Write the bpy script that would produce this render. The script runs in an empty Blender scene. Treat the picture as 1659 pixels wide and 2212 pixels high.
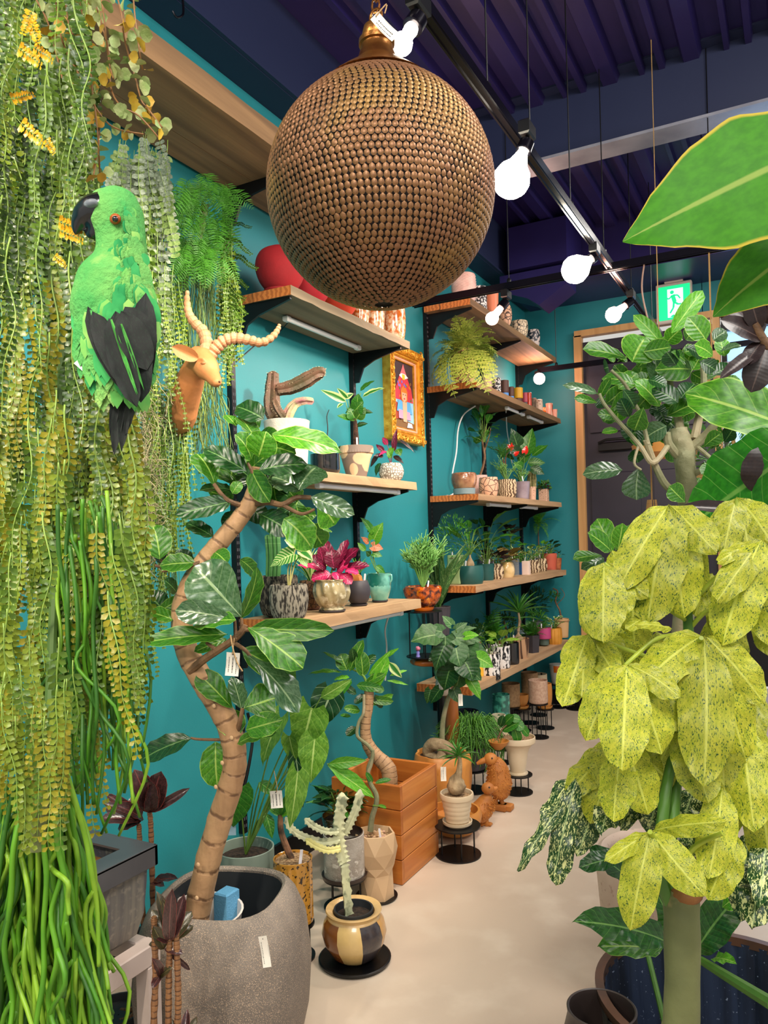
import bpy, math, random
from mathutils import Vector as V, Matrix, noise
S=bpy.context.scene; COL=S.collection
rnd=random.Random(7)
PI=math.pi
# ---------------------------------------------------------------- camera
F=1662.; TH=math.atan(897.5/F); RL=math.radians(1.53)
sT,cT=math.sin(TH),math.cos(TH); CX,CZ=1.98,1.40; PX,PY=829.5,1164.
cd=bpy.data.cameras.new('camera'); cam=bpy.data.objects.new('camera',cd); COL.objects.link(cam)
cam.location=(CX,0,CZ)
cam.rotation_euler=(Matrix.Rotation(TH,4,'Z')@Matrix.Rotation(PI/2,4,'X')@Matrix.Rotation(-RL,4,'Z')).to_euler()
cd.sensor_fit='HORIZONTAL'; cd.sensor_width=36; cd.lens=F/1659*36
cd.shift_y=(PY-1106)/1659; cd.clip_start=.02; cd.clip_end=60
S.camera=cam
# ---------------------------------------------------------------- light and exposure
vs=S.view_settings; vs.view_transform='Standard'; vs.look='None'; vs.gamma=1; vs.use_curve_mapping=False; vs.exposure=0.15
w=bpy.data.worlds.new('world'); S.world=w; w.use_nodes=True
w.node_tree.nodes['Background'].inputs[0].default_value=(1,.96,.9,1); w.node_tree.nodes['Background'].inputs[1].default_value=.6
def light(n,t,loc,e,col=(1,.9,.78),aim=None,size=.1,size_y=None,spot=None,blend=.6):
    d=bpy.data.lights.new(n,t); d.energy=e; d.color=col
    if t=='AREA':
        d.size=size
        if size_y: d.shape='RECTANGLE'; d.size_y=size_y
    else: d.shadow_soft_size=size
    if t=='SPOT': d.spot_size=math.radians(spot or 90); d.spot_blend=blend
    o=bpy.data.objects.new(n,d); COL.objects.link(o); o.location=loc
    if aim is not None: o.rotation_euler=(V(aim)-V(loc)).to_track_quat('-Z','Y').to_euler()
    return o
# unseen area lights added as fill behind the photographer and over the aisle
light('fill_light','AREA',(2.6,-1.2,3.2),80,(1,.95,.88),(1.0,2.2,.8),1.4,1.0)
light('fill_light','AREA',(2.9,1.6,3.25),50,(1,.95,.88),(1.0,2.4,.9),.9,.9)
light('fill_light','AREA',(2.2,4.9,3.2),36,(1,.95,.88),(.9,4.6,.4),.9,.9)
# ---------------------------------------------------------------- projection helpers: a sight line met with a real plane or distance
def ray(px,py):
    ix,iy=px-PX,py-PY
    u=(ix*math.cos(RL)-iy*math.sin(RL))/F; v=-(ix*math.sin(RL)+iy*math.cos(RL))/F
    return V((cT*u-sT, sT*u+cT, v))
def at(px,py,x=None,y=None,z=None,d=None):
    r=ray(px,py)
    if x is not None: t=(x-CX)/r[0]
    elif y is not None: t=y/r[1]
    elif z is not None: t=(z-CZ)/r[2]
    else: t=d
    return V((CX,0,CZ))+r*t
def dep(p): return -sT*(p[0]-CX)+cT*p[1]
def pr(p):
    dx,dy,dz=p[0]-CX,p[1],p[2]-CZ; d=-sT*dx+cT*dy; u=(cT*dx+sT*dy)/d*F; v=dz/d*F
    return PX+u*math.cos(RL)-v*math.sin(RL), PY-u*math.sin(RL)-v*math.cos(RL)
def shelfpos(px,x,z):
    q=1150
    for _ in range(4):
        p=at(px,q,x=x); q=pr((x,p.y,z))[1]
    return V((x,p.y,z))
# ---------------------------------------------------------------- materials
MATS={}
def lin(h):
    if isinstance(h,str):
        h=h.lstrip('#'); c=[int(h[i:i+2],16)/255 for i in (0,2,4)]
        return tuple(x/12.92 if x<=.04045 else ((x+.055)/1.055)**2.4 for x in c)+(1,)
    return tuple(h)+(1,) if len(h)==3 else tuple(h)
class NT:
    def __init__(s,name):
        s.m=bpy.data.materials.new(name); s.m.use_nodes=True; s.t=s.m.node_tree; s.N=s.t.nodes; s.b=s.N['Principled BSDF']; s.out=s.N['Material Output']
    def n(s,t,**k):
        x=s.N.new(t)
        for a,v in k.items(): setattr(x,a,v)
        return x
    def l(s,a,b): s.t.links.new(a,b)
    def math(s,op,a,b=None,c=None,clamp=False):
        x=s.n('ShaderNodeMath',operation=op,use_clamp=clamp)
        for i,v in enumerate((a,b,c)):
            if v is None: continue
            if isinstance(v,(int,float)): x.inputs[i].default_value=v
            else: s.l(v,x.inputs[i])
        return x.outputs[0]
    def mix(s,f,a,b,bt='MIX'):
        x=s.n('ShaderNodeMix',data_type='RGBA',blend_type=bt)
        for i,v in ((0,f),(6,a),(7,b)):
            if hasattr(v,'links'): s.l(v,x.inputs[i])
            else: x.inputs[i].default_value=v
        return x.outputs[2]
    def ramp(s,f,lo,hi):
        x=s.n('ShaderNodeMapRange'); s.l(f,x.inputs[0]); x.inputs[1].default_value=lo; x.inputs[2].default_value=hi
        return x.outputs[0]
    def coord(s,st=(1,1,1),which='Object',rand=False):
        c=s.n('ShaderNodeTexCoord'); mp=s.n('ShaderNodeMapping'); mp.inputs[3].default_value=st; s.l(c.outputs[which],mp.inputs[0])
        return mp.outputs[0]
    def noise(s,co,sc,det=3,rough=.5,dist=0):
        x=s.n('ShaderNodeTexNoise'); s.l(co,x.inputs['Vector']); x.inputs['Scale'].default_value=sc; x.inputs['Detail'].default_value=det; x.inputs['Roughness'].default_value=rough; x.inputs['Distortion'].default_value=dist
        return x.outputs[0]
    def vor(s,co,sc,feat='F1',rnd=1):
        x=s.n('ShaderNodeTexVoronoi',feature=feat); s.l(co,x.inputs['Vector']); x.inputs['Scale'].default_value=sc; x.inputs['Randomness'].default_value=rnd
        return x.outputs[0]
    def bump(s,h,st,dist=.01):
        x=s.n('ShaderNodeBump'); x.inputs['Strength'].default_value=st; x.inputs['Distance'].default_value=dist; s.l(h,x.inputs['Height']); s.l(x.outputs[0],s.b.inputs['Normal'])
def mat(name,c,r=.5,m=0,c2=None,sc=8,lo=.4,hi=.6,tex='noise',st=(1,1,1),bump=0,bsc=None,bst=None,coat=0,emit=0,trans=0,det=4,c3=None,sc3=40,lo3=.6,hi3=.65,spec=.5):
    if name in MATS: return MATS[name]
    k=NT(name); b=k.b; b.inputs['Roughness'].default_value=r; b.inputs['Metallic'].default_value=m; b.inputs['Base Color'].default_value=lin(c)
    b.inputs['Coat Weight'].default_value=coat; b.inputs['Coat Roughness'].default_value=.12; b.inputs['Transmission Weight'].default_value=trans; b.inputs['Specular IOR Level'].default_value=spec
    co=k.coord(st)
    if c2 is not None:
        if tex=='noise': f=k.noise(co,sc,det)
        elif tex=='vor': f=k.vor(co,sc)
        elif tex=='crack': f=k.vor(co,sc,'DISTANCE_TO_EDGE')
        elif tex=='wave':
            x=k.n('ShaderNodeTexWave',wave_type='BANDS',bands_direction='X'); k.l(co,x.inputs[0]); x.inputs[1].default_value=sc; x.inputs[2].default_value=6; x.inputs[3].default_value=3; f=x.outputs[1]
        col=k.mix(k.ramp(f,lo,hi),lin(c),lin(c2))
        if c3 is not None: col=k.mix(k.ramp(k.noise(k.coord(),sc3,4),lo3,hi3),col,lin(c3))
        k.l(col,b.inputs['Base Color'])
    if emit: b.inputs['Emission Color'].default_value=lin(c); b.inputs['Emission Strength'].default_value=emit
    if bump:
        cb=k.coord(bst or st); k.bump(k.noise(cb,bsc or sc*4,5,.6),bump)
    MATS[name]=k.m; return k.m
def wood(name,c,c2,c3=None,rough=.6,sc=1.0,axis=1,bump=.25):
    if name in MATS: return MATS[name]
    k=NT(name); st=[14*sc]*3; st[axis]=.9*sc; co=k.coord(tuple(st))
    n1=k.noise(co,1.2,5,.6,.6); x=k.n('ShaderNodeTexWave',wave_type='BANDS',bands_direction='DIAGONAL'); k.l(co,x.inputs[0]); x.inputs[1].default_value=.35; x.inputs[2].default_value=9; x.inputs[3].default_value=3
    col=k.mix(k.ramp(n1,.3,.7),lin(c),lin(c2)); col=k.mix(k.math('MULTIPLY',k.ramp(x.outputs[1],.55,1.0),.45),col,lin(c3 or c2))
    k.l(col,k.b.inputs['Base Color']); k.b.inputs['Roughness'].default_value=rough
    st2=[90*sc]*3; st2[axis]=4; k.bump(k.noise(k.coord(tuple(st2)),1,4),bump,.004)
    MATS[name]=k.m; return k.m
def leafmat(name,base,base2,vein,nv=7,vw=.035,slope=1.1,rough=.35,spots=None,spsc=30,splo=.62,sphi=.66,blot=None,blo=.6,transl=.25,edge=None,mid=.035,rim=None,vstr=.45,cent=None,spec=.5):
    """leaf surface: green with paler midrib and side veins laid out along the leaf's own UV"""
    if name in MATS: return MATS[name]
    k=NT(name); tc=k.n('ShaderNodeUVMap'); sx=k.n('ShaderNodeSeparateXYZ'); k.l(tc.outputs[0],sx.inputs[0]); u,v=sx.outputs[0],sx.outputs[1]
    va=k.math('ABSOLUTE',k.math('MULTIPLY_ADD',v,2,-1))
    oi=k.n('ShaderNodeObjectInfo'); co=k.coord((1,1,1),'Object'); 
    n=k.noise(co,18,3); col=k.mix(k.ramp(n,.35,.65),lin(base),lin(base2))
    if cent: col=k.mix(k.ramp(va,cent[1],cent[2]),lin(cent[0]),col)
    ad=k.n('ShaderNodeVectorMath',operation='ADD'); k.l(co,ad.inputs[0]); cx=k.n('ShaderNodeCombineXYZ'); k.l(k.math('MULTIPLY',oi.outputs['Random'],40),cx.inputs[0]); k.l(cx.outputs[0],ad.inputs[1])
    cr=ad.outputs[0]
    if spots:
        big=k.noise(cr,spsc*.22,2); f=k.math('ADD',k.noise(cr,spsc,3,.6),k.math('MULTIPLY_ADD',big,.25,-.125))
        col=k.mix(k.ramp(f,splo,sphi),col,lin(spots))
    if blot:
        f=k.noise(cr,spsc*.3,3,.55); col=k.mix(k.ramp(f,blo,blo+.02),col,lin(blot))
    if vstr>0:
        ph=k.math('SUBTRACT',k.math('MULTIPLY',u,nv),k.math('MULTIPLY',va,slope*1.6))
        pp=k.math('PINGPONG',ph,.5); side=k.ramp(pp,vw,vw*.35)
        midm=k.ramp(va,mid*2,mid); vm=k.math('MAXIMUM',midm,k.math('MULTIPLY',side,vstr))
        col=k.mix(k.math('MULTIPLY',vm,.7),col,lin(vein))
        k.bump(k.math('ADD',k.math('MULTIPLY',k.math('COSINE',k.math('MULTIPLY',ph,2*PI)),-.5),k.math('MULTIPLY',midm,.6)),.2*min(1,vstr*2.2),.003)
    if rim: col=k.mix(k.ramp(va,.93,.97),col,lin(rim))
    hs=k.n('ShaderNodeHueSaturation'); k.l(k.math('MULTIPLY_ADD',oi.outputs['Random'],.4,.8),hs.inputs['Value']); k.l(col,hs.inputs['Color']); col=hs.outputs[0]
    k.l(col,k.b.inputs['Base Color']); k.b.inputs['Roughness'].default_value=rough; k.b.inputs['Specular IOR Level'].default_value=spec
    if transl:
        t=k.n('ShaderNodeBsdfTranslucent'); k.l(k.mix(.5,col,lin('#c8ff50'),'MULTIPLY'),t.inputs[0]); mx=k.n('ShaderNodeMixShader'); mx.inputs[0].default_value=transl
        k.l(k.b.outputs[0],mx.inputs[1]); k.l(t.outputs[0],mx.inputs[2]); k.l(mx.outputs[0],k.out.inputs[0])
    MATS[name]=k.m; return k.m
def ringmat(name,c,c2,ring,n,wd=.1,rough=.6,bump=.3):
    if name in MATS: return MATS[name]
    k=NT(name); tc=k.n('ShaderNodeUVMap'); sx=k.n('ShaderNodeSeparateXYZ'); k.l(tc.outputs[0],sx.inputs[0]); co=k.coord()
    ns=k.noise(co,9,3); col=k.mix(k.ramp(ns,.35,.65),lin(c),lin(c2)); fine=k.noise(k.coord((60,60,9)),1,4); col=k.mix(k.math('MULTIPLY',k.ramp(fine,.5,.75),.35),col,lin(ring))
    f=k.math('PINGPONG',k.math('ADD',k.math('MULTIPLY',sx.outputs[1],n),k.math('MULTIPLY',k.noise(co,14,2),.5)),.5); rg_=k.ramp(f,wd,wd*.3); brk=k.ramp(k.noise(co,55,2),.38,.5)
    col=k.mix(k.math('MULTIPLY',k.math('MULTIPLY',rg_,brk),.8),col,lin(ring)); k.l(col,k.b.inputs['Base Color']); k.b.inputs['Roughness'].default_value=rough
    k.bump(k.math('SUBTRACT',k.noise(co,80,4),rg_),bump,.004); MATS[name]=k.m; return k.m
# ---------------------------------------------------------------- mesh collector
def frame(p,d,n):
    d=V(d).normalized(); n=V(n); x=d.cross(n)
    if x.length<1e-4: x=d.cross(V((1,0,0.01)))
    x.normalize(); z=x.cross(d)
    m=Matrix((x,d,z)).transposed().to_4x4(); m.translation=p; return m
def catmull(P,k=6,closed=False):
    P=[V(p) for p in P]; out=[]; n=len(P)
    for i in range(n-1):
        a=P[max(i-1,0)];b=P[i];c=P[i+1];d=P[min(i+2,n-1)]
        for j in range(k):
            t=j/k; out.append(.5*((2*b)+(c-a)*t+(2*a-5*b+4*c-d)*t*t+(3*b-a-3*c+d)*t**3))
    out.append(P[-1]); return out
def interp(L,t):
    for i in range(len(L)-1):
        if t<=L[i+1][0]:
            a,b=L[i],L[i+1]; f=(t-a[0])/max(1e-9,b[0]-a[0]); f=f*f*(3-2*f)*.4+f*.6
            return a[1]+(b[1]-a[1])*f
    return L[-1][1]
PROF=dict(
 ovate=[(0,.0),(.05,.4),(.16,.82),(.33,1),(.55,.88),(.78,.5),(.92,.2),(1,0)],
 obov=[(0,0),(.1,.25),(.3,.6),(.55,.95),(.72,1),(.87,.78),(.96,.4),(1,0)],
 lance=[(0,0),(.08,.35),(.3,.95),(.5,1),(.72,.7),(.88,.35),(1,0)],
 ell=[(0,0),(.05,.38),(.2,.8),(.45,1),(.7,.93),(.88,.62),(.96,.32),(1,0)],
 strap=[(0,.45),(.15,.8),(.45,1),(.75,.75),(.92,.35),(1,0)],
 round=[(0,.0),(.04,.5),(.2,.9),(.5,1.05),(.8,.85),(.95,.45),(1,0)],
 heart=[(0,.55),(.06,.86),(.18,1),(.35,.96),(.6,.7),(.82,.33),(.94,.1),(1,0)],
 fiddle=[(0,0),(.05,.3),(.2,.6),(.35,.65),(.55,.9),(.75,1),(.9,.75),(.97,.4),(1,0)])
class MB:
    def __init__(s): s.v=[];s.f=[];s.uv=[];s.mi=[]
    def add(s,vs,fs,M=None,uvs=None,mi=0):
        o=len(s.v); s.v+= [tuple(M@V(p)) for p in vs] if M is not None else [tuple(p) for p in vs]
        for i,f in enumerate(fs):
            s.f.append(tuple(o+q for q in f)); s.mi.append(mi)
            s.uv.append([uvs[q] for q in f] if uvs else [(0,0)]*len(f))
        return s
    def box(s,c,d,M=None,mi=0,jit=0):
        x,y,z=[q/2 for q in d]; cx,cy,cz=c
        vs=[(cx+a*x+(rnd.uniform(-jit,jit) if jit else 0),cy+b*y,cz+e*z+(rnd.uniform(-jit,jit) if jit else 0)) for a in(-1,1) for b in(-1,1) for e in(-1,1)]
        return s.add(vs,[(0,1,3,2),(4,6,7,5),(0,4,5,1),(2,3,7,6),(0,2,6,4),(1,5,7,3)],M,mi=mi)
    def bevbox(s,c,d,bv=.004,M=None,mi=0):
        x,y,z=[q/2 for q in d]; bv=min(bv,x*.9,y*.9,z*.9); C=V(c); vs=[];fs=[]
        for sz in (-1,1):
            for (ax,ay,k) in ((x-bv,y-bv,z),(x,y,z-bv)):
                kk=k*sz
                for (a,b) in ((-1,-1),(1,-1),(1,1),(-1,1)): vs.append(C+V((a*ax,b*ay,kk)))
        # order: bottom cap(0-3), bottom ring(4-7), top cap(8-11), top ring(12-15)
        fs=[(3,2,1,0),(8,9,10,11)]
        for i in range(4):
            j=(i+1)%4; fs+= [(i,j,4+j,4+i),(4+i,4+j,12+j,12+i),(12+i,12+j,8+j,8+i)]
        return s.add(vs,fs,M,mi=mi)
    def lathe(s,prof,n=24,M=None,rf=None,cap0=True,cap1=False,mi=0):
        vs=[];fs=[];uv=[]
        m=len(prof)
        for i,(r,z) in enumerate(prof):
            for j in range(n):
                a=2*PI*j/n; rr=r*(rf(a,z,i) if rf else 1); vs.append((rr*math.cos(a),rr*math.sin(a),z)); uv.append((j/n,i/(m-1)))
        for i in range(m-1):
            for j in range(n):
                k=(j+1)%n; fs.append((i*n+j,i*n+k,(i+1)*n+k,(i+1)*n+j))
        if cap0: fs.append(tuple(reversed(range(n))))
        if cap1: fs.append(tuple((m-1)*n+j for j in range(n)))
        return s.add(vs,fs,M,uv,mi)
    def tube(s,P,R,n=8,M=None,cap=True,mi=0,rf=None):
        P=[V(p) for p in P]; m=len(P)
        if not hasattr(R,'__len__'): R=[R]*m
        if len(R)!=m: R=[R[0]+(R[-1]-R[0])*i/(m-1) for i in range(m)] if len(R)==2 else [interp([(q/(len(R)-1),x) for q,x in enumerate(R)],i/(m-1)) for i in range(m)]
        vs=[];fs=[];uv=[]; t0=(P[1]-P[0]).normalized(); nx=t0.cross(V((.13,.31,.94)))
        if nx.length<1e-3: nx=t0.cross(V((1,0,0)))
        nx.normalize()
        for i in range(m):
            t=(P[min(i+1,m-1)]-P[max(i-1,0)]).normalized(); nx=(nx-t*nx.dot(t)).normalized(); ny=t.cross(nx)
            for j in range(n):
                a=2*PI*j/n; r=R[i]*(rf(a,i/(m-1),i) if rf else 1); vs.append(P[i]+nx*(r*math.cos(a))+ny*(r*math.sin(a))); uv.append((j/n,i/(m-1)))
        for i in range(m-1):
            for j in range(n):
                k=(j+1)%n; fs.append((i*n+j,i*n+k,(i+1)*n+k,(i+1)*n+j))
        if cap: fs.append(tuple(reversed(range(n)))); fs.append(tuple((m-1)*n+j for j in range(n)))
        return s.add(vs,fs,M,uv,mi)
    def ball(s,c,r,n=12,m=8,M=None,sc=(1,1,1),mi=0,rf=None):
        vs=[];fs=[]
        for i in range(1,m):
            p=PI*i/m
            for j in range(n):
                a=2*PI*j/n; q=V((math.sin(p)*math.cos(a),math.sin(p)*math.sin(a),math.cos(p))); rr=r*(rf(q) if rf else 1)
                vs.append((c[0]+q.x*rr*sc[0],c[1]+q.y*rr*sc[1],c[2]+q.z*rr*sc[2]))
        t=len(vs); vs+=[(c[0],c[1],c[2]+r*sc[2]),(c[0],c[1],c[2]-r*sc[2])]
        for i in range(m-2):
            for j in range(n):
                k=(j+1)%n; fs.append((i*n+j,(i+1)*n+j,(i+1)*n+k,i*n+k))
        for j in range(n):
            k=(j+1)%n; fs.append((t,j,k)); fs.append((t+1,(m-2)*n+k,(m-2)*n+j))
        return s.add(vs,fs,M,mi=mi)
    def leaf(s,M,L=1,W=.5,shape='ovate',ns=8,nw=2,arch=.6,fold=.15,wave=0,wf=3,seed=0,mi=0,lobe=.22,side=0,tw=0):
        vs=[];fs=[];uv=[]; pr_=PROF[shape]; ys=[0];zs=[0]; 
        for i in range(ns):
            a=arch*(.5-(i+.5)/ns); ys.append(ys[-1]+math.cos(a)/ns); zs.append(zs[-1]+math.sin(a)/ns)
        sc=1/ys[-1]; ph=seed*1.7
        for i in range(ns+1):
            t=i/ns; w=max(interp(pr_,t),.004)*W/2
            for j in range(-nw,nw+1):
                q=j/nw; y=ys[i]*sc*L; x=q*w+side*L*math.sin(PI*t)
                if shape=='heart': y-=lobe*L*abs(q)**1.6*(1-t)**4
                z=zs[i]*sc*L+fold*abs(q)*w+wave*W*abs(q)*math.sin(t*wf*2*PI+ph+(1.3 if q>0 else 0))+tw*q*w*t
                vs.append((x,y,z)); uv.append((t,.5+.5*q))
        c=2*nw+1
        for i in range(ns):
            for j in range(2*nw): a=i*c+j; fs.append((a,a+1,a+c+1,a+c))
        return s.add(vs,fs,M,uv,mi)
    def mesh(s,name,mats,smooth=True,merge=False):
        me=bpy.data.meshes.new(name); me.from_pydata([tuple(p) for p in s.v],[],s.f)
        if not isinstance(mats,(list,tuple)): mats=[mats]
        for m in mats: me.materials.append(m)
        if any(s.mi): me.polygons.foreach_set('material_index',s.mi)
        ul=me.uv_layers.new(name='UVMap'); flat=[c for f in s.uv for q in f for c in q]; ul.data.foreach_set('uv',flat)
        if smooth:
            me.polygons.foreach_set('use_smooth',[True]*len(s.f))
            if smooth!='all':
                try: me.set_sharp_from_angle(angle=math.radians(38))
                except Exception: pass
        me.update(); return me
def link(o,parent=None):
    COL.objects.link(o)
    if parent is not None: o.parent=parent
    return o
def thing(name,label,cat,loc=(0,0,0),rz=0,group=None):
    o=bpy.data.objects.new(name,None); link(o); o.location=loc; o.rotation_euler=(0,0,rz); o['label']=label; o['category']=cat
    if group: o['group']=group
    o.empty_display_size=.05
    return o
def part(root,name,mb,m,label=None,kind=None,world=False,smooth=True,M=None,parent=None):
    me=mb.mesh(name,m,smooth) if isinstance(mb,MB) else mb
    o=bpy.data.objects.new(name,me); link(o,parent or root)
    if world:
        me.transform(Matrix.Translation(-V(root.location)))
    if M is not None: o.matrix_local=M
    if label: o['label']=label
    if kind: o['kind']=kind
    return o
def single(name,mb,m,label,cat,loc=(0,0,0),rz=0,group=None,kind=None,smooth=True):
    me=mb.mesh(name,m,smooth) if isinstance(mb,MB) else mb
    o=bpy.data.objects.new(name,me); link(o); o.location=loc; o.rotation_euler=(0,0,rz); o['label']=label; o['category']=cat
    if group: o['group']=group
    if kind: o['kind']=kind
    return o
def struct(name,mb,m,smooth=False,label=None):
    me=mb.mesh(name,m,smooth); o=bpy.data.objects.new(name,me); link(o); o['kind']='structure'
    if label: o['label']=label
    return o
LEAFC={}
def leafmesh(shape,m,var=0,arch=.6,fold=.15,wave=.03,ns=8,nw=2,wf=3,side=0):
    k=(shape,m.name,var,arch,fold,wave,ns,nw)
    if k not in LEAFC:
        b=MB(); b.leaf(None,1,1,shape,ns,nw,arch,fold,wave,wf,seed=var*2.3+1,side=(var-1)*.03+side)
        LEAFC[k]=b.mesh('leaf',m,'all')
    return LEAFC[k]
def putleaf(root,p,q,W,n,shape,m,var=0,arch=.6,fold=.15,wave=.03,label=None,name='leaf',ns=8,nw=2,parent=None,side=0):
    """a leaf of its own from base p to tip q (world), blade width W, faces n"""
    p=V(p);q=V(q)
    for c in (p,q): c.x=max(c.x,.022); c.y=min(c.y,6.22)
    L=max((q-p).length,.004); M=frame(p-V(root.location),q-p,n)
    me=leafmesh(shape,m,var,arch,fold,wave,ns,nw,side=side); o=bpy.data.objects.new(name,me); link(o,parent or root)
    o.matrix_local=M@Matrix.Diagonal((W,L,(W+L)/2,1))
    if label: o['label']=label
    return o
def leafpx(root,b,t,w,d,dd,shape,m,tw=0,var=None,up=.5,**k):
    """leaf whose base and tip stand at real distances d and d+dd along two sight lines"""
    p=at(b[0],b[1],d=d); q=at(t[0],t[1],d=d+dd); W=w*(d+dd/2)/F
    view=(V((CX,0,CZ))-(p+q)/2).normalized(); n=view+V((0,0,up)); dr=(q-p).normalized()
    n=(n-dr*n.dot(dr)).normalized(); n=Matrix.Rotation(math.radians(tw),3,dr)@n
    return putleaf(root,p,q,W,n,shape,m,rnd.randrange(3) if var is None else var,**k)
def rand_unit(): 
    while True:
        v=V((rnd.uniform(-1,1),rnd.uniform(-1,1),rnd.uniform(-1,1)))
        if .1<v.length<1: return v.normalized()
# ================================================================ STRUCTURE
teal=mat('teal_wall_paint','#1c7f87',.55,c2='#17747c',sc=1.2,lo=.3,hi=.7,bump=.08,bsc=140)
concrete=mat('polished_concrete','#cbb9a6',.35,c2='#bfae9c',sc=1.1,lo=.35,hi=.65,det=5,bump=.05,bsc=60,c3='#cfc0ae',sc3=5,lo3=.5,hi3=.7)
navy=mat('dark_ceiling_steel','#231a4c',.38,c2='#2c2460',sc=2,lo=.3,hi=.7,m=.2)
navy2=mat('dark_soffit_paint','#1c2444',.5)
blackm=mat('black_metal','#0d0d10',.4,.3); satin=mat('black_rail','#15131c',.18,.6)
silver=mat('galvanised_flange','#a9a9b4',.35,.4,c2='#8f8f9c',sc=4)
doorm=mat('charcoal_door','#231f2c',.4,c2='#2a2634',sc=2); framew=wood('pale_door_frame_wood','#c79a63','#b98a54','#a87845',.5,1,2)
b=MB(); b.box((2.4,3,-.05),(5.2,9,.1)); struct('floor',b,concrete)
b=MB(); b.box((-.06,3,1.8),(.12,9,3.62)); struct('wall_left',b,teal)
b=MB(); b.box((.21,6.33,1.8),(.42,.16,3.62)); b.box((.9,6.33,3.32),(.96,.16,.6));b.box((2.1,6.33,3.32),(1.45,.16,.6)); struct('wall_back',b,teal)
b=MB(); b.box((2.65,6.33,1.8),(.12,.16,3.62)); b.box((4.0,6.33,1.8),(2.0,.16,3.62)); struct('wall_right',b,teal)
# steel deck ceiling: flat pans with ribs along the room
b=MB(); b.box((2.5,3,3.68),(5.2,9,.1)); struct('ceiling',b,navy)
ceil=bpy.data.objects['ceiling']
x=.35; k=0
while x<4.9:
    b=MB(); w_=[.022,.055,.018][k%3]; h=.055
    b.add([(x-w_,-1.4,3.64),(x-w_*.6,-1.4,3.64-h),(x+w_*.6,-1.4,3.64-h),(x+w_,-1.4,3.64),(x-w_,6.3,3.64),(x-w_*.6,6.3,3.64-h),(x+w_*.6,6.3,3.64-h),(x+w_,6.3,3.64)],[(0,4,5,1),(1,5,6,2),(2,6,7,3)])
    o=part(ceil,'deck_rib',b,navy,smooth=False); o.parent=ceil
    x+=[.13,.15,.09][k%3]; k+=1
b=MB(); b.box((.07,2.4,3.45),(.14,7.6,.36)); b.box((.075,2.4,3.278),(.17,7.6,.012)); struct('trim_1',b,navy2,label='dark steel soffit along the teal wall')
b=MB(); b.box((2.6,3.86,3.48),(5.0,.012,.34)); b.box((2.6,3.86,3.63),(5.0,.15,.02)); o=struct('beam_1',b,navy2)
b=MB(); b.box((2.6,3.905,3.3),(5.0,.155,.014)); part(o,'lower_flange',b,silver,smooth=False,label='silvery lower flange')
b=MB(); b.box((1.35,5.95,3.45),(2.6,.62,.38)); b.box((.42,5.5,3.42),(.42,.55,.3)); struct('trim_2',b,navy)
b=MB(); b.add([(.14,5.25,3.25),(.62,5.25,3.25),(.62,5.25,3.12),(.42,5.25,3.0),(.34,5.25,3.06),(.14,5.25,3.14),(.14,5.5,3.25),(.62,5.5,3.25),(.62,5.5,3.12),(.42,5.5,3.0),(.34,5.5,3.06),(.14,5.5,3.14)],[(0,1,2,3,4,5),(11,10,9,8,7,6)]+[(i,(i+1)%6+0,(i+1)%6+6,i+6)[::-1] for i in range(6)])
single('ceiling_duct',b,navy,'angular dark duct hung under the ceiling in the far left corner','duct',smooth=False)
b=MB(); b.box((.007,3.7,.06),(.014,5.2,.12)); struct('baseboard_left',b,blackm)
b=MB(); b.box((.2,6.243,.06),(.4,.014,.12)); struct('baseboard_back',b,blackm)
# door with wood frame in the far wall
b=MB(); b.box((.96,6.27,1.49),(.98,.05,2.9)); o=struct('door_1',b,doorm)
for (x0,x1,z0,z1) in ((.52,.9,.2,1.88),(1.0,1.38,.2,1.88),(.52,.9,2.2,2.85),(1.0,1.38,2.2,2.85)):
    b=MB(); b.bevbox(((x0+x1)/2,6.24,(z0+z1)/2),(x1-x0,.02,z1-z0),.006); part(o,'door_panel',b,doorm)
b=MB(); b.bevbox((.72,6.2,2.08),(.26,.03,.07),.008); b.tube([(.6,6.16,2.11),(.66,6.15,2.13),(.84,6.15,2.13),(.88,6.16,2.1)],.011); part(o,'door_closer',b,blackm,label='black door closer')
b=MB(); b.tube([(1.35,6.18,1.05),(1.35,6.18,1.25)],.012); part(o,'door_handle',b,blackm)
b=MB(); b.box((.445,6.235,1.49),(.06,.07,3.0)); struct('trim_3',b,framew); b=MB(); b.box((1.6,6.235,3.005),(2.36,.07,.05)); struct('trim_4',b,framew)
b=MB(); b.box((1.47,6.235,1.49),(.05,.07,2.98)); struct('trim_5',b,framew); b=MB(); b.box((2.77,6.235,1.49),(.06,.07,2.98)); struct('trim_6',b,framew)
dayl=mat('bright_daylight_pane','#9fd0ff',.1,emit=.9)
b=MB(); b.box((2.12,6.3,1.9),(1.24,.01,2.15)); o=struct('window_1',b,dayl)
for xx in (1.52,1.93,2.34,2.72): 
    b=MB(); b.box((xx,6.27,1.9),(.035,.05,2.2)); part(o,'window_mullion',b,blackm,smooth=False)
b=MB(); b.box((2.12,6.27,.55),(1.24,.05,.6)); part(o,'window_sill',b,blackm,smooth=False)
for zz in (2.62,2.9): 
    b=MB(); b.box((2.12,6.26,zz),(1.24,.06,.045)); part(o,'window_rail',b,blackm if zz>2.8 else silver,smooth=False)
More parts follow.
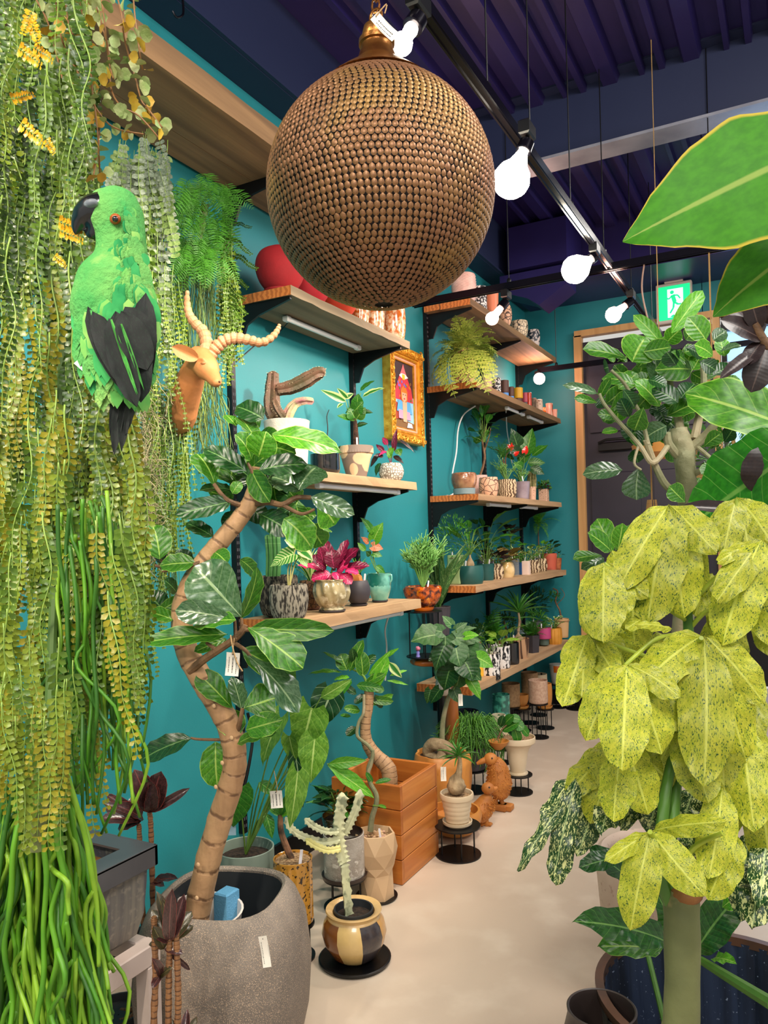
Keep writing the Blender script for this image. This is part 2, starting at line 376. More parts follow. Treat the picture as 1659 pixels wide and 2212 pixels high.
# ================================================================ shelf system
plank_=wood('aged_plank_wood','#9a7650','#7a5c3e','#4f3a28',.75); plank_l=wood('sawn_pale_board','#c4a37c','#a98661','#7f5f42',.7)
plank_u=wood('weathered_grey_board','#8f7d63','#73634d','#5a4c3b',.8); endg=mat('fresh_end_grain','#c87838',.6,c2='#a85d28',tex='wave',sc=14,st=(1,.2,3))
POSTS=(2.405,3.354,4.25,5.18,5.975)
for i,(y,z0,z1) in enumerate(zip(POSTS,(.25,.9,.35,.35,.3),(2.86,2.42,2.82,2.82,2.82))):
    b=MB(); b.box((.012,y,(z0+z1)/2),(.024,.026,z1-z0))
    o=single('shelf_standard',b,blackm,['black slotted upright on the wall left of the first bay','black slotted upright at the right end of the first bay','black slotted upright beside the gold picture frame','black slotted upright behind the middle of the far shelves','black slotted upright near the far corner'][i],'shelf upright',smooth=False)
    b=MB(); 
    zz=z0+.03
    while zz<z1-.02: b.box((.0245,y-.005,zz),(.001,.003,.012)); b.box((.0245,y+.005,zz),(.001,.003,.012)); zz+=.028
    part(o,'slot',b,mat('slot_grey','#55555c',.6),kind='stuff',smooth=False)
SHELF={}
def shelf(key,label,y0,y1,zt,D,th=.042,br=(),split=.42,wm=None,seed=0):
    r=random.Random(seed+3); o=thing('wall_shelf',label,'shelf',(.02,y0,zt)); D2=D-.02
    xs=[0,D2*split,D2]
    for a in range(2):
        b=MB(); x0,x1=xs[a]+(.0015 if a else 0),xs[a+1]-(0 if a else .0015); e=r.uniform(-.01,.01) if a==0 else 0; n=14
        vs=[];fs=[]
        for i in range(n+1):
            yy=e+(y1-y0-e)*i/n; j=lambda s:r.uniform(-s,s)
            vs+=[(x0,yy,-th),(x1+(j(.0025) if a else 0),yy,-th+j(.0015)),(x1+(j(.0025) if a else 0),yy,j(.0008)),(x0,yy,0)]
        for i in range(n):
            for q in range(4): fs.append((i*4+q,i*4+(q+1)%4,(i+1)*4+(q+1)%4,(i+1)*4+q)[::-1])
        m0=[0]*len(fs); b.add(vs,fs); b.add(vs[:4],[(0,1,2,3)],mi=1); b.add(vs[-4:],[(3,2,1,0)],mi=1)
        part(o,'board',b,[wm or plank_l,endg],smooth=False)
    for y in br:
        b=MB(); t=.006; z=-th; D_=D2-.01
        pts=[(0,z),(D_,z),(D_,z-.012),(.12,z-.05),(.06,z-.08),(.03,z-.15),(0,z-.15)]
        vs=[(p[0],y-y0-t,p[1]) for p in pts]+[(p[0],y-y0+t,p[1]) for p in pts]; n=len(pts)
        b.add(vs,[tuple(range(n)),tuple(reversed(range(n,2*n)))]+[(i,i+n,(i+1)%n+n,(i+1)%n) for i in range(n)])
        part(o,'bracket',b,blackm,smooth=False)
    SHELF[key]=zt; return o
P=POSTS
shelf('plank','massive weathered plank shelf high on the wall at upper left',.35,3.4,2.885,.37,.085,(P[0],),.36,plank_,1)
shelf('A','upper shelf holding the red vases and speckled jars',2.415,3.43,2.374,.30,.036,(2.43,P[1]),.36,plank_u,2)
shelf('B','shelf with the cactus and the faceted pot, left bay',2.42,3.43,1.675,.32,.038,(P[0],P[1]),.4,plank_l,3)
shelf('C','lower left bay shelf with the bark pots and swirled pot',2.42,3.44,1.097,.32,.042,(P[0],P[1]),.4,plank_l,4)
shelf('D','highest far shelf with the pink dotted pot, lit from below',4.22,6.03,2.80,.315,.042,(4.27,P[3],P[4]),.35,plank_,5)
shelf('E','far shelf with the fern and small stacked pots',4.23,6.03,2.31,.34,.036,(P[2],P[3],P[4]),.4,plank_,6)
shelf('F','far shelf with the fish scale bowl and the red anthurium',4.23,6.03,1.65,.33,.036,(P[2],P[3],P[4]),.4,plank_l,7)
shelf('G','far shelf at waist height with a row of small potted plants',4.1,6.03,1.118,.35,.04,(P[2],P[3],P[4]),.4,plank_l,8)
shelf('H','lowest far shelf with live sawn edge and potted plants',3.98,6.06,.562,.36,.045,(P[2],P[3],P[4]),.4,plank_l,9)
# ================================================================ track rails and lamps
bulbm=mat('lit_bulb','#fff2d8',.3,emit=38); bulbp=mat('lit_small_bulb','#ffb9a0',.3,emit=30); whitep=mat('white_plastic','#d8d8d8',.4)
def rail(a,b_,label,cords):
    o=thing('track_rail',label,'rail',a); b=MB(); A=V((0,0,0)); B=V(b_)-V(a); L=B.length; M=frame(A,B,(0,0,1))
    b.box((0,L/2,0),(.034,L,.032),M); b.box((-.011,L/2,-.018),(.006,L,.006),M); b.box((.011,L/2,-.018),(.006,L,.006),M); part(o,'track',b,satin,smooth=False)
    for c in cords:
        p=M@V((0,c*L,.012)); b=MB(); b.tube([p,p+V((0,0,3.6-a[2]))],.0028,6); b.lathe([(.012,0),(.012,.02),(.004,.03)],8,Matrix.Translation(p)); part(o,'suspension_wire',b,blackm)
    return o
rail((1.2,-1.4,2.7),(1.2,6.1,2.7),'long black lighting track running down the aisle',(.3,.405,.475,.53,.60,.68,.77,.86))
rail((.13,3.84,2.695),(2.9,3.84,2.695),'black lighting track crossing the aisle at the beam',(.03,.2,.55,.75))
rail((.2,5.92,2.695),(2.3,5.92,2.695),'far black lighting track across the aisle by the door',(.07,.6))
def spot(A,B,rb,bm,label,e,aim,ang=100,col=(1,.88,.72)):
    """track lamp: plug on the rail at A, knuckle, tube holder, round bulb centred at B with its own light"""
    A=V(A);B=V(B); o=thing('track_lamp',label,'lamp',A); p=V((0,0,-.055)); L=(B-A-p).length; d=(B-A-p)/L
    b=MB(); b.bevbox((0,0,-.02),(.036,.07,.045),.005); b.tube([(0,0,-.03),p],.007,8); b.ball(tuple(p),.011); part(o,'mount',b,blackm)
    T=frame(p,d,(.3,0,1))@Matrix.Rotation(-PI/2,4,'X'); h=max(.04,L-rb*1.5)
    b=MB(); b.lathe([(.010,0),(.024,.004),(.025,h*.62),(.022,h*.66)],16,T,cap1=True); part(o,'lamp_holder',b,satin)
    b=MB(); b.lathe([(.015,h*.64),(.017,h*.8),(rb*.55,L-rb*.95),(rb*.86,L-rb*.5),(rb,L),(rb*.94,L+rb*.35),(rb*.7,L+rb*.7),(rb*.35,L+rb*.93),(.001,L+rb)],20,T); part(o,'bulb',b,bm,label='glowing bulb')
    light('lamp_light','SPOT' if e>30 else 'POINT',B+d*(rb+.03),e if e>30 else e*.4,col,aim,.04,spot=ang,blend=.8)
def lampAt(mx,my,bx,by,*a,z=2.69,**k):
    A=at(mx,my,z=z); B=at(bx,by,d=dep(A)-.03); spot(A,B,*a,**k)
lampAt(903,-12,868,95,.026,bulbm,'track lamp glowing right behind the neck of the globe pendant',60,(.2,1.9,1.4))
lampAt(1138,268,1105,388,.058,bulbm,'large glowing track lamp right of the globe pendant',75,(.15,2.45,1.5))
lampAt(1284,528,1243,582,.062,bulbm,'large glowing track lamp before the rail crossing',75,(.15,3.2,1.5))
lampAt(1363,628,1325,680,.042,bulbp,'small pinkish track lamp beyond the rail crossing',55,(.3,4.6,1.5),col=(1,.8,.68))
lampAt(1093,628,1063,688,.034,bulbp,'small track lamp on the cross rail before the pink shelf',26,(.35,3.5,1.9),z=2.67,col=(1,.6,.48))
spot((.2,5.92,2.68),at(1165,818,d=6.0),.045,bulbp,'small round lamp glowing below the far shelf end',14,(.3,5.2,1.9),col=(1,.6,.5))
for y,l_ in ((.75,'added unseen track lamp nearest above the photographer'),(-.2,'added unseen track lamp just behind the photographer'),(-1.1,'added unseen track lamp at the near end of the track')): spot((1.2,y,2.685),(1.05,y+.06,2.5),.055,bulbm,l_,36 if y>.5 else 70,(.3,y+1.1,1.2))  # out-of-view lamps added on the track to brighten the wall side
# exit sign
ex=at(1457,655,y=6.1); o=thing('exit_sign','green lit running man exit sign above the door frame','sign',(ex.x,6.1,ex.z))
b=MB(); b.bevbox((0,0,0),(.25,.05,.30),.008); part(o,'housing',b,mat('sign_housing','#b9a9a0',.5)); b=MB(); b.bevbox((.0,-.0,.165),(.13,.05,.03),.004); part(o,'sign_mount',b,mat('sign_housing','#b9a9a0'))
b=MB(); b.box((0,-.027,0),(.225,.004,.25)); part(o,'sign_face',b,mat('exit_green','#12d486',.4,emit=.8),smooth=False)
b=MB(); b.add([(-.045,-.0305,-.11),(.065,-.0305,-.11),(.065,-.0305,.1),(-.045,-.0305,.1)],[(0,1,2,3)]); part(o,'doorway_symbol',b,mat('exit_pale','#c8fff4',.4,emit=.9),smooth=False)
b=MB(); y_=-.032
def poly(pts,yy=y_): b.add([(p[0],yy,p[1]) for p in pts],[tuple(range(len(pts)))])
def seg(p,q,w): 
    d=V((q[0]-p[0],q[1]-p[1])); n=V((-d.y,d.x)).normalized()*w/2; poly([(p[0]-n.x,p[1]-n.y),(q[0]-n.x,q[1]-n.y),(q[0]+n.x,q[1]+n.y),(p[0]+n.x,p[1]+n.y)])
poly([(-.012+.014*math.cos(a*PI/6),.075+.014*math.sin(a*PI/6)) for a in range(12)])
seg((-.008,.055),(.006,0),.028); seg((-.01,.05),(-.035,.028),.01); seg((-.035,.028),(-.048,.036),.01); seg((-.004,.052),(.028,.048),.01); seg((.028,.048),(.044,.022),.01)
seg((.004,0),(.03,-.02),.014); seg((.03,-.02),(.05,-.018),.011); seg((0,.0),(-.004,-.04),.014); seg((-.004,-.04),(-.028,-.078),.012)
poly([(-.03,-.105),(-.005,-.09),(.01,-.1),(.03,-.115),(.01,-.115)])
part(o,'running_figure',b,mat('exit_green','#12d486'),smooth=False)
# under-shelf tube lamps and cables
def tubelamp(y0,y1,x,z,label):
    o=thing('tube_lamp',label,'lamp',(x,y0,z)); b=MB(); b.tube([(0,0,-.012),(0,y1-y0,-.012)],.011,12); part(o,'tube',b,mat('frosted_tube','#e6e8ea',.3)); [part(o,'end_cap',MB().bevbox((0,q,-.013),(.024,.03,.024),.004),whitep) for q in (.01,y1-y0-.01)]
tubelamp(2.62,3.22,.13,2.336,'white tube lamp under the red vase shelf')
tubelamp(4.95,5.3,.27,2.27,'white tube lamp under the fern shelf, near end'); tubelamp(5.42,5.75,.27,2.27,'white tube lamp under the fern shelf, far end')
tubelamp(4.55,4.95,.27,1.61,'white tube lamp under the fish scale bowl shelf'); tubelamp(5.2,5.55,.27,1.61,'white tube lamp under the far end of the anthurium shelf')
tubelamp(2.5,3.3,.28,1.053,'white tube lamp under the bark pot shelf')
tubelamp(2.6,3.3,.28,1.635,'white tube lamp under the faceted pot shelf')
def cable(pts,r,m,label,k=8):
    b=MB(); b.tube(catmull(pts,k),r,6); return single('power_cable',b,m,label,'cable')
cable([(.05,4.42,1.66),(.03,4.52,1.665),(.03,4.60,1.70),(.03,4.55,1.78),(.035,4.62,1.95),(.035,4.66,2.1),(.06,4.7,2.2),(.12,4.76,2.26)],.005,whitep,'white cable hanging down beside the fish scale bowl')
cable([at(1093,885,x=.2),at(1095,930,x=.1),at(1100,960,x=.03),at(1106,1000,x=.03)],.004,whitep,'thin white cable behind the anthurium')
cable([at(843,1320,x=.25),at(832,1360,x=.15),at(835,1400,x=.05),at(832,1470,x=.03)],.0045,whitep,'white cable under the right end of the bark pot shelf')
cable([at(625,693,x=.13),at(600,720,x=.03),at(560,740,x=.02),at(510,782,x=.02)],.0025,blackm,'thin black wire to the tube lamp')
cable([at(535,1540,x=.03),at(545,1590,x=.04),at(540,1640,x=.04),at(528,1700,x=.03)],.006,blackm,'black cable bundle on the left upright')
b=MB(); b.tube(catmull([(.16,2.02,3.268),(.16,2.02,3.22),(.15,2.0,3.2),(.145,1.985,3.215)],4),.004,6); single('ceiling_hook',b,satin,'small dark hook on the soffit above the plank shelf','hook')
# ================================================================ pots and plants: builders
PP=dict(
 cyl=[(.93,0),(.98,.02),(1,.05),(1,1)], cylr=[(.6,0),(.85,.03),(.97,.12),(1,.3),(1,1)], taper=[(.68,0),(.72,.02),(.97,.94),(1,1)], taper2=[(.8,0),(.84,.03),(.98,.95),(1,1)],
 ball=[(.5,0),(.6,.02),(.86,.2),(1,.5),(.93,.8),(.76,1)], bowl=[(.42,0),(.5,.03),(.8,.28),(.95,.6),(1,1)], egg=[(.42,0),(.6,.05),(.86,.26),(1,.54),(.95,.76),(.78,.92),(.5,1)],
 bell=[(.62,0),(.66,.03),(.85,.25),(.98,.5),(.88,.85),(.9,1)], foot=[(.62,0),(.66,.05),(.6,.1),(.82,.25),(1,.55),(.97,.8),(.9,.92),(.96,1)],
 barrel=[(.7,0),(.8,.03),(.95,.3),(1,.6),(.97,.85),(.93,1)], urn=[(.55,0),(.55,.04),(.42,.06),(.5,.3),(.6,.6),(.82,.8),(1,.86),(1,1)],
 saucerp=[(.8,0),(.95,.3),(1,1)])
def dens(prof,n=3):
    o=[]
    for i in range(len(prof)-1):
        a,b=prof[i],prof[i+1]; k=max(1,int(n*abs(b[1]-a[1])/.12))
        for j in range(k): o.append((a[0]+(b[0]-a[0])*j/k,a[1]+(b[1]-a[1])*j/k))
    o.append(prof[-1]); return o
RF=dict(
 rib=lambda a,z,i:1+.035*abs(math.cos(a*9)), flute=lambda a,z,i:1-.05*abs(math.sin(a*8)), fine=lambda a,z,i:1+.02*math.cos(a*36),
 swirl=lambda a,z,i:1+.05*math.cos(a*11+z*34), swirl2=lambda a,z,i:1+.03*math.cos(a*16+z*70), bands=lambda a,z,i:1+.03*math.cos(i*2.1),
 bark=lambda a,z,i:1+.05*noise.noise(V((math.cos(a)*6,math.sin(a)*6,z*14))), facet8=lambda a,z,i:math.cos(PI/8)/math.cos(((a+(PI/8 if (i//2)%2 else 0))%(PI/4))-PI/8),
 hexa=lambda a,z,i:math.cos(PI/6)/math.cos((a%(PI/3))-PI/6), sq=lambda a,z,i:min(1.25,1/max(abs(math.cos(a)),abs(math.sin(a)))*.93), star=lambda a,z,i:1+.14*z/.1*math.cos(a*6) if z<.1 else 1+.14*math.cos(a*6),
 dots=lambda a,z,i:1+.05*max(0,math.cos(a*14)*math.cos(i*1.57)), scale=lambda a,z,i:1+.04*abs(math.cos(a*9+(i//2)*1.57)))
soil=mat('dark_soil','#3a2a1e',.95,c2='#1f150e',sc=90,bump=.9,bsc=120); grav=mat('pale_gravel','#c7a67c',.8,c2='#7d5b3c',tex='vor',sc=120,lo=.2,hi=.8,bump=.9,bsc=150)
stickm=mat('white_label_stick','#eeeaf2',.4); pumice=mat('pebble','#cbb08a',.85,c2='#8a6a4c',sc=40)
def vessel(root,R,H,prof,m,rf=None,soilm=soil,n=36,soild=.1,th=None,name='pot',label=None,dn=1.2,T=None,empty=False):
    pp_=PP[prof] if isinstance(prof,str) else prof
    if prof in ('egg','ball','barrel','bell','foot','bowl','urn'): pp_=[(q.x,q.y) for q in catmull([(a,b_,0) for a,b_ in pp_],3)]
    pf=[(r*R,z*H) for r,z in dens(pp_,dn)]; t=th or max(.0035,R*.06); rt=pf[-1][0]
    zi=H*(1-soild); inner=[(rt-t*.5,H+t*.35),(rt-t,H),(rt-t*1.15,H-.01 if H>.03 else H*.9)]
    ri=min([p[0] for p in pf if p[1]>=zi*.98]+[rt])-t*1.2
    if empty: zi=H*.12; inner+= [((interp([(q[1],q[0]) for q in pf],H*f) if True else 0)-t*1.2,H*f) for f in (.8,.6,.4,.25,.12)]
    else: inner+=[(ri,zi)]
    b=MB(); f=RF[rf] if isinstance(rf,str) else rf
    ff=(lambda a,z,i:f(a,z,i) if i<len(pf)-1 else (f(a,z,len(pf)-1) if rf in('sq','facet8','hexa','star') else 1)) if f else None
    b.lathe(pf+inner,n,T,rf=ff,cap1=True); part(root,name,b,m,label)
    if not empty and soilm:
        b=MB(); rr=ri-.001; q=noise
        b.lathe([(rr,zi+.001),(rr*.7,zi+.004+R*.02),(rr*.35,zi+.005+R*.05),(.0015,zi+.004+R*.07)],20,T,rf=lambda a,z,i:1,cap0=False,cap1=True); part(root,'soil',b,soilm)
    return zi+R*.05,ri
def saucer(root,R,h,m,z=0,name='saucer',label=None):
    b=MB(); b.lathe([(R*.85,z),(R*.98,z+h*.4),(R,z+h),(R*.95,z+h),(R*.88,z+h*.45),(.002,z+h*.4)],28); return part(root,name,b,m,label)
def sticklabel(root,p,h=.03,w=.008):
    b=MB(); a=rnd.uniform(-.2,.2); M=Matrix.Translation(p)@Matrix.Rotation(TH+rnd.uniform(-.5,.5),4,'Z')@Matrix.Rotation(a,4,'Y'); b.box((0,0,h/2),(w,.001,h),M); part(root,'label_stick',b,stickm,smooth=False)
# leaf materials
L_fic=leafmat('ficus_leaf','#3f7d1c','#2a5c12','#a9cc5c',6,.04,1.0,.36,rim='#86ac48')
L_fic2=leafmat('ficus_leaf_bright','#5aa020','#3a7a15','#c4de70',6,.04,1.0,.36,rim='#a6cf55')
L_ficg=leafmat('ficus_leaf_glossy','#557552','#355a32','#a9c290',6,.035,1.0,.2,spec=.8)
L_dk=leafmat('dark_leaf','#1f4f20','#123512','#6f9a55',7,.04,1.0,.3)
L_md=leafmat('mid_leaf','#3d8526','#27641a','#9cc95a',7,.04,1.0,.38)
L_lt=leafmat('light_leaf','#6fb52e','#4a9620','#c8e87a',7,.04,1.0,.4,transl=.35)
L_an=leafmat('anthurium_leaf','#6f9a34','#4d7d22','#c3d980',5,.035,1.1,.4,transl=.2)
L_an2=leafmat('veined_dark_leaf','#1c4a24','#123a1a','#cfe4b8',5,.05,1.1,.35,transl=.1)
L_var=leafmat('cream_variegated_leaf','#2f7a22','#3f8a2a','#dfeaa8',9,.3,1.4,.35,vstr=.9)
L_cream=leafmat('cream_edged_leaf','#e6edae','#cfe08a','#5c9a3c',4,.02,1,.4,cent=('#2d7a2a',.35,.6),vstr=0)
L_red=leafmat('magenta_leaf','#7a1638','#4a0d24','#c23a6a',7,.05,1.0,.3,transl=.15)
L_pink=leafmat('pink_black_leaf','#c8245e','#b01d52','#f08ab0',7,.05,1.0,.3,cent=('#d8306a',.5,.7),rim='#23121c')
L_cord=leafmat('cordyline_leaf','#4f2c2e','#33201f','#8a4a48',12,.02,2,.25,vstr=.1,transl=.1,rim='#8a3a34',spec=.8)
L_rub=leafmat('rubber_leaf','#2b1d1c','#1e1416','#5d4a44',14,.03,.5,.34,vstr=.06,transl=.02,spec=.45)
L_yel=leafmat('yellow_speckled_leaf','#c4c238','#a3ad28','#dce066',7,.02,1.1,.5,spots='#3a5f1c',spsc=52,splo=.575,sphi=.60,blot='#24501e',blo=.66,transl=.2,vstr=.4)
L_yelg=leafmat('green_cream_leaf','#1e4a1c','#173d17','#b9cf8a',7,.03,1.1,.4,spots='#dfe29a',spsc=26,splo=.56,sphi=.59,blot='#dfe29a',blo=.6,transl=.1,vstr=.3)
L_fern=leafmat('fern_green','#a4b450','#7f9a38','#a8b85a',5,.03,1,.6,vstr=0,transl=.3)
L_asp=leafmat('asparagus_green','#5c9f34','#407f22','#8fc05a',5,.03,1,.5,vstr=0,transl=.3)
L_pencil=mat('pencil_succulent','#7fae5a',.45,c2='#5c9440',sc=9); L_umb=leafmat('matte_heart_leaf','#3f7038','#2c5626','#93b478',5,.035,1.1,.5,transl=.12); L_grass=leafmat('grass_green','#4c8f34','#2f7024','#86b860',3,.02,.3,.4,vstr=.3,transl=.2)
L_snake=leafmat('snake_leaf','#3f6a30','#2a5224','#7d9a58',3,.02,.3,.4,vstr=.2,spots='#7d9a58',spsc=22,splo=.55,sphi=.6,transl=.05)
L_coral=leafmat('coral_leaf','#c9754a','#a85438','#e8b088',7,.04,1,.4)
stemg=mat('green_stem','#6f8f3a',.5,c2='#557a2c',sc=20); stemb=mat('brown_twig','#7a5a3c',.7,c2='#5a4028',sc=30,bump=.3,bsc=120)
barkp=mat('pale_fig_bark','#a98a6c',.65,c2='#8a6748',sc=14,bump=.35,bsc=70,c3='#c9a27c',sc3=9,lo3=.5,hi3=.65)
barkg=mat('grey_green_bark','#8f8f6c',.7,c2='#70704e',sc=10,bump=.3,bsc=60,c3='#a89a7a',sc3=7,lo3=.52,hi3=.66); caudm=mat('swollen_caudex','#b8a07c',.8,c2='#8a7456',sc=16,bump=.6,bsc=50)
gold_a=PI*(3-5**.5)
def gleaf(root,p,q,W,n,*a,**k):
    lo=V(root.location); return putleaf(root,V(p)+lo,V(q)+lo,W,n,*a,**k)
def stems(root,segs,r,m=None,name='stem',n=6):
    b=MB()
    for s in segs: b.tube(catmull(s,3),[r,r*.6],n)
    return part(root,name,b,m or stemg,kind='stuff' if len(segs)>1 else None)
def leafy(root,c,n,H,L,W,shape,m,spread=.5,up=.25,stem=.002,sm=None,arch=.7,fold=.1,wave=.03,seed=0,r0=.01,low=.3):
    r=random.Random(seed+n); c=V(c); sg=[]
    for i in range(n):
        a=i*gold_a+r.uniform(-.3,.3)+seed; f=low+(1-low)*((i+.5)/n); h=H*f; o=V((math.cos(a),math.sin(a),0)); s=spread*H*(1.15-f*.7)*r.uniform(.7,1.1)
        e=c+o*(r0+s)+V((0,0,h)); sg.append([c+o*r0*.5,c+o*(r0+s*.35)+V((0,0,h*.6)),e])
        d=(o+V((0,0,up*r.uniform(-.6,1.8)+.4*(f-.5)))).normalized(); l=L*r.uniform(.75,1.1)
        gleaf(root,e,e+d*l,W*l/L,V((0,0,1))+o*.25+rand_small(r),shape,m,i%3,arch,fold,wave,ns=6)
    if stem: stems(root,sg,stem,sm)
def rand_small(r,s=.35): return V((r.uniform(-s,s),r.uniform(-s,s),r.uniform(-s*.5,s*.5)))
def rosette(root,c,n,L,W,m,e0=.2,e1=1.3,shape='strap',arch=.9,fold=.2,seed=0,wave=.0):
    r=random.Random(seed+n*3); c=V(c)
    for i in range(n):
        a=i*gold_a+seed; f=i/max(1,n-1); e=e0+(e1-e0)*f; l=L*r.uniform(.75,1.05)*(1 if f<.8 else .85); d=V((math.cos(a)*math.cos(e),math.sin(a)*math.cos(e),math.sin(e)))
        gleaf(root,c,c+d*l,W,V((0,0,1.2))-V((math.cos(a),math.sin(a),0))*math.sin(e)*1.5,shape,m,i%3,arch,fold,wave,ns=7)
def bushy(root,c,R,H,n,ls,m,shape='ell',seed=0,name='foliage',wr=.5,down=0,core=.35):
    r=random.Random(seed+n); b=MB(); c=V(c)
    for i in range(n):
        while True:
            q=V((r.uniform(-1,1),r.uniform(-1,1),r.uniform(-1,1)))
            if core<q.length<1: break
        p=c+V((q.x*R,q.y*R,q.z*H/2+H/2)); p.x=max(p.x,.04-root.location.x); p.y=min(p.y,6.19-root.location.y); d=(q+V((0,0,.3-down))+rand_small(r,.6)).normalized(); l=ls*r.uniform(.6,1.2)
        b.leaf(frame(p,d,rand_small(r,1)+V((0,0,.9))),l,l*wr,shape,3,1,.5,.15)
    return part(root,name,b,m,kind='stuff',smooth='all')
FR={}
def frondmesh(m,v,n=15,pl=.22,arch=1.5,pw=.35,taper=1,shape='lance',double=False,ns=3):
    k=(m.name,v,n,pl,arch,double,pw)
    if k in FR: return FR[k]
    r=random.Random(v*7+n); b=MB(); P_=[];ys=0;zs=0; N=n+2
    for i in range(N+1):
        P_.append(V((0,ys,zs))); a=arch*(.45-i/N); ys+=math.cos(a)/N; zs+=math.sin(a)/N
    b.tube(P_,[.008,.003],4)
    for i in range(1,N):
        f=i/N; l=pl*math.sin(PI*(.12+.88*f))**.7*(1.1-.5*f) if taper else pl*(1 if f<.8 else (1.05-f)*4)
        t=(P_[i+1]-P_[i-1]).normalized() if i<N else V((0,1,0)); up=V((0,-t.z,t.y))
        for s in (-1,1):
            d=(V((s,0,0))+t*.45+up*r.uniform(-.25,.1)).normalized()
            if double:
                M=frame(P_[i],d,up)
                for j in range(1,6):
                    g=j/6
                    for s2 in (-1,1): b.leaf(M@frame(V((0,g*l,0)),V((s2,.5,0)),V((0,0,1))),l*.35*(1.1-g),l*.2,'ell',2,1,.3,.1)
            else: b.leaf(frame(P_[i],d,up+rand_small(r,.3)),l,l*pw,shape,ns,1,.6,.12)
    FR[k]=b.mesh('frond',m,'all'); return FR[k]
def putfrond(root,me,p,d,up,L,name='frond'):
    d=V(d).normalized(); e=V(root.location)+V(p)+d*L
    if e.x<.03: d.x=abs(d.x)*.25+.05
    if e.y>6.2: d.y=-abs(d.y)*.3
    o=bpy.data.objects.new(name,me); link(o,root); o.matrix_local=frame(V(p),d,up)@Matrix.Scale(L,4); return o
def ferny(root,c,n,L,m,e0=0,e1=1.2,seed=0,arch=1.5,double=False,name='frond',pn=14,pl=.22,pw=.35,r0=.01):
    r=random.Random(seed+n)
    for i in range(n):
        a=i*gold_a+seed; f=i/max(1,n-1); e=e0+(e1-e0)*f; d=V((math.cos(a)*math.cos(e),math.sin(a)*math.cos(e),math.sin(e))); 
        putfrond(root,frondmesh(m,i%3,pn,pl,arch,pw,double=double),V(c)+V((math.cos(a),math.sin(a),0))*r0,d,V((0,0,1.5))-d*.2+V((0.01,0,0)),L*r.uniform(.75,1.1),name)
def grassy(root,c,n,L,W,m,seed=0,spread=.6,name='foliage',droop=.5,taper=True):
    r=random.Random(seed+n); b=MB(); c=V(c)
    for i in range(n):
        a=r.uniform(0,2*PI); o=V((math.cos(a),math.sin(a),0)); l=L*r.uniform(.6,1.05); s=spread*r.uniform(.1,1); p=c+o*r.uniform(0,.015)
        d=(o*s+V((0,0,1))).normalized(); b.leaf(frame(p,d,V((0,0,1))-o*.8),l,W,'strap',5,1,droop*r.uniform(.5,1.6),.2)
    part(root,name,b,m,kind='stuff',smooth='all')
def pencils(root,c,n,L,m,seed=0,spread=.6,rad=.0022,br=6,name='foliage',droop=0):
    r=random.Random(seed+n); b=MB(); c=V(c)
    for i in range(n):
        a=r.uniform(0,2*PI); o=V((math.cos(a),math.sin(a),0)); l=L*r.uniform(.55,1); e=c+o*l*spread*r.uniform(.1,1)+V((0,0,l*r.uniform(.7,1))); mid=(c+e)/2+V((0,0,l*.08)); b.tube([c,mid,e],[rad*1.2,rad],4,cap=False)
        for j in range(br):
            d=(o*r.uniform(-.3,1.3)+V((r.uniform(-.8,.8),r.uniform(-.8,.8),r.uniform(.2,1.2)-droop))).normalized(); s=mid+(e-mid)*r.uniform(.1,1); s2=s+d*l*.22
            b.tube([s,s+d*l*.12,s2+V((0,0,l*.03-droop*l*.05))],[rad,rad*.6],4)
    part(root,name,b,m,kind='stuff',smooth='all')
def trunk(root,pts,R,m,name='trunk',n=10,k=6,rings=None,world=False):
    b=MB(); P_=catmull(pts,k); b.tube(P_,R,n,rf=(lambda a,t,i:1+.05*math.sin(i*2.3)+.03*math.sin(a*3+i)) if rings is None else rings); return part(root,name,b,m,world=world)
def caudex(root,c,R,m=caudm,h=None,neck=.0):
    b=MB(); h=h or R*1.3; b.lathe([(R*.7,-.004),(R,h*.25),(R*.92,h*.5),(R*.5,h*.8),(R*.25+neck,h),(R*.2,h*1.3)],14,Matrix.Translation(c),rf=lambda a,z,i:1+.07*math.sin(3*a+i)+.04*math.sin(7*a),cap1=True); part(root,'caudex',b,m)
    return V(c)+V((0,0,h*1.3))
def cactuscol(root,pts,R,m,ribs=9,name='stem',n=None,k=5,dep=.18,spine=None):
    P_=catmull(pts,k); n=n or ribs*4; N=len(P_); RR=[R*(1 if i<N-2 else (.8 if i==N-2 else .25)) for i in range(N)] if not hasattr(R,'__len__') else [interp([(q/(len(R)-1),x) for q,x in enumerate(R)],i/(N-1))*(1 if i<N-1 else .3) for i in range(N)]
    b=MB(); b.tube(P_,RR,n,rf=lambda a,t,i:1+dep*math.cos(a*ribs)+.04*math.sin(i*1.9)); o=part(root,name,b,m)
    if spine:
        b=MB(); r=random.Random(3)
        for i in range(1,N):
            for j in range(ribs):
                a=2*PI*j/ribs; t=(P_[min(i+1,N-1)]-P_[i-1]).normalized(); x=t.cross(V((.1,.3,.9))).normalized(); y=t.cross(x); q=(x*math.cos(a)+y*math.sin(a)); p=P_[i]+q*RR[i]
                for s in range(2): d=(q+rand_small(r,.8)).normalized(); b.tube([p,p+d*spine],[.0006,.0002],3)
        part(root,'spines',b,mat('spine','#d8c9a0',.6),kind='stuff')
    return o
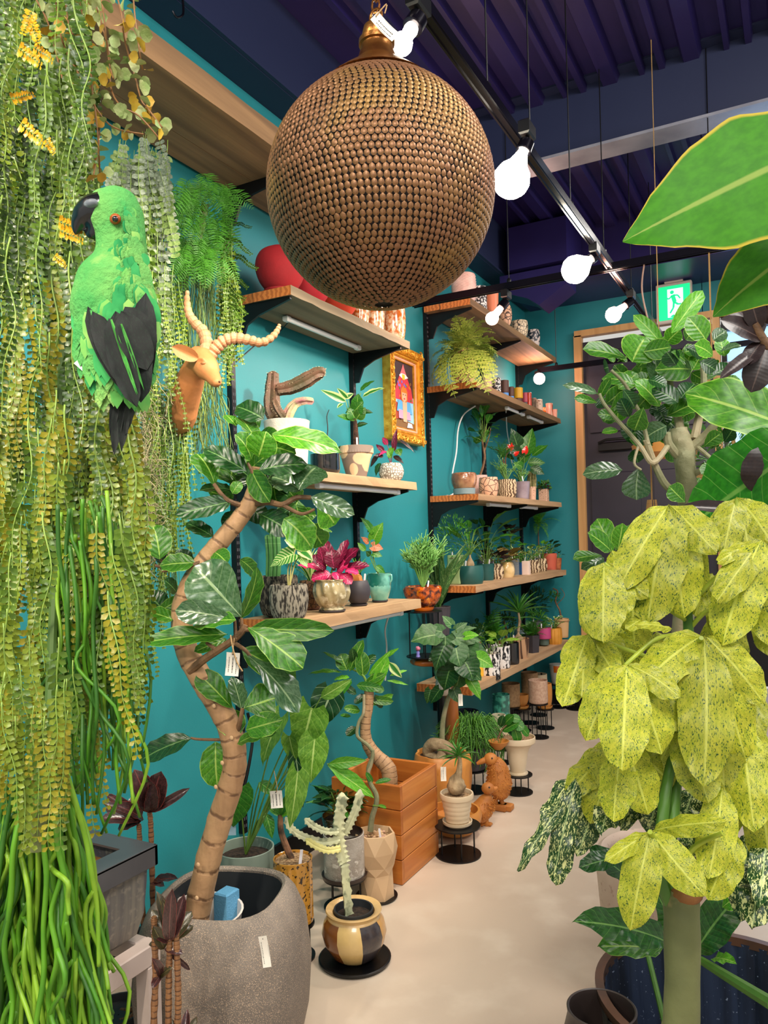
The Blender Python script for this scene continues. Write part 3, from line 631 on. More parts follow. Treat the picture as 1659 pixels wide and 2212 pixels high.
# ================================================================ pots on the shelves
def potm(name,c,**k): return mat(name,c,**k)
PM=dict(
 red=mat('red_clay','#a8141c',.8,c2='#8c1018',sc=9,lo=.35,hi=.65,bump=.1,bsc=150), red2=mat('crimson_clay','#b81c28',.8,c2='#9a1420',sc=9,bump=.1,bsc=150), orred=mat('orange_red_clay','#c83a12',.8,c2='#a82c0e',sc=9,bump=.1,bsc=150),
 jar=mat('amber_speckled_glass','#e8c49a',.12,c2='#c8641c',sc=55,lo=.42,hi=.56,coat=.8,c3='#f4dcc0',sc3=12,lo3=.5,hi3=.7),
 pinkw=mat('pinkish_white_ceramic','#e0b8ac',.6,c2='#cfa498',sc=20), bw=mat('black_white_speckle','#14141a',.5,c2='#e4dcd8',sc=85,lo=.5,hi=.54), orange=mat('peach_clay','#e08058',.5), brown=mat('brown_clay','#5c382c',.5),
 crack=mat('cracked_pink_white','#3a2018',.6,c2='#d8a888',tex='crack',sc=26,lo=.02,hi=.07), crackw=mat('fine_crackle','#231c18',.5,c2='#dcc4a4',tex='crack',sc=50,lo=.03,hi=.09), bwb=mat('blue_black_blotch','#1f2430',.4,c2='#c9b8b0',sc=40,lo=.45,hi=.52),
 blue=mat('sky_blue_ceramic','#5f9ade',.5), yellow=mat('yellow_ceramic','#e0a81c',.45), pinkd=mat('dusty_rose_ceramic','#b84a5c',.5), greyc=mat('grey_ceramic','#5c5c60',.6), vermil=mat('vermilion_glaze','#d8482c',.25,c2='#b83818',sc=30,coat=.5),
 beads=mat('beaded_grey_clay','#8f7864',.6,c2='#70604e',sc=40), wspk=mat('white_speckled_ceramic','#dcc0a8',.4,c2='#a8806c',sc=70,lo=.55,hi=.62), orgl=mat('orange_streaked_glaze','#c8583c',.2,c2='#e8c0a8',tex='wave',sc=12,st=(3,3,.3),coat=.7),
 white=mat('white_stoneware','#cfc8bc',.6,c2='#bdb4a6',sc=12,bump=.25,bsc=90), black=mat('black_glaze','#0f1116',.15,c2='#2c2826',sc=40,lo=.55,hi=.7,coat=.8), beige=mat('beige_matte','#cfae88',.6,c2='#c4a27c',sc=3), twot=mat('beige_taupe_patches','#cfae88',.6,c2='#7d6a5e',tex='vor',sc=11,lo=.50,hi=.52), taupe=mat('taupe_matte','#7d6a5c',.6),
 wtex=mat('white_carved_ball','#7d7060',.7,c2='#e4dcd0',tex='crack',sc=70,lo=.05,hi=.2,bump=.4), barkd=mat('dark_bark_pot','#221d1a',.85,c2='#8a7f6c',sc=1,st=(130,130,38),lo=.46,hi=.58,det=2,bump=.9,bsc=60), barkl=mat('silver_bark_pot','#332c25',.8,c2='#c4baa6',sc=1,st=(130,130,34),lo=.42,hi=.54,det=2,bump=.9,bsc=60),
 mosaic=mat('brown_mosaic_pot','#2c1c12',.6,c2='#7a5638',tex='crack',sc=60,lo=.03,hi=.12), glaze=mat('ochre_grey_glaze','#a89a74',.2,c2='#7a6a48',sc=14,lo=.35,hi=.65,coat=.9,c3='#d8ceb0',sc3=26,lo3=.52,hi3=.66), char=mat('charcoal_matte','#38343a',.55),
 tealg=mat('teal_drip_glaze','#1f6a5c',.12,c2='#7ac0b0',sc=9,lo=.4,hi=.6,coat=.9), mint=mat('mint_glaze','#7fb8a4',.2,coat=.8,c2='#5c9a8a',sc=14),
 amber=mat('amber_crinkle_glaze','#4a1608',.12,c2='#c85808',sc=45,lo=.4,hi=.62,coat=1,c3='#e88a1c',sc3=30,lo3=.6,hi3=.7), ambs=mat('orange_glaze','#c8600c',.25,coat=.7),
 fishs=mat('bronze_scale_glaze','#7a4c30',.2,c2='#c09068',sc=12,lo=.4,hi=.65,coat=.9), greyb=mat('grey_blue_base','#788c90',.5), woven=mat('woven_brown_cream','#5a4028',.7,c2='#d8c09a',tex='wave',sc=22,st=(1,1,2.2),lo=.35,hi=.6,bump=.6),
 lav=mat('lavender_grey_glaze','#8a7880',.3,c2='#a09098',sc=10,coat=.5), bspk=mat('beige_speckle','#d8ac90',.5,c2='#7a4c38',sc=110,lo=.6,hi=.66), silv=mat('dark_silver','#6c6460',.3,m=.4,c2='#a8a098',sc=20),
 greenbox=mat('sage_ribbed_glass','#8aa86c',.35,c2='#a8c088',sc=10), dteal=mat('deep_teal_ceramic','#1c5450',.45,c2='#174a46',sc=5), cream=mat('cream_glaze','#d8b470',.25,c2='#e8cc98',sc=16,coat=.6), greyr=mat('grey_ringed_clay','#6c7478',.6), navyb=mat('navy_ceramic','#1f4a7a',.4), pale=mat('pale_pink_ceramic','#e8cfc0',.5), coral=mat('coral_clay','#c85c44',.6), rust=mat('rust_clay','#b8683c',.6,c2='#8a4420',sc=30),
 bwst=mat('black_white_stroke','#e4e0dc',.45,c2='#18181c',sc=70,lo=.5,hi=.54,st=(1,1,.45)), yel2=mat('egg_yellow_box','#f0b828',.5), terra=mat('terracotta','#c8683c',.7,c2='#b85a30',sc=12), stump=mat('pale_stump','#b8906c',.7,c2='#4a3020',tex='wave',sc=7,st=(2,2,.35),lo=.62,hi=.9,bump=.4), green2=mat('grey_green_matte','#4f6258',.6), pink2=mat('raspberry_matte','#b84478',.5), honey=mat('honey_ribbed','#d89838',.45,c2='#c08028',sc=8), sand=mat('sand_clay','#d0a878',.65),
 crink=mat('crinkled_silver','#a89c90',.3,c2='#e0d8d0',sc=30,m=.3,bump=.8,bsc=40))
ITEM={}
def pot(key,px,x,z,wpx,hpx,prof,m,label,cat='plant pot',rf=None,sa=None,empty=True,name='plant_pot',soilm=soil,n=36,two=None,y=None,sd=.1,pos=None,T=None,dn=1.2,three=None,group=None):
    p=V(pos) if pos is not None else shelfpos(px,x,z); 
    if y is not None: p.y=y
    d=dep(p); R=wpx/2*d/F; H=hpx*d/F; o=thing(name,label,cat,(p.x,p.y,p.z+.001),0,group); zb=0
    if sa: saucer(o,R*sa[1] if len(sa)>1 else R*.95,H*.07,PM[sa[0]]); zb=H*.05
    M=Matrix.Translation((0,0,zb+.0005)); 
    if two:   # lower part of another colour
        h1=H*two[1]; b=MB(); b.lathe([(R*.8,0),(R*.86,.002),(R*.9,h1)],n,M,cap1=True); part(o,'base',b,PM[two[0]]); M=M@Matrix.Translation((0,0,h1+.0005)); H2=H-h1; zi,ri=vessel(o,R,H2,prof,PM[m],rf,soilm,n,sd,T=M,empty=empty,dn=dn); zi+=h1
    else: zi,ri=vessel(o,R,H-zb,prof,PM[m],rf,soilm,n,sd,T=M,empty=empty,dn=dn)
    ITEM[key]=(o,zi+zb,ri,R,H,d/F); return o,zi+zb,ri,R,H,d/F
# --- shelf A
z=SHELF['A']
pot('a1',607,.2,z,108,98,'egg','red','big scarlet egg shaped vase, nearest the camera on its shelf','vase',sa=('red',.7),name='vase',n=40)
pot('a2',668,.2,z,100,92,'egg','red2','crimson vase half hidden behind the globe lamp','vase',name='vase',sa=('red2',.7))
pot('a3',728,.2,z,95,80,'egg','orred','orange red vase below the globe lamp','vase',name='vase',sa=('orred',.7))
pot('a4',778,.2,z,42,80,'barrel','jar','leftmost amber speckled glass jar under the globe','jar',name='glass_jar')
pot('a5',811,.2,z,42,80,'barrel','jar','middle amber speckled glass jar on the shelf','jar',name='glass_jar')
pot('a6',851,.2,z,54,82,'barrel','jar','largest amber speckled glass jar at the shelf end','jar',name='glass_jar',sa=('jar',.75))
# --- shelf D
z=SHELF['D']
pot('d1',1003,0.220,z,53,66,'barrel','pinkw','pink white pot covered in bumps on the highest far shelf','plant pot',rf='dots',dn=6,n=56,sa=('pinkw',.9))
pot('d2',1037,0.270,z,30,49,'cyl','bw','black and white speckled pot beside the bumpy pink pot')
pot('d3',1063,0.270,z,31,59,'taper2','orange','plain peach clay pot above the small spot lamp',sa=('pinkw',.85))
pot('d4',1083,0.190,z,24,49,'cyl','brown','brown pot behind the peach one on the highest shelf')
pot('d5',1093,0.285,z,27,44,'ball','crack','round cracked pink pot on the highest far shelf')
pot('d6',1122,0.270,z,38,33,'barrel','crackw','squat pot with fine dark crackle on the highest shelf')
pot('d7',1153,0.270,z,28,35,'barrel','bwb','blotched dark blue pot last on the highest shelf')
# --- shelf E
z=SHELF['E']
o,zi,ri,R,H,s=pot('e1',1003,0.240,z,58,73,'ball','crack','pink pot under a big drooping fern on the far shelf','potted plant',empty=False,name='potted_fern')
ferny(o,(0,0,zi),40,.25,L_fern,-.9,1.4,seed=1,arch=2.2,double=True,pn=11,pl=.32,r0=.03)
for q,(a,l) in enumerate(((4.2,.34),(4.9,.38),(5.6,.32),(3.7,.3),(5.2,.42),(4.5,.44))): putfrond(o,frondmesh(L_fern,q%3,11,.3,1.6,.35,double=True),(math.cos(a)*ri,math.sin(a)*ri,zi),V((math.cos(a-o.rotation_euler.z+.5),math.sin(a-o.rotation_euler.z+.5),-1.3)),V((math.cos(a),math.sin(a),.3)),l)
pot('e0',1052,0.190,z,22,51,'cyl','pinkw','narrow pinkish pot half behind the fern')
pot('e2',1073,0.240,z,19,42,'cyl','bw','black and white speckled tumbler pot beside the fern',sa=('pinkw',.95))
pot('e3',1091,0.200,z,19,51,'cyl','brown','tall brown over sky blue stacked pot','plant pot',two=('blue',.48))
pot('e4',1105,0.220,z,13,40,'cyl','brown','slim brown over blue stacked pot','plant pot',two=('blue',.5))
pot('e5',1120,0.240,z,20,41,'cyl','yellow','yellow over brown stacked pot on the far shelf','plant pot',two=('brown',.45))
pot('e6',1135,0.240,z,14,37,'cyl','pinkd','rose over grey stacked pot on the far shelf','plant pot',two=('greyc',.45))
pot('e7',1144,0.270,z,10,37,'cyl','vermil','slim vermilion glazed pot on the far shelf')
pot('e8',1154,0.230,z,12,35,'cyl','beads','grey brown pot ringed with beads on the far shelf',rf='bands',dn=5)
pot('e9',1165,0.270,z,16,31,'barrel','wspk','white speckled round pot on the far shelf')
pot('e10',1177,0.230,z,12,25,'ball','jar','little amber speckled pot near the far shelf end')
pot('e11',1187,0.285,z,16,30,'taper','orgl','orange pot with pale streaks, second last on its shelf')
pot('e12',1199,0.230,z,14,30,'taper','orgl','orange streaked pot last on the far shelf')
# --- shelf B
z=SHELF['B']
o,zi,ri,R,H,s=pot('b1',622,.2,z,100,108,'taper2','white','tall white stoneware pot with a dark brown cactus','potted plant',empty=False,name='potted_cactus',sd=.04)
cm=mat('brown_cactus_skin','#4a4028',.6,c2='#6b4a38',sc=14,bump=.4)
def W(root,px,py,dd=0,base=None): 
    q=at(px,py,d=(base if base else dep(root.location))+dd); return q-V(root.location)
cactuscol(o,[W(o,600,915),W(o,588,880),W(o,588,840,.01),W(o,590,802,.01)],[.027,.03,.026,.019],cm,6,spine=.008,name='column')
cactuscol(o,[W(o,600,842,.0),W(o,630,836),W(o,660,822),W(o,688,806),W(o,702,808)],[.02,.024,.026,.022,.015],cm,6,spine=.008,name='arm')
cactuscol(o,[W(o,592,868,-.02),W(o,598,885,-.03),W(o,612,905,-.02)],[.014,.018,.02],cm,6,spine=.006,name='offset')
cactuscol(o,[W(o,585,905,-.02),W(o,597,890,-.03)],[.01,.012],cm,6,name='offset')
cactuscol(o,[W(o,618,915),W(o,626,890),W(o,640,872),W(o,660,866,-.01),W(o,678,868,-.01)],[.018,.02,.016,.013,.011],mat('pale_crest','#a8a878',.6,c2='#a86a70',sc=20,bump=.5),5,name='crest',dep=.25)
o,zi,ri,R,H,s=pot('b2',703,.2,z,64,46,'cylr','black','glossy black pot with a thin bare twig','potted plant',empty=False,name='potted_twig',sa=('black',.6))
stems(o,[[V((0,0,zi)),W(o,708,930),W(o,706,900),W(o,711,885)]],.003,mat('black_twig','#1a1712',.6)); bushy(o,(.02,0,zi),.05,.05,40,.02,L_dk,seed=4)
o,zi,ri,R,H,s=pot('b3',771,.2,z,74,70,[(.55,0),(.6,.02),(.78,.4),(.92,.72),(.92,.74),(1,.78),(1,1)],'twot','beige and taupe faceted pot with a cream leaved philodendron','potted plant',rf=lambda a,z,i:1+.012*math.cos(a*40)*(z>.1)-.05*(z<.1)*abs(math.sin(a*2.5)),empty=False,name='potted_philodendron',n=80,sa=('beige',.6))
b=MB(); b.lathe([(R*.83,H*.5),(R*.935,H*.76)],10,cap0=False,rf=lambda a,z,i:1.003); 
trunk(o,[(0,0,zi-.01),W(o,768,925),W(o,765,905)],[.016,.008],mat('root_clump','#5c3a28',.9,c2='#3a2418',sc=60,bump=1))
for (b_,t_,w_,m_) in (((752,915),(722,842),(0),0),)[:0]: pass
for (bx,by,tx,ty,w_,m_) in ((748,868,692,842,17,L_cream),(740,872,728,882,10,L_cream),(752,862,728,838,14,L_cream),(778,845,810,822,14,L_md),(783,858,832,838,15,L_cream),(772,878,774,850,28,L_md),(768,880,746,893,15,L_md),(778,890,806,892,14,L_dk),(764,890,784,868,34,L_md),(766,905,752,880,32,L_md),(770,905,790,880,28,L_fic),(756,905,728,898,16,L_md),(770,920,795,915,12,L_dk),(745,860,764,850,14,L_cream),(770,900,748,905,20,L_fic)):
    leafpx(o,(bx,by),(tx,ty),w_,dep(o.location),rnd.uniform(-.03,.02),'ovate',m_,rnd.uniform(-30,30),arch=.8)
stems(o,[[W(o,766,915),W(o,752,890),W(o,747,866)],[W(o,766,915),W(o,772,880),W(o,779,848)],[W(o,768,915),W(o,776,885),W(o,783,860)],[W(o,766,915),W(o,757,890),W(o,752,864)]],.0025)
sticklabel(o,V((.018,-.02,zi)),.05,.008)
o,zi,ri,R,H,s=pot('b4',846,.2,z,54,42,'ball','wtex','small white carved ball pot with a red green trailing plant','potted plant',empty=False,name='potted_trailer',sa=('white',.7))
for (bx,by,tx,ty,w_,m_) in ((852,975,858,925,14,L_red),(840,985,852,962,16,L_lt),(858,970,866,985,18,L_md),(830,975,812,960,12,L_red),(828,985,806,985,12,L_rub),(850,985,872,1002,12,L_rub),(838,960,826,945,14,L_pink),(822,1000,812,1028,16,L_dk),(862,950,896,978,8,L_rub),(845,990,836,972,12,L_lt),(818,980,800,1010,11,L_rub),(835,975,818,985,10,L_pink)):
    leafpx(o,(bx,by),(tx,ty),w_,dep(o.location),rnd.uniform(-.03,.02),'ovate',m_,rnd.uniform(-40,40),arch=.8)
stems(o,[[V((0,0,zi)),W(o,848,975),W(o,856,945)],[V((0,0,zi)),W(o,832,975),W(o,822,982)],[V((0,0,zi)),W(o,838,965),W(o,830,950)]],.002,mat('red_stem','#7a3038',.5))
# --- shelf C
z=SHELF['C']
o,zi,ri,R,H,s=pot('c1',603,.13,z,86,88,'barrel','barkd','large dark bark textured pot with two zebra cactus columns, behind','potted plant',rf='bark',dn=8,n=70,empty=False,name='potted_cactus',sa=('barkd',.6))
zc=mat('zebra_column','#3a6a34',.5,c2='#6f9a5c',tex='wave',sc=1,st=(.01,.01,90),lo=.4,hi=.7)
for (x0,y1) in ((590,1140),(598,1128),(580,1155)): cactuscol(o,[V((W(o,x0,1245).x,W(o,x0,1245).y,zi-.005)),W(o,x0+2,1200),W(o,x0-2,y1)],[.011,.012,.011],zc,5,name='column',dep=.25,k=10)
o,zi,ri,R,H,s=pot('c2',625,.25,z,84,76,'barrel','barkl','silver grey bark textured pot with a veined caladium, in front','potted plant',rf='bark',dn=8,n=70,empty=False,name='potted_caladium',sa=('barkl',.6))
for (bx,by,tx,ty,w_,m_,sh) in ((636,1196,584,1224,46,L_var,'heart'),(640,1180,614,1166,22,L_cream,'ovate'),(640,1180,662,1176,18,L_cream,'ovate'),(652,1192,676,1212,26,L_cream,'heart'),(648,1200,664,1226,24,L_var,'heart'),(640,1185,655,1158,16,L_lt,'ovate')):
    leafpx(o,(bx,by),(tx,ty),w_,dep(o.location),rnd.uniform(-.03,.01),sh,m_,rnd.uniform(-15,15),arch=.5)
stems(o,[[V((0,0,zi)),W(o,622,1230),W(o,632,1198)],[V((0.005,0,zi)),W(o,635,1225),W(o,645,1200),W(o,652,1190)],[V((0.005,0,zi)),W(o,630,1215),W(o,640,1182)]],.0032,mat('pale_petiole','#a8a060',.5))
o,zi,ri,R,H,s=pot('c3',672,.08,z,50,62,'barrel','mosaic','brown mosaic textured pot tucked behind the swirled pot','potted plant',empty=False,name='potted_plant',sa=('brown',.8)); rosette(o,(0,0,zi),12,.2,.02,L_cream,.5,1.35,seed=5)
leafy(o,(0,0,zi),9,.16,.07,.03,'ovate',L_md,seed=2)
o,zi,ri,R,H,s=pot('c4',718,.24,z,78,70,'foot','glaze','ochre grey swirled glazed pot with magenta leaves','potted plant',rf='swirl',dn=5,n=88,empty=False,name='potted_calathea',sa=('char',.75))
for (bx,by,tx,ty,w_,m_) in ((718,1225,700,1165,24,L_red),(728,1225,752,1165,20,L_red),(722,1228,716,1185,30,L_red),(735,1225,776,1185,26,L_red),(700,1228,676,1198,20,L_red),(742,1228,798,1222,20,L_red),(708,1235,642,1222,18,L_pink),(715,1240,672,1252,26,L_pink),(735,1240,760,1262,24,L_pink),(728,1235,755,1215,30,L_pink),(705,1228,682,1210,18,L_red),(718,1232,740,1200,28,L_red),(745,1232,775,1240,18,L_pink),(712,1240,700,1262,22,L_pink),(700,1225,690,1180,18,L_red),(722,1235,735,1255,26,L_pink)):
    leafpx(o,(bx,by),(tx,ty),w_*1.15,dep(o.location)-rnd.uniform(0,.03),rnd.uniform(-.04,.02),'ell',m_,rnd.uniform(-35,35),arch=.7,wave=.06)
stems(o,[[V((0,0,zi)),W(o,716,1238),W(o,720,1222)]],.006); sticklabel(o,W(o,738,1250),.04,.012)
o,zi,ri,R,H,s=pot('c5',775,.2,z,52,54,'ball','char','matte charcoal ball pot with a banded orange stem','potted plant',empty=False,name='potted_succulent',sa=('char',.75))
cactuscol(o,[V((0,0,zi-.01)),W(o,770,1245),W(o,772,1238)],[.024,.022,.02],mat('orange_band_stem','#c87838',.6,c2='#8a4a1c',tex='wave',sc=1,st=(.01,.01,120)),4); rosette(o,(0,0,zi+.03),16,.1,.006,L_lt,.6,1.4,seed=2); sticklabel(o,W(o,787,1258),.04,.009)
o,zi,ri,R,H,s=pot('c6',821,.2,z,50,60,'bell','mint','mint pot with dark teal dripping glaze and two loops','potted plant',empty=False,name='potted_alocasia',sa=('char',.7))
b=MB(); b.lathe([(R*.955,H*.62),(R*.985,H*.66),(R*.93,H*.88),(R*.96,H*1.02),(R*.98,H*1.04)],60,cap0=False,rf=lambda a,zz,i:1.012,); 
for v_ in range(60): 
    x_,y_,z_=b.v[v_]; b.v[v_]=(x_,y_,z_-H*.22*abs(noise.noise(V((x_*90,y_*90,3)))))
part(o,'drip_glaze',b,PM['tealg'],label='dark teal dripping glaze')
for sg in (-1,1):
    b=MB(); x_=sg*R*.98; b.tube(catmull([(x_,0,H*.95),(x_*1.18,0,H*.98),(x_*1.22,0,H*.8),(x_*1.02,0,H*.68)],4),.004,8); part(o,'handle',b,PM['tealg'])
for (bx,by,tx,ty,w_,m_,sh) in ((800,1145,778,1118,22,L_md,'heart'),(808,1165,828,1128,30,L_lt,'heart'),(800,1150,812,1136,18,L_md,'heart'),(804,1180,828,1186,22,L_coral,'heart'),(796,1175,780,1160,16,L_coral,'ovate'),(806,1195,826,1202,18,L_md,'heart'),(800,1200,790,1190,14,L_dk,'ovate'),(812,1222,832,1238,16,L_md,'ovate'),(790,1190,772,1172,14,L_lt,'ovate')):
    leafpx(o,(bx,by),(tx,ty),w_,dep(o.location),rnd.uniform(-.03,.01),sh,m_,rnd.uniform(-25,25),arch=.6)
stems(o,[[V((0,0,zi)),W(o,803,1210),W(o,800,1150)],[V((0,0,zi)),W(o,806,1200),W(o,808,1165)],[V((0,0,zi)),W(o,808,1220),W(o,804,1180)],[V((0,0,zi)),W(o,800,1205),W(o,798,1175)]],.0022)
# --- shelf F
z=SHELF['F']
pot('f1',1003,.22,z,54,46,'barrel','fishs','bronze glazed bowl covered in raised fish scales','bowl',rf='scale',dn=5,n=54,name='bowl',two=('greyb',.28))
o,zi,ri,R,H,s=pot('f2',1036,.1,z,36,50,'cyl','pinkw','pinkish pot behind the bowl with a small standing fig tree','potted plant',empty=False,name='potted_fig')
trunk(o,[(0,0,zi-.01),W(o,1047,990),W(o,1042,950),W(o,1050,925)],[.009,.006],stemb,n=6); trunk(o,[W(o,1046,975),W(o,1056,945),W(o,1060,925)],[.006,.003],stemb,n=6,name='branch')
leafy(o,W(o,1045,955),26,.2,.09,.055,'obov',L_md,spread=.25,up=.9,seed=7,low=.0)
pot('f3',1056,.22,z,42,42,'barrel','crack','round pot with cracked pink glaze on the anthurium shelf',name='plant_pot')
o,zi,ri,R,H,s=pot('f4',1095,.2,z,42,42,'barrel','woven','woven looking swirled pot with a feathery cycad','potted plant',rf='swirl2',dn=6,n=64,empty=False,name='potted_cycad')
stems(o,[[V((0,0,zi)),W(o,1085,985),W(o,1070,970)],[V((0,0,zi)),W(o,1092,990),W(o,1100,975)]],.006,mat('hairy_stem','#5a3a28',.9)); ferny(o,W(o,1085,990),10,.2,L_md,.1,1.2,seed=3,pn=18,pl=.2,pw=.2); pencils(o,(0,0,zi),24,.16,L_pencil,seed=2,spread=.7)
o,zi,ri,R,H,s=pot('f5',1128,.22,z,36,40,'taper2','lav','lavender grey pot with red anthurium flowers','potted plant',empty=False,name='potted_anthurium',sa=('lav',.8))
for (bx,by,tx,ty,w_) in ((1120,975,1104,925,34),(1135,985,1150,925,34),(1150,985,1184,962,26),(1125,985,1092,960,26),(1140,1000,1178,1000,22),(1120,1000,1150,968,26),(1130,1010,1108,1000,20),(1145,1010,1176,1025,22),(1110,990,1088,985,18),(1132,975,1124,940,26)):
    leafpx(o,(bx,by),(tx,ty),w_,dep(o.location)+rnd.uniform(-.03,.06),rnd.uniform(-.04,.02),'ovate',rnd.choice([L_dk,L_md]),rnd.uniform(-25,25))
flw=mat('red_spathe','#d8281c',.25,coat=.6)
for (bx,by,tx,ty,w_) in ((1100,972,1106,955,14),(1133,978,1138,962,14),(1112,982,1122,975,10),(1108,966,1095,960,8)): leafpx(o,(bx,by),(tx,ty),w_,dep(o.location)-.04,0,'heart',flw,0,name='flower')
stems(o,[[V((0,0,zi)),W(o,1105,1000),W(o,1100,973)],[V((0,0,zi)),W(o,1132,1005),W(o,1133,978)],[V((0,0,zi)),W(o,1125,1000),W(o,1120,976)],[V((0,0,zi)),W(o,1140,1000),W(o,1148,986)]],.0025)
sticklabel(o,(.02,-.02,zi),.05); pencils(o,(0,0,zi),20,.12,L_pencil,seed=9,spread=.8)
o,zi,ri,R,H,s=pot('f6',1150,.25,z,18,30,'taper2','bspk','tiny beige speckled pot with an upright cactus','potted plant',empty=False,name='potted_cactus')
cactuscol(o,[V((0,0,zi-.005)),V((0,0,zi+.07)),V((.004,0,zi+.13))],[.026,.03,.02],mat('woolly_cactus','#a89a68',.8,c2='#7a7a48',sc=60,bump=.8),10,name='column')
o,zi,ri,R,H,s=pot('f7',1175,.23,z,20,28,'cyl','bspk','square speckled pot with curly dark leaves','potted plant',rf='sq',empty=False,name='potted_plant',sa=('bspk',1.2)); bushy(o,(0,0,zi),.05,.07,90,.03,L_md,seed=8); 
o,zi,ri,R,H,s=pot('f8',1189,.14,z,26,30,'ball','silv','dark silver ball pot at the far end of the anthurium shelf','potted plant',empty=False,name='potted_plant'); bushy(o,(0,0,zi),.04,.06,60,.035,L_red,seed=8)
# --- shelf G
z=SHELF['G']
def small(key,px,x,wpx,hpx,prof,m,label,plant,rf=None,sa=None,name='potted_plant',soilm=grav,stick=1,sh='G',**k):
    o,zi,ri,R,H,s=pot(key,px,x,SHELF[sh],wpx,hpx,prof,m,label,'potted plant',rf=rf,sa=sa,empty=False,name=name,soilm=soilm,**k)
    n0=len(o.children); c=V((0,0,zi)); plant(o,c); S_=Matrix.Translation(c)@Matrix.Scale(1.28,4)@Matrix.Translation(-c)
    for ch in list(o.children)[n0:]:
        if (V(o.location)+(S_@ch.matrix_basis).translation).x>.03 and o.location.x>.12: ch.matrix_basis=S_@ch.matrix_basis
    for i in range(stick): sticklabel(o,V((ri*.6*math.cos(i*2+4),ri*.6*math.sin(i*2+4),zi)),.04,.008)
    return o
def cpl(m=L_md,n=9,H=.1,R=.02,L=.08,Wd=.02,sh='lance'):
    def f(o,c):
        e=caudex(o,c,R); e2=e+V((.004,.0,H)); trunk(o,[e-V((0,0,.01)),(e+e2)/2+V((.006,0,0)),e2],[R*.22,R*.16],caudm,n=6); rosette(o,e2,n,L,Wd,m,-.1,1.2,shape=sh,seed=n)
    return f
small('g1',986,.17,32,62,'cyl','greenbox','square sage glass planter with fine bamboo like foliage',lambda o,c:bushy(o,c,.11,.26,520,.024,L_md,'lance',seed=3,wr=.3),rf='sq')
small('g2',1017,.25,45,38,'barrel','dteal','wide deep teal pot with a swollen stemmed seedling tree',lambda o,c:(caudex(o,c,.024,h=.06),leafy(o,c+V((0,0,.06)),14,.13,.09,.03,'lance',L_md,seed=5)),sa=('dteal',.8),dn=2)
small('g3',1051,.21,28,34,'taper2','dteal','smaller deep teal tapered pot with round glossy leaves',lambda o,c:leafy(o,c,18,.12,.045,.03,'round',L_dk,seed=4),sa=('dteal',.95),stick=2)
small('g4',1072,.23,26,32,'ball','woven','woven ball pot with dark bronze leaves, left of the cream pot',lambda o,c:leafy(o,c,14,.07,.07,.055,'heart',L_rub,seed=6),rf='swirl2',sa=('woven',.6))
small('g5',1095,.24,27,32,'ball','cream','cream yellow ball pot with bronzed round leaves',lambda o,c:leafy(o,c,12,.05,.07,.06,'round',leafmat('bronze_round_leaf','#8a7a3c','#6a4a24','#c8b060',6,.06,1,.5),seed=1),sa=('cream',.7))
small('g6',1112,.18,19,32,'cyl','greyr','grey ringed cylinder pot with striped grassy leaves',lambda o,c:rosette(o,c,14,.11,.016,L_cream,.1,1.3,seed=3),rf='bands',dn=6)
small('g7',1124,.22,11,26,'cyl','navyb','small navy and white square pot on the waist shelf',lambda o,c:grassy(o,c,24,.09,.008,L_grass,seed=4),rf='sq',n=32)
small('g8',1137,.26,13,28,'cyl','pale','small pale pink square pot with a dark label',lambda o,c:leafy(o,c,8,.1,.05,.03,'ovate',L_md,seed=4),rf='sq',n=32)
small('g9',1152,.22,22,26,'ball','woven','woven ball pot with cream edged leaves, centre of the far half',lambda o,c:leafy(o,c,16,.08,.06,.035,'ovate',L_cream,seed=9),rf='swirl2',stick=2)
small('g10',1171,.22,18,26,'ball','woven','woven ball pot beside the coral ribbed pot',lambda o,c:leafy(o,c,14,.1,.05,.03,'ovate',L_lt,seed=8),rf='swirl2')
small('g11',1188,.2,24,33,'taper2','coral','coral ribbed pot with dark glossy leaves',lambda o,c:leafy(o,c,18,.08,.05,.035,'ovate',L_dk,seed=2),rf='rib',sa=('coral',.9))
small('g12',1205,.24,14,22,'taper','rust','little rust brown pot last on the waist shelf',lambda o,c:leafy(o,c,6,.05,.03,.02,'ovate',L_dk,seed=2))
small('g13',1105,.08,24,34,'cyl','greyc','grey pot against the wall with a purple flowered begonia',lambda o,c:(stems(o,[[c,c+V((0,0,.12)),c+V((.0,0,.2))]],.006),leafy(o,c+V((0,0,.16)),12,.08,.07,.055,'heart',L_rub,seed=3),leafy(o,c,12,.14,.07,.05,'heart',L_md,seed=5)))
small('g14',1165,.08,26,34,'cyl','greyc','grey pot at the wall with a tall bright green fern',lambda o,c:(stems(o,[[c,c+V((0,0,.15)),c+V((0,0,.25))]],.006,stemb),ferny(o,c+V((0,0,.25)),14,.2,L_lt,-.4,1.2,seed=3,pn=20,pl=.2,pw=.22)))
small('g15',1050,.06,30,40,'cyl','greyc','grey pot in the back corner with palm like dark leaves',lambda o,c:leafy(o,c,18,.26,.16,.05,'lance',L_md,seed=3,spread=.5))
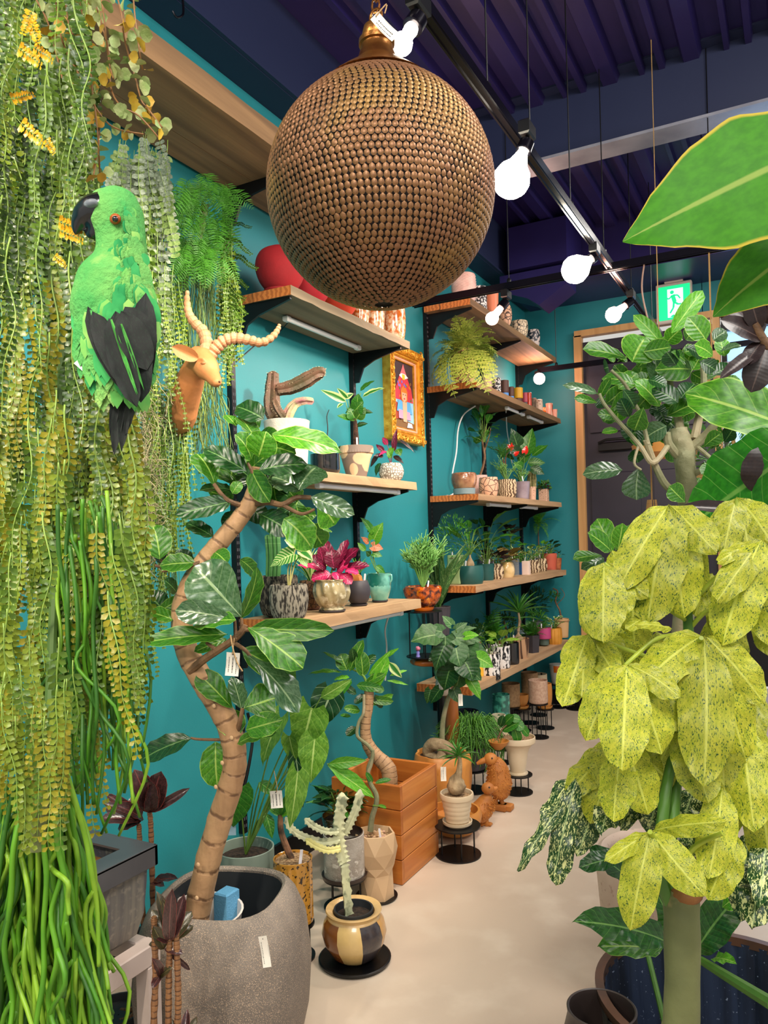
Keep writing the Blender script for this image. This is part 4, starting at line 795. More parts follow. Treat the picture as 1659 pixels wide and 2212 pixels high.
# --- shelf H
def ginseng(o,c):
    rm=mat('ginseng_root','#8a5a38',.6,c2='#6a3c22',sc=20,bump=.5)
    for s_ in (-1,1):
        q=c+V((s_*.028,-.006*s_,0)); b=MB(); b.lathe([(.022,-.005),(.017,.02),(.02,.045),(.014,.065),(.006,.085)],12,Matrix.Translation(q),rf=lambda a,z,i:1+.3*math.cos(a*3)*(1-i*.2),cap1=True); part(o,'root',b,rm); bushy(o,q+V((0,0,.08)),.055,.11,100,.034,L_dk,'ell',seed=5+s_)
z=SHELF['H']
def sh_(key,*a,**k): return small(key,*a,sh='H',**k)
sh_('h1',958,.3,34,38,'ball','crink','pinkish pebble filled pot with a round ribbed column cactus',lambda o,c:cactuscol(o,[c,c+V((0,0,.05)),c+V((0,0,.12)),c+V((0,0,.15))],[.036,.042,.036,.015],mat('blue_green_cactus','#4f8a68',.5,c2='#3a7052',sc=10),9,name='column',dep=.16))
sh_('h2',990,.22,28,32,'ball','crink','crinkled silver pot next to the yellow box',lambda o,c:bushy(o,c,.03,.04,40,.02,L_md))
sh_('h3',1023,.22,42,44,'cyl','yel2','egg yellow rectangular planter with two ginseng figs',ginseng,rf='sq',n=48)
sh_('h4',1092,.13,36,26,'bowl','terra','terracotta bowl with a small dark bushy tree',lambda o,c:(trunk(o,[c,c+V((0.01,0,.06)),c+V((-.005,0,.12))],[.008,.005],stemb,n=6),bushy(o,c+V((0,0,.07)),.075,.14,260,.025,L_dk,'ell',seed=3)),sa=('terra',.7))
sh_('h5',1121,.27,36,40,'taper2','stump','pale wood grained pot with a swollen caudex and grass tuft',cpl(L_grass,26,.09,.034,.17,.009,'strap'),sa=('sand',.7),dn=2)
sh_('h6',1104,.3,28,44,'cylr','black','glossy black pot with speckled green paddle leaves',lambda o,c:leafy(o,c,5,.08,.1,.035,'ell',leafmat('fish_speckle_leaf','#8fb83c','#6f9a2c','#c8e080',5,.04,1,.4,spots='#2d5a1c',spsc=50,splo=.6,sphi=.63),seed=4),sa=('black',.9))
sh_('h7',1082,.29,32,46,'cylr','bwst','white pot with black brush strokes and a spotted begonia',lambda o,c:leafy(o,c,6,.07,.1,.055,'ovate',leafmat('fish_speckle_leaf','#8fb83c','#6f9a2c','#c8e080'),seed=8),sa=('bwst',.85))
sh_('h8',1059,.31,34,44,'cyl','bwst','white pot with small black flecks nearest the shelf end',lambda o,c:leafy(o,c,7,.08,.07,.04,'ovate',L_lt,seed=2),sa=('black',1.08))
sh_('h9',1147,.27,32,36,'taper2','char','charcoal pot with scratched diamonds and a feathery fern',lambda o,c:ferny(o,c,16,.12,L_md,.0,1.2,seed=4,pn=12,pl=.3,double=True),sa=('char',.9),rf='hexa')
sh_('h10',1162,.2,28,38,'taper2','char','charcoal tapered pot behind the diamond pot with a green shrub',lambda o,c:bushy(o,c,.07,.14,260,.03,L_md,'lance',seed=4,wr=.3),sa=('char',.95))
o=sh_('h11',1176,.27,23,36,'cyl','pink2','raspberry over grey green stacked pot on the lowest shelf',lambda o,c:rosette(o,c,8,.06,.012,L_md,.3,1.2),two=('green2',.5),sa=('pink2',1.05),stick=1)
sh_('h12',1198,.31,26,33,'barrel','honey','honey coloured ribbed pot with cream leaved ivy',lambda o,c:leafy(o,c,20,.07,.035,.03,'round',L_cream,seed=5),rf='flute',sa=('honey',.85),n=48)
def bonsai(o,c):
    trunk(o,[c,c+V((-.01,0,.06)),c+V((-.035,0,.12)),c+V((-.02,0,.18)),c+V((-.05,0,.2))],[.006,.004],stemb,n=6); trunk(o,[c+V((-.03,0,.13)),c+V((.03,0,.2)),c+V((.0,0,.26))],[.003,.002],stemb,n=5,name='branch'); bushy(o,c+V((-.06,0,.15)),.05,.08,110,.022,L_md,'lance',seed=2)
sh_('h13',1214,.28,32,42,'taper2','sand','sand coloured tapered pot with a crooked little pine bonsai',bonsai,sa=('sand',.8))
sh_('h14',1127,.1,28,34,'cyl','greyb','grey blue glass pot with arching grassy palm leaves',lambda o,c:(trunk(o,[c,c+V((0,0,.08))],[.006,.004],stemb,n=6),grassy(o,c+V((0,0,.08)),50,.16,.008,L_grass,seed=2,spread=1.6,droop=1.6)))
sh_('h15',1160,.07,28,34,'cyl','greyc','pot by the wall with a tall very dark feathery plant',lambda o,c:bushy(o,c+V((0,0,.05)),.09,.24,360,.045,L_dk,'lance',seed=2,wr=.2))
sh_('h16',1064,.15,26,34,'cyl','greyc','pot behind the bonsais with upright fern fronds',lambda o,c:ferny(o,c,9,.22,L_md,.6,1.4,seed=6,pn=12,pl=.28,pw=.3))
sh_('h17',1190,.1,26,30,'cyl','honey','amber pot behind the raspberry pot with fine leaves',lambda o,c:grassy(o,c,40,.12,.006,L_lt,seed=2,spread=1))
sh_('h18',1032,.12,26,30,'cyl','greyc','pot behind the yellow box holding long lance leaves',lambda o,c:leafy(o,c,16,.2,.12,.03,'lance',L_dk,seed=2,spread=.4))
# ================================================================ globe pendant of overlapping metal discs
def remesh(o,vx,smooth=6,f=.5):
    m=o.modifiers.new('fuse','REMESH'); m.mode='VOXEL'; m.voxel_size=vx; m.use_smooth_shade=True
    s=o.modifiers.new('soft','SMOOTH'); s.iterations=smooth; s.factor=f
brz=mat('copper_bronze_disc','#94664a',.45,.45,c2='#7a5636',sc=3,lo=.35,hi=.65,c3='#a07c40',sc3=5,lo3=.5,hi3=.7); dkl=mat('dark_lining','#1d130e',.7); brass=mat('aged_brass','#a8743a',.3,.8,c2='#7a4a24',sc=14,bump=.15)
GC=V((1.301,1.281,2.052)); GR=.212
o=thing('globe_pendant','huge globe pendant lamp covered in rows of copper discs','pendant lamp',GC)
b=MB(); b.ball((0,0,0),GR-.006,64,40); part(o,'lining',b,dkl)
def disc(b,M,r):
    vs=[(0,0,r*.28)];n=7
    for j in range(n):
        a=2*PI*j/n+PI/2; k=1.18 if j==0 else 1; vs.append((r*math.cos(a)*.92,r*math.sin(a)*k,0))
    for j in range(n): a=2*PI*j/n+PI/2; vs.append((r*.55*math.cos(a),r*.55*math.sin(a),r*.25))
    b.add(vs,[(1+j,1+(j+1)%n,8+(j+1)%n,8+j) for j in range(n)]+[(8+j,8+(j+1)%n,0) for j in range(n)],M)
sp=.0112; dm=MB(); disc(dm,None,1); dme=dm.mesh('disc',brz,'all'); L=[]; nr=int(PI*GR/sp)
for i in range(2,nr-1):
    ph=PI*i/nr; zz=GR*math.cos(ph); rr=GR*math.sin(ph); n=max(5,int(2*PI*rr/sp))
    for j in range(n):
        a=2*PI*(j+(i%2)*.5)/n; p=V((rr*math.cos(a),rr*math.sin(a),zz)); nn=V((p.x,p.y,p.z)).normalized(); up=V((0,0,1)); up=(up-nn*up.dot(nn)).normalized(); nn2=(nn+up*-.25+rand_small(rnd,.14)).normalized()
        L.append((p,up,nn2,rnd.uniform(.88,1.05)*sp*.56))
cv=V((CX,0,CZ))-GC
L.sort(key=lambda q:(q[0]-cv).length-.25*q[2].dot(cv.normalized()))
rest=MB()
for k,(p,up,nn,r) in enumerate(L):
    M=frame(p,up,nn)
    if k<300:
        q=bpy.data.objects.new('metal_disc',dme); link(q,o); q.matrix_local=M@Matrix.Diagonal((r,r,r,1))
    else: disc(rest,M,r)
part(o,'disc_rows',rest,brz,kind='stuff',smooth='all')
b=MB(); b.lathe([(GR*.5,GR*.9),(GR*.38,GR*1.0),(.052,GR*1.1),(.038,GR*1.17),(.033,GR*1.24),(.03,GR*1.26),(.03,GR*1.3),(.034,GR*1.31),(.034,GR*1.35),(.026,GR*1.37),(.028,GR*1.4),(.024,GR*1.47),(.006,GR*1.5)],32,cap1=True); part(o,'neck',b,brass,label='aged brass neck')
b=MB(); b.tube([(0.012*math.cos(t*PI/8),0,GR*1.5+.014+.014*math.sin(t*PI/8)) for t in range(17)],.003,8); part(o,'ring',b,brass)
b=MB()
for k in range(22):
    M=Matrix.Translation((0,0,GR*1.5+.035+k*.022))@Matrix.Rotation(k%2*PI/2,4,'Z'); b.tube([M@V((.008*math.cos(t*PI/5),0,.015*math.sin(t*PI/5))) for t in range(11)],.002,5)
part(o,'chain',b,brass,kind='stuff')
tagm=mat('tag_paper','#ece6da',.6); ink=mat('tag_ink','#2b2b30',.6); twine=mat('jute_twine','#b89468',.9,bump=.5,bsc=200)
def tag(root,px,py,d,ang,w,h,label,lines=3,string=None,name='price_tag',yaw=0):
    c=at(px,py,d=d)-V(root.location); M=Matrix.Translation(c)@Matrix.Rotation(TH+yaw,4,'Z')@Matrix.Rotation(ang,4,'Y'); b=MB(); vs=[];n=6
    for i in range(n+1):
        f=i/n; vs+=[(-w/2,.004*math.sin(f*PI),h/2-h*f),(w/2,.004*math.sin(f*PI),h/2-h*f)]
    vs+= [(x,y+.0006,z) for x,y,z in vs]; m=2*(n+1)
    b.add(vs,[(2*i,2*i+1,2*i+3,2*i+2)[::-1] for i in range(n)]+[(m+2*i,m+2*i+1,m+2*i+3,m+2*i+2) for i in range(n)],M); t=part(root,name,b,tagm,label)
    b=MB(); r=random.Random(px)
    b.lathe([(w*.05,-.0003),(w*.05,.0003)],8,M@Matrix.Translation((-w*.0,-.0012,h*.42))@Matrix.Rotation(PI/2,4,'X'),cap1=True)
    def ybow(z): return .004*math.sin((h/2-z)/h*PI)-.0007
    for l in range(lines):
        x=w*(-.28+.28*l); z=h*.28
        while z>-h*.38:
            k=h*r.uniform(.02,.05); ww=w*(.05 if l!=1 else .075); b.box((x,ybow(z),z),(ww,.0003,k),M); z-=k+h*.025
    for s in (-1,1): b.box((s*w*.44,ybow(0),0),(w*.012,.0003,h*.0+h*.86),M)
    q=bpy.data.objects.new('printed_text',b.mesh('printed_text',ink,False)); link(q,t); q['kind']='stuff'
    if string: bb=MB(); bb.tube(catmull([c+V((0,0,h*.42)),c+V((.004,0,h*.7)),at(string[0],string[1],d=d)-V(root.location)],4),.0012,5); part(root,'string',bb,twine)
tag(o,832,57,1.37,-.75,.02,.055,'slanted cream price tag',2,(812,35))
# ================================================================ vines
def garl(m,v,n=26,ll=.05,wl=.032,shape='obov',sw=.006,stemm=None,wob=.03,sep=.9):
    k=('g',m.name,v,n,ll,shape)
    if k in FR: return FR[k]
    r=random.Random(v*11+n); b=MB(); N=n+1; P_=[V((wob*math.sin(i*.35+v)*math.sin(PI*i/N),i/N,wob*1.2*math.cos(i*.28+v*2)-wob)) for i in range(N+1)]
    b.tube(P_,[sw,sw*.4],4,mi=1)
    for i in range(2,N+1):
        f=i/N; l=ll*(1.05-.45*f)*r.uniform(.85,1.15)
        t=(P_[i]-P_[i-1]).normalized()
        for s in (-1,1):
            d=(V((s*sep,0,r.uniform(-.2,.35)))+t*.55).normalized(); b.leaf(frame(P_[i],d,V((-.25*s,-.2,1))+rand_small(r,.25)),l,wl*(1.1-.35*f),shape,3,1,-.7,.16)
    FR[k]=b.mesh('frond',[m,stemm or stemv],'all'); return FR[k]
stemv=mat('vine_stem','#8aa84a',.4)
vg=[mat('vine_green_%s'%n,c,.36,c2=c2,sc=9,spec=.4) for n,c,c2 in (('deep','#2b4510','#3f5c18'),('mid','#456018','#5c7a20'),('lime','#65781a','#7f8f28'),('yellowish','#7a7a16','#968c22'),('golden','#c48c10','#dca820'))]
def sprig(root,px,py,d,dx,dy,dd,me,name='frond',twist=None):
    """one hanging spray between two real points"""
    p=at(px,py,d=d); q=at(px+dx,py+dy,d=d+dd); L=(q-p).length; n=(V((CX,0,CZ))-p).normalized()
    dr=(q-p).normalized(); n=(n-dr*n.dot(dr)).normalized(); n=Matrix.Rotation(twist if twist is not None else rnd.uniform(-.55,.55),3,dr)@n
    o=bpy.data.objects.new(name,me); link(o,root); o.matrix_local=frame(p-V(root.location),dr,n)@Matrix.Diagonal((L,L,L,1)); return o
def edge_r(y):  # how far right the foreground curtain reaches
    return interp([(0,150),(250,215),(420,190),(700,250),(900,265),(1000,300),(1200,325),(1400,325),(1560,300),(1700,255),(1800,200)],y) if y>0 else 150
GARL={}
def garl_l(m,v,l):
    k=round(l/80)*80; return garl(m,v,n=max(12,int(k/14.5)),ll=21./k,wl=13./k)
def curtain(label,y0,y1,n,mats,d0,d1,lmin,lmax,seed,x0=-30):
    o=thing('artificial_vine',label,'hanging plant',at(120,max(y0,60),d=(d0+d1)/2)); r=random.Random(seed)
    for i in range(n):
        py=r.uniform(y0,y1); l=r.uniform(lmin,lmax); er=edge_r(min(1790,max(0,py+l*.9))); px=x0+r.random()*(er+10-x0); dx=(px-110)*.22+r.uniform(-40,40)
        if px+dx>er: px=er-dx-r.uniform(0,25)
        sprig(o,px,py,r.uniform(d0,d1),dx,l,r.uniform(-.05,.05),garl_l(r.choice(mats),r.randrange(3),l))
    b=MB(); b.tube(catmull([at(90,y0-60,d=d1+.03)-V(o.location),at(110,(y0+y1)/2,d=d1+.04)-V(o.location),at(120,y1+100,d=d1+.04)-V(o.location)],6),.008,8); part(o,'main_stem',b,mat('dark_vine_stem','#3f5a20',.6)); return o
curtain('deep green bead leaved vine curtain at the very top left',-260,160,62,vg[:3]+[vg[0],vg[1]],.98,1.22,260,420,1)
curtain('bead leaved vine curtain left of the parrot head',120,520,80,vg[:3]+[vg[0]],1.05,1.28,260,440,2)
curtain('bead leaved vine curtain below and left of the parrot',480,900,84,vg[:4]+[vg[1],vg[0]],1.05,1.3,260,440,3)
curtain('bead leaved vine curtain level with the top of the fig tree',820,1180,80,vg[1:4]+[vg[1],vg[2]],1.0,1.3,240,420,4)
curtain('lowest yellow green bead leaved vine, tips above the metal trough',1080,1460,62,vg[1:4]+[vg[2],vg[1]],.95,1.2,220,380,5)
o=bpy.data.objects['artificial_vine']
for (x,y,dx,dy) in ((60,20,20,70),(75,10,-25,60),(25,90,60,50),(30,250,60,60),(10,215,60,-10),(95,290,20,40),(115,490,60,30),(110,470,70,30),(110,545,30,30),(60,90,50,40)):
    sprig(o,x,y,.97,dx,dy,-.01,garl(vg[4],1,n=9,ll=.2,wl=.13),name='golden_sprig',twist=.2)
# noodle-like strands
ng=[mat('noodle_green','#5a9418',.5,c2='#3f7a12',sc=12),mat('noodle_lime','#86b02c',.5,c2='#6a9a20',sc=12),mat('noodle_deep','#3c701a',.5,c2='#2a5a12',sc=12)]
def noodles(label,n,tops,bots,d0,d1,r0,seed,loc,wig=18,fork=.35):
    o=thing('artificial_string_plant',label,'hanging plant',loc); r=random.Random(seed); lo=V(loc)
    for i in range(n):
        f=r.random(); t=(tops[0]+(tops[1]-tops[0])*f+r.uniform(-8,8),tops[2]+r.uniform(-90,40)); g=min(1,max(0,f+r.uniform(-.25,.25))); e=(bots[0]+(bots[1]-bots[0])*g,bots[2]-r.random()**1.5*bots[3]); d=r.uniform(d0,d1); P_=[]
        for k in range(7):
            u=k/6; P_.append(at(t[0]+(e[0]-t[0])*u**.8+r.uniform(-wig,wig)*(u>0)*min(1,2*(1-u)+.4),t[1]+(e[1]-t[1])*u,d=d+r.uniform(-.012,.012))-lo)
        m=r.choice(ng); b=MB(); C=catmull(P_,5); b.tube(C,[r0,r0,r0*.8],6); 
        if r.random()<fork:
            j=r.randrange(12,22); q=C[j]; b.tube(catmull([q,q+V((r.uniform(-.02,.02),r.uniform(-.01,.01),-.03)),q+V((r.uniform(-.05,.05),r.uniform(-.02,.02),-.1)),q+V((r.uniform(-.06,.06),r.uniform(-.02,.02),-.2))],4),[r0,r0*.7],6)
        part(o,'strand',b,m,smooth='all')
    return o
noodles('bright green noodle like strands hanging beside the lowest bead vine',60,(110,240,1150),(120,285,1740,330),1.0,1.2,.0028,11,at(180,1200,d=1.1),wig=11)
o=noodles('thick cascade of noodle strands falling over the metal trough at lower left',160,(20,150,1760),(-70,240,2440,480),.84,1.03,.0031,12,at(90,1700,d=.9),wig=17,fork=.6)
b=MB(); P0=[at(105,1680,d=.84)-V(o.location),at(95,1740,d=.84)-V(o.location),at(80,1790,d=.84)-V(o.location),at(72,1830,d=.84)-V(o.location)]; b.tube(P0,[.008,.0085,.011,.014],12); part(o,'connector',b,mat('olive_plastic','#6a7440',.4),label='olive plastic stem connector')
b=MB(); b.tube(catmull([at(140,640,d=1.2)-V(o.location),at(130,900,d=1.15)-V(o.location),at(120,1200,d=1.08)-V(o.location),at(108,1500,d=.95)-V(o.location),at(105,1690,d=.85)-V(o.location)],6),.006,8); part(o,'main_stem',b,mat('dark_vine_stem','#3f5a20'))
o=bpy.data.objects['artificial_vine.004']; r=random.Random(21)
for i in range(26): sprig(o,r.uniform(-20,150),r.uniform(1330,1560),r.uniform(.78,.84),r.uniform(-40,40),r.uniform(190,330),0,garl_l(vg[r.choice((1,2,2,3))],r.randrange(3),260))
# coin-leaved string at top
coin=[mat('coin_leaf_pale','#b8bf84',.5,c2='#8fa860',sc=40,bump=.2),mat('coin_leaf_gold','#c8a838',.5,c2='#b88a28',sc=40)]
o=thing('coin_leaf_vine','pale round leaved string vine dangling in front of the upper plank','hanging plant',at(220,60,d=1.05)); r=random.Random(5); sg=[]
for (xs) in ([(140,-40),(150,60),(190,110),(200,200),(215,290),(200,390)],[(190,-60),(215,40),(235,110),(240,190),(262,230),(300,250),(345,300)],[(240,-60),(262,30),(270,90),(290,160),(305,215),(320,235),(350,275)],[(285,-60),(290,20),(300,100),(308,150)],[(170,-30),(178,40),(183,120),(190,190),(155,230)],[(120,0),(135,90),(170,160),(205,230),(245,275),(310,290)],[(60,-30),(100,40),(120,110),(135,170)],[(210,-60),(225,40),(235,130),(245,170)],[(205,230),(212,300),(216,380)]):
    C=catmull([at(x,y,d=1.05+.02*math.sin(x))-V(o.location) for x,y in xs],5); b=MB(); b.tube(C,.0012,5); part(o,'string',b,mat('red_brown_string','#8a6038',.6))
    for i in range(1,len(C),1):
        if r.random()<.85:
            for s in range(1 if r.random()<.6 else 2):
                b=MB(); d=rand_small(r,1).normalized(); d.z=-abs(d.z)*.3; n=(V((CX,0,CZ))-V(o.location)).normalized()+rand_small(r,.9); q=r.uniform(.011,.018); b.leaf(frame(C[i]+d*.004,d,n),q,q,'round',4,2,.8,.1); part(o,'leaf',b,coin[0] if r.random()<.75 else coin[1],smooth='all')
# ================================================================ hanging bunches near the wall
def wallp(px,py,x): return at(px,py,x=x)
silv=mat('silvery_leaf','#8f9a86',.6,c2='#6c7a60',sc=30); paleg=mat('pale_green_leaf','#7f9452',.6,c2='#5f7a3c',sc=30)
def cascade(label,xs,y0,y1,n,mats,x,ll,seed,name='trailing_vine',lmin=150,lmax=300,dx=30,shape='ell',w=10):
    o=thing(name,label,'hanging plant',wallp((xs[0]+xs[1])/2,y0,x)); r=random.Random(seed)
    for i in range(n):
        px=r.uniform(*xs); py=r.uniform(y0,y1); l=r.uniform(lmin,lmax); m=r.choice(mats); d=dep(wallp(px,py,x))*r.uniform(.93,1.02); k=round(l/60)*60
        sprig(o,px,py,d,r.uniform(-dx,dx)+(px-(xs[0]+xs[1])/2)*.15,l,r.uniform(-.04,.04),garl(m,r.randrange(2),n=max(10,int(k/ll*.75)),ll=ll*1.1/k,wl=w/k,shape=shape,sw=.0045))
    return o
cascade('silvery white leaved garland hanging under the plank',(245,365),270,420,60,[silv,silv,paleg],.28,15,1,lmin=90,lmax=200,w=12,shape='round')
cascade('pale green leaved garland trailing beside the parrot back',(300,365),420,640,36,[paleg,silv,vg[1]],.27,17,2,lmin=130,lmax=260,dx=18,w=10)
cascade('bead leaved garland behind the parrot tail, down to the fig tree',(300,400),560,980,70,[vg[1],vg[2],vg[0]],.26,8,3,lmin=180,lmax=330,w=6)
cascade('low end of the wall garland left of the bark pots',(300,350),1000,1200,26,[vg[0],vg[1],vg[2]],.24,8,4,lmin=150,lmax=300,dx=26,w=6)
cascade('bead leaved garland on the upright left of the cactus',(475,505),480,640,34,[vg[0],vg[1],vg[2]],.2,8,5,lmin=120,lmax=260,dx=22,w=6)
o=cascade('bushy bright green asparagus fern over the impala head',(395,465),400,430,1,[vg[1]],.2,8,6,lmin=80,lmax=90,name='asparagus_fern'); r=random.Random(9); c=at(430,470,x=.22)
for i in range(150):
    a=r.uniform(-1,1); px=435+a*52+r.uniform(-14,14); py=r.uniform(370,560)+abs(a)*20; d=dep(at(px,py,x=.24))*r.uniform(.93,1.03)
    sprig(o,px,py,d,a*30+r.uniform(-22,22),r.uniform(30,75),r.uniform(-.08,.02),frondmesh(L_asp,r.randrange(3),11,.34,.7,.13))
for (x,y,dx,dy) in ((480,500,60,45),(490,540,62,38),(485,560,45,60),(470,600,55,45),(480,620,50,55),(500,480,40,10),(480,640,45,50)): sprig(o,x,y,dep(at(x,y,x=.25)),dx,dy,-.05,garl(vg[0],1,n=22,ll=.1,wl=.06),name='side_spray')
def strings(label,xs,y0,bx,y1,n,x,rad,m,seed,name='string_plant',wig=8,var=100):
    o=thing(name,label,'hanging plant',wallp((xs[0]+xs[1])/2,y0,x)); r=random.Random(seed); lo=V(o.location)
    for i in range(n):
        f=r.random(); t=xs[0]+(xs[1]-xs[0])*f; e=bx[0]+(bx[1]-bx[0])*min(1,max(0,f+r.uniform(-.3,.3))); ye=y1-r.random()**2*var; P_=[]
        d=dep(at(t,y0,x=x))*r.uniform(.97,1.03)
        for k in range(6): u=k/5; P_.append(at(t+(e-t)*u+r.uniform(-wig,wig)*(k>0),y0+r.uniform(-10,10)*(k>0)+(ye-y0)*u,d=d)-lo)
        b=MB(); b.tube(catmull(P_,3),[rad,rad*.7],4); part(o,'strand',b,m[i%len(m)],smooth='all')
    return o
sgm=[mat('string_green','#5f7f2a',.5,c2='#46661f',sc=20),mat('string_pale','#8a9f48',.5),mat('string_dark','#38501f',.5)]
strings('curtain of thin green strings above the impala horns',(385,455),520,(378,468),790,90,.18,.0017,sgm,1,var=80)
strings('dark green strings hanging below the impala head',(420,470),790,(425,500),1010,70,.14,.0016,sgm,2,wig=10,var=120)
strings('thin dark strings low on the wall beside the fig crown',(335,375),1010,(325,385),1330,60,.12,.0014,[sgm[0],sgm[2]],3,wig=8,var=160)
o=thing('spanish_moss','tangled grey tan moss hanging right of the parrot tail','hanging plant',wallp(315,840,.28)); r=random.Random(4); b=MB(); lo=V(o.location)
for i in range(420):
    px=310+r.gauss(0,17)+6*math.sin(i); py=r.uniform(800,1190); d=dep(at(px,py,x=.3))*r.uniform(.95,1.02); p=at(px,py,d=d)-lo; P_=[p]
    for k in range(4): P_.append(P_[-1]+V((r.uniform(-.025,.025),r.uniform(-.025,.025),r.uniform(-.04,.006))))
    b.tube(catmull(P_,2),.0009,3,cap=False)
part(o,'tangle',b,mat('moss_grey_tan','#a89c78',.9,c2='#7f7a5a',sc=30),kind='stuff')
# ================================================================ parrot
o=thing('parrot_ornament','green feathered parrot ornament with black wings clipped to the vines','bird figure',at(250,900,d=.98)); lo=V(o.location)
D=.97
def pp(x,y,dd=0): return at(x,y,d=D+dd)-lo
pg=leafmat('parrot_green','#3f9a48','#70b858','#8ad878',5,.02,1,.8,vstr=0,transl=0,spec=.2); pgm=mat('parrot_down','#3fa04e',.9,c2='#78b85c',sc=14,lo=.35,hi=.65,c3='#a0c468',sc3=18,lo3=.6,hi3=.7,bump=.6,bsc=160); pb=mat('black_feather','#0e1411',.6,c2='#16301f',sc=20,lo=.5,hi=.8,bump=.3,bsc=120)
k=D/F
b=MB(); b.tube(catmull([pp(262,860),pp(258,800),pp(250,735),pp(246,670),pp(252,610),pp(262,560),pp(262,520),pp(252,470),pp(245,435),pp(238,410)],4),[24*k,46*k,80*k,90*k,82*k,56*k,52*k,58*k,50*k,20*k],22)
b.ball(tuple(pp(238,470,-.005)),48*k,14,10); b.ball(tuple(pp(225,440,-.0)),32*k,12,8)
q=part(o,'body',b,pgm); remesh(q,.003,8)
b=MB(); b.tube(catmull([pp(226,452,-.01),pp(203,455,-.012),pp(182,468,-.012),pp(168,486,-.012),pp(163,508,-.012)],4),[36*k,34*k,27*k,15*k,3*k],14); b.ball(tuple(pp(208,480,-.01)),24*k,12,8,sc=(1,1,1)); b.tube(catmull([pp(215,490,-.01),pp(200,505,-.01),pp(185,500,-.01)],3),[18*k,14*k,6*k],10)
q=part(o,'beak',b,mat('black_beak','#0c0d12',.25,coat=.6),label='glossy black hooked beak'); remesh(q,.0022,5)
e=pp(249,473,-.034)
b=MB(); b.ball(tuple(pp(196,440,-.03)),13*k,10,8,sc=(1.5,.8,.7)); part(o,'cere',b,mat('pale_cere','#b8bcc0',.5,c2='#6a7078',sc=60)); b=MB(); b.ball(tuple(e),11*k,14,8,sc=(1.2,.9,1)); part(o,'eye_ring',b,mat('orange_eye','#9a4a12',.4)); b=MB(); b.ball(tuple(e-V((ray(249,473).normalized()*.0048))),6.5*k,12,8); part(o,'pupil',b,mat('pupil_black','#050505',.1,coat=1))
r=random.Random(3); pgs=[pgm,mat('parrot_lime','#8fc060',.9,c2='#5fae50',sc=20),mat('parrot_emerald','#1f8a48',.9,c2='#3fa858',sc=20)]; bs=[MB(),MB(),MB()]
for i in range(420):
    b=bs[r.choice((0,0,1,2))]
    u=r.random(); y=400+u*420; w_=interp([(0,.3),(.12,48),(.3,50),(.4,60),(.6,88),(.8,76),(1,40)],u); xx=interp([(0,238),(.15,250),(.35,262),(.5,250),(.75,248),(1,262)],u)+r.uniform(-.9,.9)*w_
    if abs(y-470)<45 and xx<268: continue
    s=(xx-interp([(0,238),(.15,250),(.35,262),(.5,250),(.75,248),(1,262)],u))/max(w_,1); dd=-math.sqrt(max(0,1-s*s))*w_*k*.98
    p=pp(xx,y,dd-.0055); nn=(V((CX,0,CZ))-lo).normalized()+V((cT,sT,0))*s*1.0; b.leaf(frame(p,V((cT,sT,0))*s*.25+V((0,0,-1))-nn*.02,nn+V((0,0,.25))),(.018 if y<560 else .042)*r.uniform(.7,1.2),.012 if y<560 else .017,'ell',5,1,.5,.0)
for b,m_ in zip(bs,pgs): part(o,'down_feathers',b,m_,kind='stuff',smooth='all')
for (bx,by,tx,ty,w_,dd) in ((190,680,300,865,46,0),(200,690,290,850,38,-.01),(250,690,300,855,50,-.02),(290,700,305,870,44,-.02),(235,705,296,880,36,-.028),(315,650,300,860,40,.0),(180,690,262,850,26,.01),(270,680,330,760,40,-.025),(262,690,318,800,46,-.03)):
    leafpx(o,(bx,by-18),(tx,ty),w_*1.5,D-.05+dd,.012,'ell',pb,rnd.uniform(-14,14),up=0,name='wing_feather',arch=.3)
for (bx,by,tx,ty,w_) in ((240,690,302,868,9),(262,700,312,845,8)): leafpx(o,(bx,by),(tx,ty),w_,D-.082,.015,'strap',pg,0,up=0,name='green_feather',arch=.2)
for (bx,by,tx,ty,w_) in ((265,830,246,985,26),(275,830,262,975,26),(290,835,270,940,22),(280,820,290,885,24),(255,830,240,950,20)): leafpx(o,(bx,by),(tx,ty),w_,D-.02,.0,'strap',pb,rnd.uniform(-10,10),up=0,name='tail_feather',arch=.15)
leafpx(o,(275,800),(292,890),30,D-.06,.02,'lance',pg,0,up=0,name='green_feather',arch=.2); leafpx(o,(172,670),(255,850),20,D-.01,0,'strap',mat('cream_feather','#cfcaa0',.8),0,up=0,name='cream_feather',arch=.2)
tag(o,194,780,D-.03,.75,.026,.03,'blank white tag',0)
# ================================================================ impala head
ter=mat('tan_carved_clay','#c8854f',.6,c2='#b87540',sc=7,lo=.35,hi=.65,bump=.15,bsc=70); hornm=mat('pale_horn_clay','#c8926a',.6,c2='#b07a52',sc=20,bump=.2)
o=thing('impala_head','tan carved impala head with long ringed horns mounted on the wall','wall sculpture',at(400,870,x=.06)); lo=V(o.location); D=2.26
def ip(x,y,dd=0): return at(x,y,d=D+dd)-lo
k=D/F; b=MB()
b.tube(catmull([ip(360,925,.42),ip(385,905,.16),ip(396,868,.1),ip(408,830,.06),ip(420,800,.03),ip(430,785,.0)],4),[38*k,38*k,36*k,32*k,27*k,24*k],18)
b.tube(catmull([ip(424,765,.03),ip(436,780,-.0),ip(448,797,-.03),ip(458,812,-.05),ip(466,824,-.07),ip(470,830,-.08)],4),[20*k,30*k,26*k,17*k,13.5*k,7*k],18)
b.ball(tuple(ip(438,775,-.005)),25*k,14,10); b.ball(tuple(ip(450,803,-.02)),21*k,12,9,sc=(1,1,1))
b.ball(tuple(ip(438,784,-.048)),8.5*k,10,8,sc=(1.3,1,.8)); b.ball(tuple(ip(467,826,-.08)),10*k,10,8)
